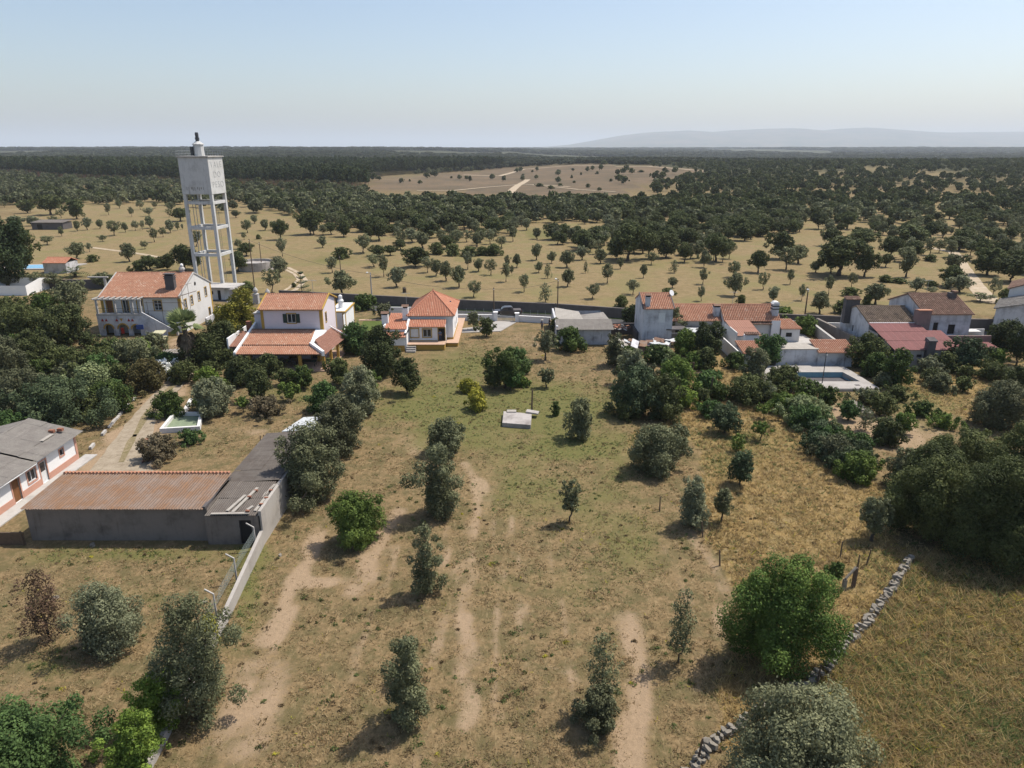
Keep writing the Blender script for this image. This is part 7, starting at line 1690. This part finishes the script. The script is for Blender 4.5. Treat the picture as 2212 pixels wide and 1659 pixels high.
# far canopy beyond 1 km: big clumps
K_ = []
y = 1000
while y < 9000:
    cell = y*.011; half = y*.82; xs = np.arange(-half, half, cell); n = len(xs); X2 = xs+(rs.rand(n)-.5)*cell; Y2 = y+(rs.rand(n)-.5)*cell; Z2 = terr(X2, Y2); uu, vv, _ = PR(X2, Y2, Z2)
    k2 = ~inpoly(uu, vv, clearP) & (fbm(X2*.0012+3, Y2*.0008) > .42) & (rs.rand(n) < .85)
    K_ += [(a, b, c_-(y*.0006), (y*.0098)/9*(.7+.5*rs.rand())*1.35) for a, b, c_ in zip(X2[k2], Y2[k2], Z2[k2])]; y += cell*.95
PF = []
for i in range(4):
    V, T = lowproto('k', 9, 5.5, 90+i, 1.9, 34); PF.append((V*np.array([1, 1, .62]), T))
# keep canopy height bounded: flatten clumps with distance
far_o = joined('far_woods', PF, [(a, b, c_, s) for a, b, c_, s in K_], 'endless blue-green woodland on the distant plain', 'woods', (.06, .072, .042), 8)
me = far_o.data; co = np.empty(len(me.vertices)*3, np.float32); me.vertices.foreach_get('co', co); co = co.reshape(-1, 3); tz = terr(co[:, 0], co[:, 1]); hh_ = co[:, 2]-tz; co[:, 2] = tz+np.clip(hh_, 0, None)**.75*np.clip(1.9-co[:, 1]/9000, .8, 1.9); me.vertices.foreach_set('co', co.ravel()); me.update()
# few shrubs on the cleared hill
for u, v, w2, h2 in ((1165, 403, 30, 12), (1190, 408, 24, 12), (1210, 402, 20, 10), (1270, 405, 16, 14), (1385, 372, 22, 8), (1420, 373, 18, 8), (1440, 372, 20, 8), (1150, 372, 10, 8), (1320, 392, 14, 10), (1345, 396, 12, 10), (1130, 380, 10, 8), (1290, 376, 12, 10), (1235, 385, 9, 12), (1295, 412, 20, 12), (1240, 395, 12, 8), (1255, 378, 8, 10), (940, 376, 14, 10), (975, 385, 10, 8), (865, 395, 8, 9), (885, 392, 8, 9)):
    p = G(u, v); Z = PR(p.x, p.y)[2]; cm, tm = protoB[rs.randint(3)]; s = w2*.7*Z/FP/4.5; sz = h2*.62*Z/FP/3.4
    plant('shrub', 'dark bush left standing on the cleared brown hillside', 'bush', p, cm, tm, CL['oak'], (s, s, sz), rs.rand()*6, 'bushes on the cleared hillside')
# tracks over the cleared hill
def track(pts, wd):
    W3 = [G(*p) for p in pts]; vs = []
    Q = []
    for a, b in zip(W3[:-1], W3[1:]): Q += [a.lerp(b, i/8) for i in range(8)]
    Q.append(W3[-1])
    for i, p in enumerate(Q):
        d = Q[min(i+1, len(Q)-1)]-Q[max(i-1, 0)]; d.z = 0; d.normalize(); n_ = Vector((d.y, -d.x, 0))*wd/2
        for q in (p-n_, p+n_): vs.append((q.x, q.y, float(terr(q.x, q.y))+.22))
    struct(link(bpy.data.objects.new('hill_track', mkmesh('hill_track', vs, [(i*2, i*2+1, i*2+3, i*2+2) for i in range(len(Q)-1)], M['track']))))
track([(1000, 378), (1080, 380), (1130, 366), (1230, 358), (1330, 357)], 7); track([(1330, 360), (1400, 360), (1480, 366), (1530, 371)], 7)
track([(1100, 418), (1120, 400), (1140, 388)], 6); track([(900, 412), (980, 412), (1060, 404), (1130, 398), (1230, 404)], 4); track([(1150, 400), (1250, 410), (1330, 415)], 3)
# ---- mountains
def mountain(name, label, prof, Y0, depth, z0, seed, amp):
    rs = np.random.RandomState(seed); nx, ny = 220, 16; u = np.linspace(prof[0][0], prof[-1][0], nx); v = np.interp(u, [p[0] for p in prof], [p[1] for p in prof])
    vs = []
    for j in range(ny):
        t = j/(ny-1); yy = Y0+(t-.5)*depth
        for i in range(nx):
            Z = Y0*math.cos(PITCH); x = (u[i]-1106)/FP*(Y0*math.cos(PITCH)+CAM_H*math.sin(PITCH))
            hgt = max(0, (318.4-v[i]))/FP*Y0*1.04+CAM_H
            f = math.sin(math.pi*min(1, t*1.02))**1.1 if t < 1 else 0
            nn = float(fbm(np.array(i*.16+seed), np.array(j*.35)))
            vs.append((x, yy, z0+(hgt-z0)*f*(1-amp*(1-f)*nn)+((nn-.5)*amp*hgt*.05 if 0 < j < ny-1 else 0)))
    F = [(j*nx+i, j*nx+i+1, (j+1)*nx+i+1, (j+1)*nx+i) for j in range(ny-1) for i in range(nx-1)]
    k_ = mkmesh(name, vs, F, M['hill'], smooth=True); o = struct(link(bpy.data.objects.new(name, k_))); return o
k = NT('wooded hill', .95, .05); a = k.noise(.002, 7, .7); M['hill'] = k.out(k.mix(k.ramp(a, .35, .65), (.05, .065, .035), (.15, .125, .08)))
mountain('hills', '', [(1050, 319), (1180, 317), (1230, 313), (1290, 304), (1340, 296), (1400, 290), (1440, 289), (1480, 287), (1530, 290), (1570, 287), (1640, 284), (1700, 283), (1760, 288), (1800, 284), (1850, 282), (1900, 285), (1960, 289), (2020, 291), (2100, 290), (2212, 289), (2400, 290), (2600, 300)], 19000, 9000, 0, 3, .35)
mountain('low_hills', '', [(1150, 322), (1350, 320), (1480, 317), (1600, 318.5), (1700, 317), (1800, 319), (1950, 317), (2100, 318), (2350, 316), (2600, 321)], 11500, 3000, 0, 7, .3)
mountain('low_hills', '', [(-400, 319), (-100, 318.5), (60, 318), (130, 319), (200, 321)], 9500, 2500, 0, 9, .3)
# ================================================================ GRASS TUFTS
rs = np.random.RandomState(31)
def sample(attr, x, y):
    i = np.clip(np.searchsorted(gx, x)-1, 0, len(gx)-2); j = np.clip(np.searchsorted(gy, y)-1, 0, len(gy)-2); return attr[j, i]
N = 190000
yy = 24+(118-24)*rs.rand(N)**1.35; xx = (rs.rand(N)*2-1)*(yy*.80+8)
b_ = sample(bare, xx, yy); g_ = sample(green, xx, yy); go = sample(gold, xx, yy); we = sample(weedy, xx, yy)
uu, vv, zz2 = PR(xx, yy, 0)
cl = fbm(xx*.9, yy*.9)
kp = (rs.rand(N) < (1-.93*b_)*(.25+1.3*np.clip((cl-.38)*3, 0, 1)+.5*go+.4*we)*.8)
for (x0, x1, y0, y1) in [(-44, -38, 40, 67), (-53, -43.5, 43, 67), (-39, -19.5, 49.3, 66.5), (-43, -25, 94, 120), (-20.5, -8, 102, 128), (7, 16, 109, 125), (20, 45, 96, 120), (36.5, 55, 101, 120), (32, 48, 86.9, 102), (54, 75, 96, 120), (-70, -54, 112, 132), (-26, -18, 103, 128), (-1.3, 3.6, 73.8, 79), (79, 100, 110, 140), (-10, 2, 117, 128)]:
    kp &= ~((xx > x0) & (xx < x1) & (yy > y0) & (yy < y1))
dr = inpoly(uu, vv, [(150, 1040), (300, 1035), (300, 990), (345, 890), (430, 800), (430, 740), (395, 740), (395, 800), (310, 870), (230, 960)]); kp &= ~dr
kp &= (np.abs(uu-1106) < 1180)
xx, yy, g_, go, we, b_ = [a[kp] for a in (xx, yy, g_, go, we, b_)]; n = len(xx); print('tufts', n)
nb_ = 4; hgt = (.06+.10*rs.rand(n)+.34*go*rs.rand(n)+.12*we)*(1-.4*b_); az = rs.rand(n, nb_)*6.28; ln = .6+1.3*rs.rand(n, nb_); wd_ = (.016+.014*rs.rand(n, nb_))*(1+yy[:, None]/70)
bx_ = xx[:, None]+(rs.rand(n, nb_)-.5)*.22; by_ = yy[:, None]+(rs.rand(n, nb_)-.5)*.22
ca, sa = np.cos(az), np.sin(az); h4 = hgt[:, None]*(.6+.6*rs.rand(n, nb_))
pz = rs.rand(n, nb_)*3.14
V = np.stack([np.stack([bx_-np.cos(pz)*wd_, by_-np.sin(pz)*wd_, np.full_like(bx_, -.02)], -1), np.stack([bx_+np.cos(pz)*wd_, by_+np.sin(pz)*wd_, np.full_like(bx_, -.02)], -1), np.stack([bx_+ca*ln*h4, by_+sa*ln*h4, h4], -1)], 2).reshape(-1, 3)
F = np.arange(n*nb_*3).reshape(-1, 3); me = mkmesh('dry_grass', V, F)
# per-tuft species: straw, green, golden, reddish seed heads, yellow flowers
pg = np.clip(g_*.75+.06+.22*we, 0, .95); r1 = rs.rand(n); colr = np.zeros((n, 3))
straw_ = np.array([.44, .34, .19])*(.55+.7*rs.rand(n))[:, None]; gr_ = np.array([.15, .19, .07])*(.6+.8*rs.rand(n))[:, None]; gl_ = np.array([.52, .39, .18])*(.6+.6*rs.rand(n))[:, None]; rd_ = np.array([.30, .21, .11])*(.7+.5*rs.rand(n))[:, None]
colr = np.where((r1 < pg)[:, None], gr_, np.where((rs.rand(n) < go)[:, None], gl_, straw_)); colr = np.where((rs.rand(n) < .16)[:, None], rd_, colr)
fl = (rs.rand(n) < .004+.02*(fbm(xx*.5+40, yy*.5) > .62)) & (yy < 60); colr[fl] = (.55, .50, .08)
ca_ = me.attributes.new('gcol', 'FLOAT_COLOR', 'POINT'); c4 = np.ones((n*nb_*3, 4), np.float32); c4[:, :3] = np.repeat(colr, nb_*3, 0); ca_.data.foreach_set('color', c4.ravel())
k = NT('grass blades', .9, .08); gc_ = k.attr('gcol').outputs['Color']; M['grass'] = k.out(gc_); tr = k.n('ShaderNodeBsdfTranslucent'); k.l(gc_, tr.inputs['Color']); mx = k.n('ShaderNodeMixShader'); mx.inputs[0].default_value = .45; k.l(k.b.outputs[0], mx.inputs[1]); k.l(tr.outputs[0], mx.inputs[2]); k.l(mx.outputs[0], k.t.nodes['Material Output'].inputs[0]); me.materials.append(M['grass'])
go_ = link(bpy.data.objects.new('dry_grass', me)); tag(go_, 'patchy dry and green grass tufts covering the near fields', 'grass', None, 'stuff')
# leafy weeds: denser clumps of broad blades scattered in the plots
n = 4200; yy = 26+85*rs.rand(n)**1.3; xx = (rs.rand(n)*2-1)*(yy*.78+6); b_ = sample(bare, xx, yy); g_ = sample(green, xx, yy); uu, vv, _ = PR(xx, yy, 0)
kp = rs.rand(n) < (1-.85*b_)*(.12+1.1*(fbm(xx*.45+70, yy*.45) > .53))
for (x0, x1, y0, y1) in [(-53, -38, 40, 67), (-39, -19.5, 49.3, 66.5), (-43, -25, 94, 120), (-20.5, -8, 102, 128), (7, 16, 109, 125), (20, 55, 86.9, 120), (-1.3, 3.6, 73.8, 79)]: kp &= ~((xx > x0) & (xx < x1) & (yy > y0) & (yy < y1))
kp &= ~inpoly(uu, vv, [(150, 1040), (300, 1035), (300, 990), (345, 890), (430, 800), (395, 740), (310, 870), (230, 960)])
xx, yy, g_ = xx[kp], yy[kp], g_[kp]; n = len(xx); nb_ = 26; R_ = (.10+.22*rs.rand(n)**2)[:, None]; a1 = rs.rand(n, nb_)*6.28; q1 = np.sqrt(rs.rand(n, nb_))
px_ = xx[:, None]+np.cos(a1)*q1*R_*1.2; py_ = yy[:, None]+np.sin(a1)*q1*R_; pz_ = R_*(.15+.75*rs.rand(n, nb_))*(1.1-q1)
def rv(s): return np.stack([(rs.rand(n, nb_)-.5)*s, (rs.rand(n, nb_)-.5)*s, (rs.rand(n, nb_)-.4)*s*.8], -1)
P3 = np.stack([px_, py_, pz_], -1); V = np.stack([P3+rv(.2), P3+rv(.2), P3+rv(.2)], 2).reshape(-1, 3); me = mkmesh('weeds', V, np.arange(len(V)).reshape(-1, 3))
ca_ = me.attributes.new('gcol', 'FLOAT_COLOR', 'POINT'); base = np.where((rs.rand(n) < .62)[:, None], np.array([.12, .15, .055]), np.array([.17, .125, .07])); base = np.where((rs.rand(n) < .03)[:, None], np.array([.42, .38, .06]), base)*(.6+.8*rs.rand(n))[:, None]
c4 = np.ones((n*nb_*3, 4), np.float32); c4[:, :3] = np.repeat(base, nb_*3, 0); ca_.data.foreach_set('color', c4.ravel()); me.materials.append(M['grass'])
tag(link(bpy.data.objects.new('weeds', me)), 'low green and brown weed clumps dotted over the plots', 'weeds', None, 'stuff')
# ================================================================ HAZE
HZ = bpy.data.materials.new('haze'); HZ.use_nodes = True; t = HZ.node_tree; t.nodes.clear()
pv = t.nodes.new('ShaderNodeVolumePrincipled'); ho = t.nodes.new('ShaderNodeOutputMaterial'); t.links.new(pv.outputs[0], ho.inputs['Volume'])
pv.inputs['Color'].default_value = (.84, .91, 1.0, 1); pv.inputs['Density'].default_value = 0.75e-4; pv.inputs['Anisotropy'].default_value = .1
HZo = MB().box(-41000, 41000, -100, 61000, -14, 560).obj('haze', HZ); HZo['kind'] = 'stuff'; tag(HZo, 'thin pale summer haze over the plain', 'haze')
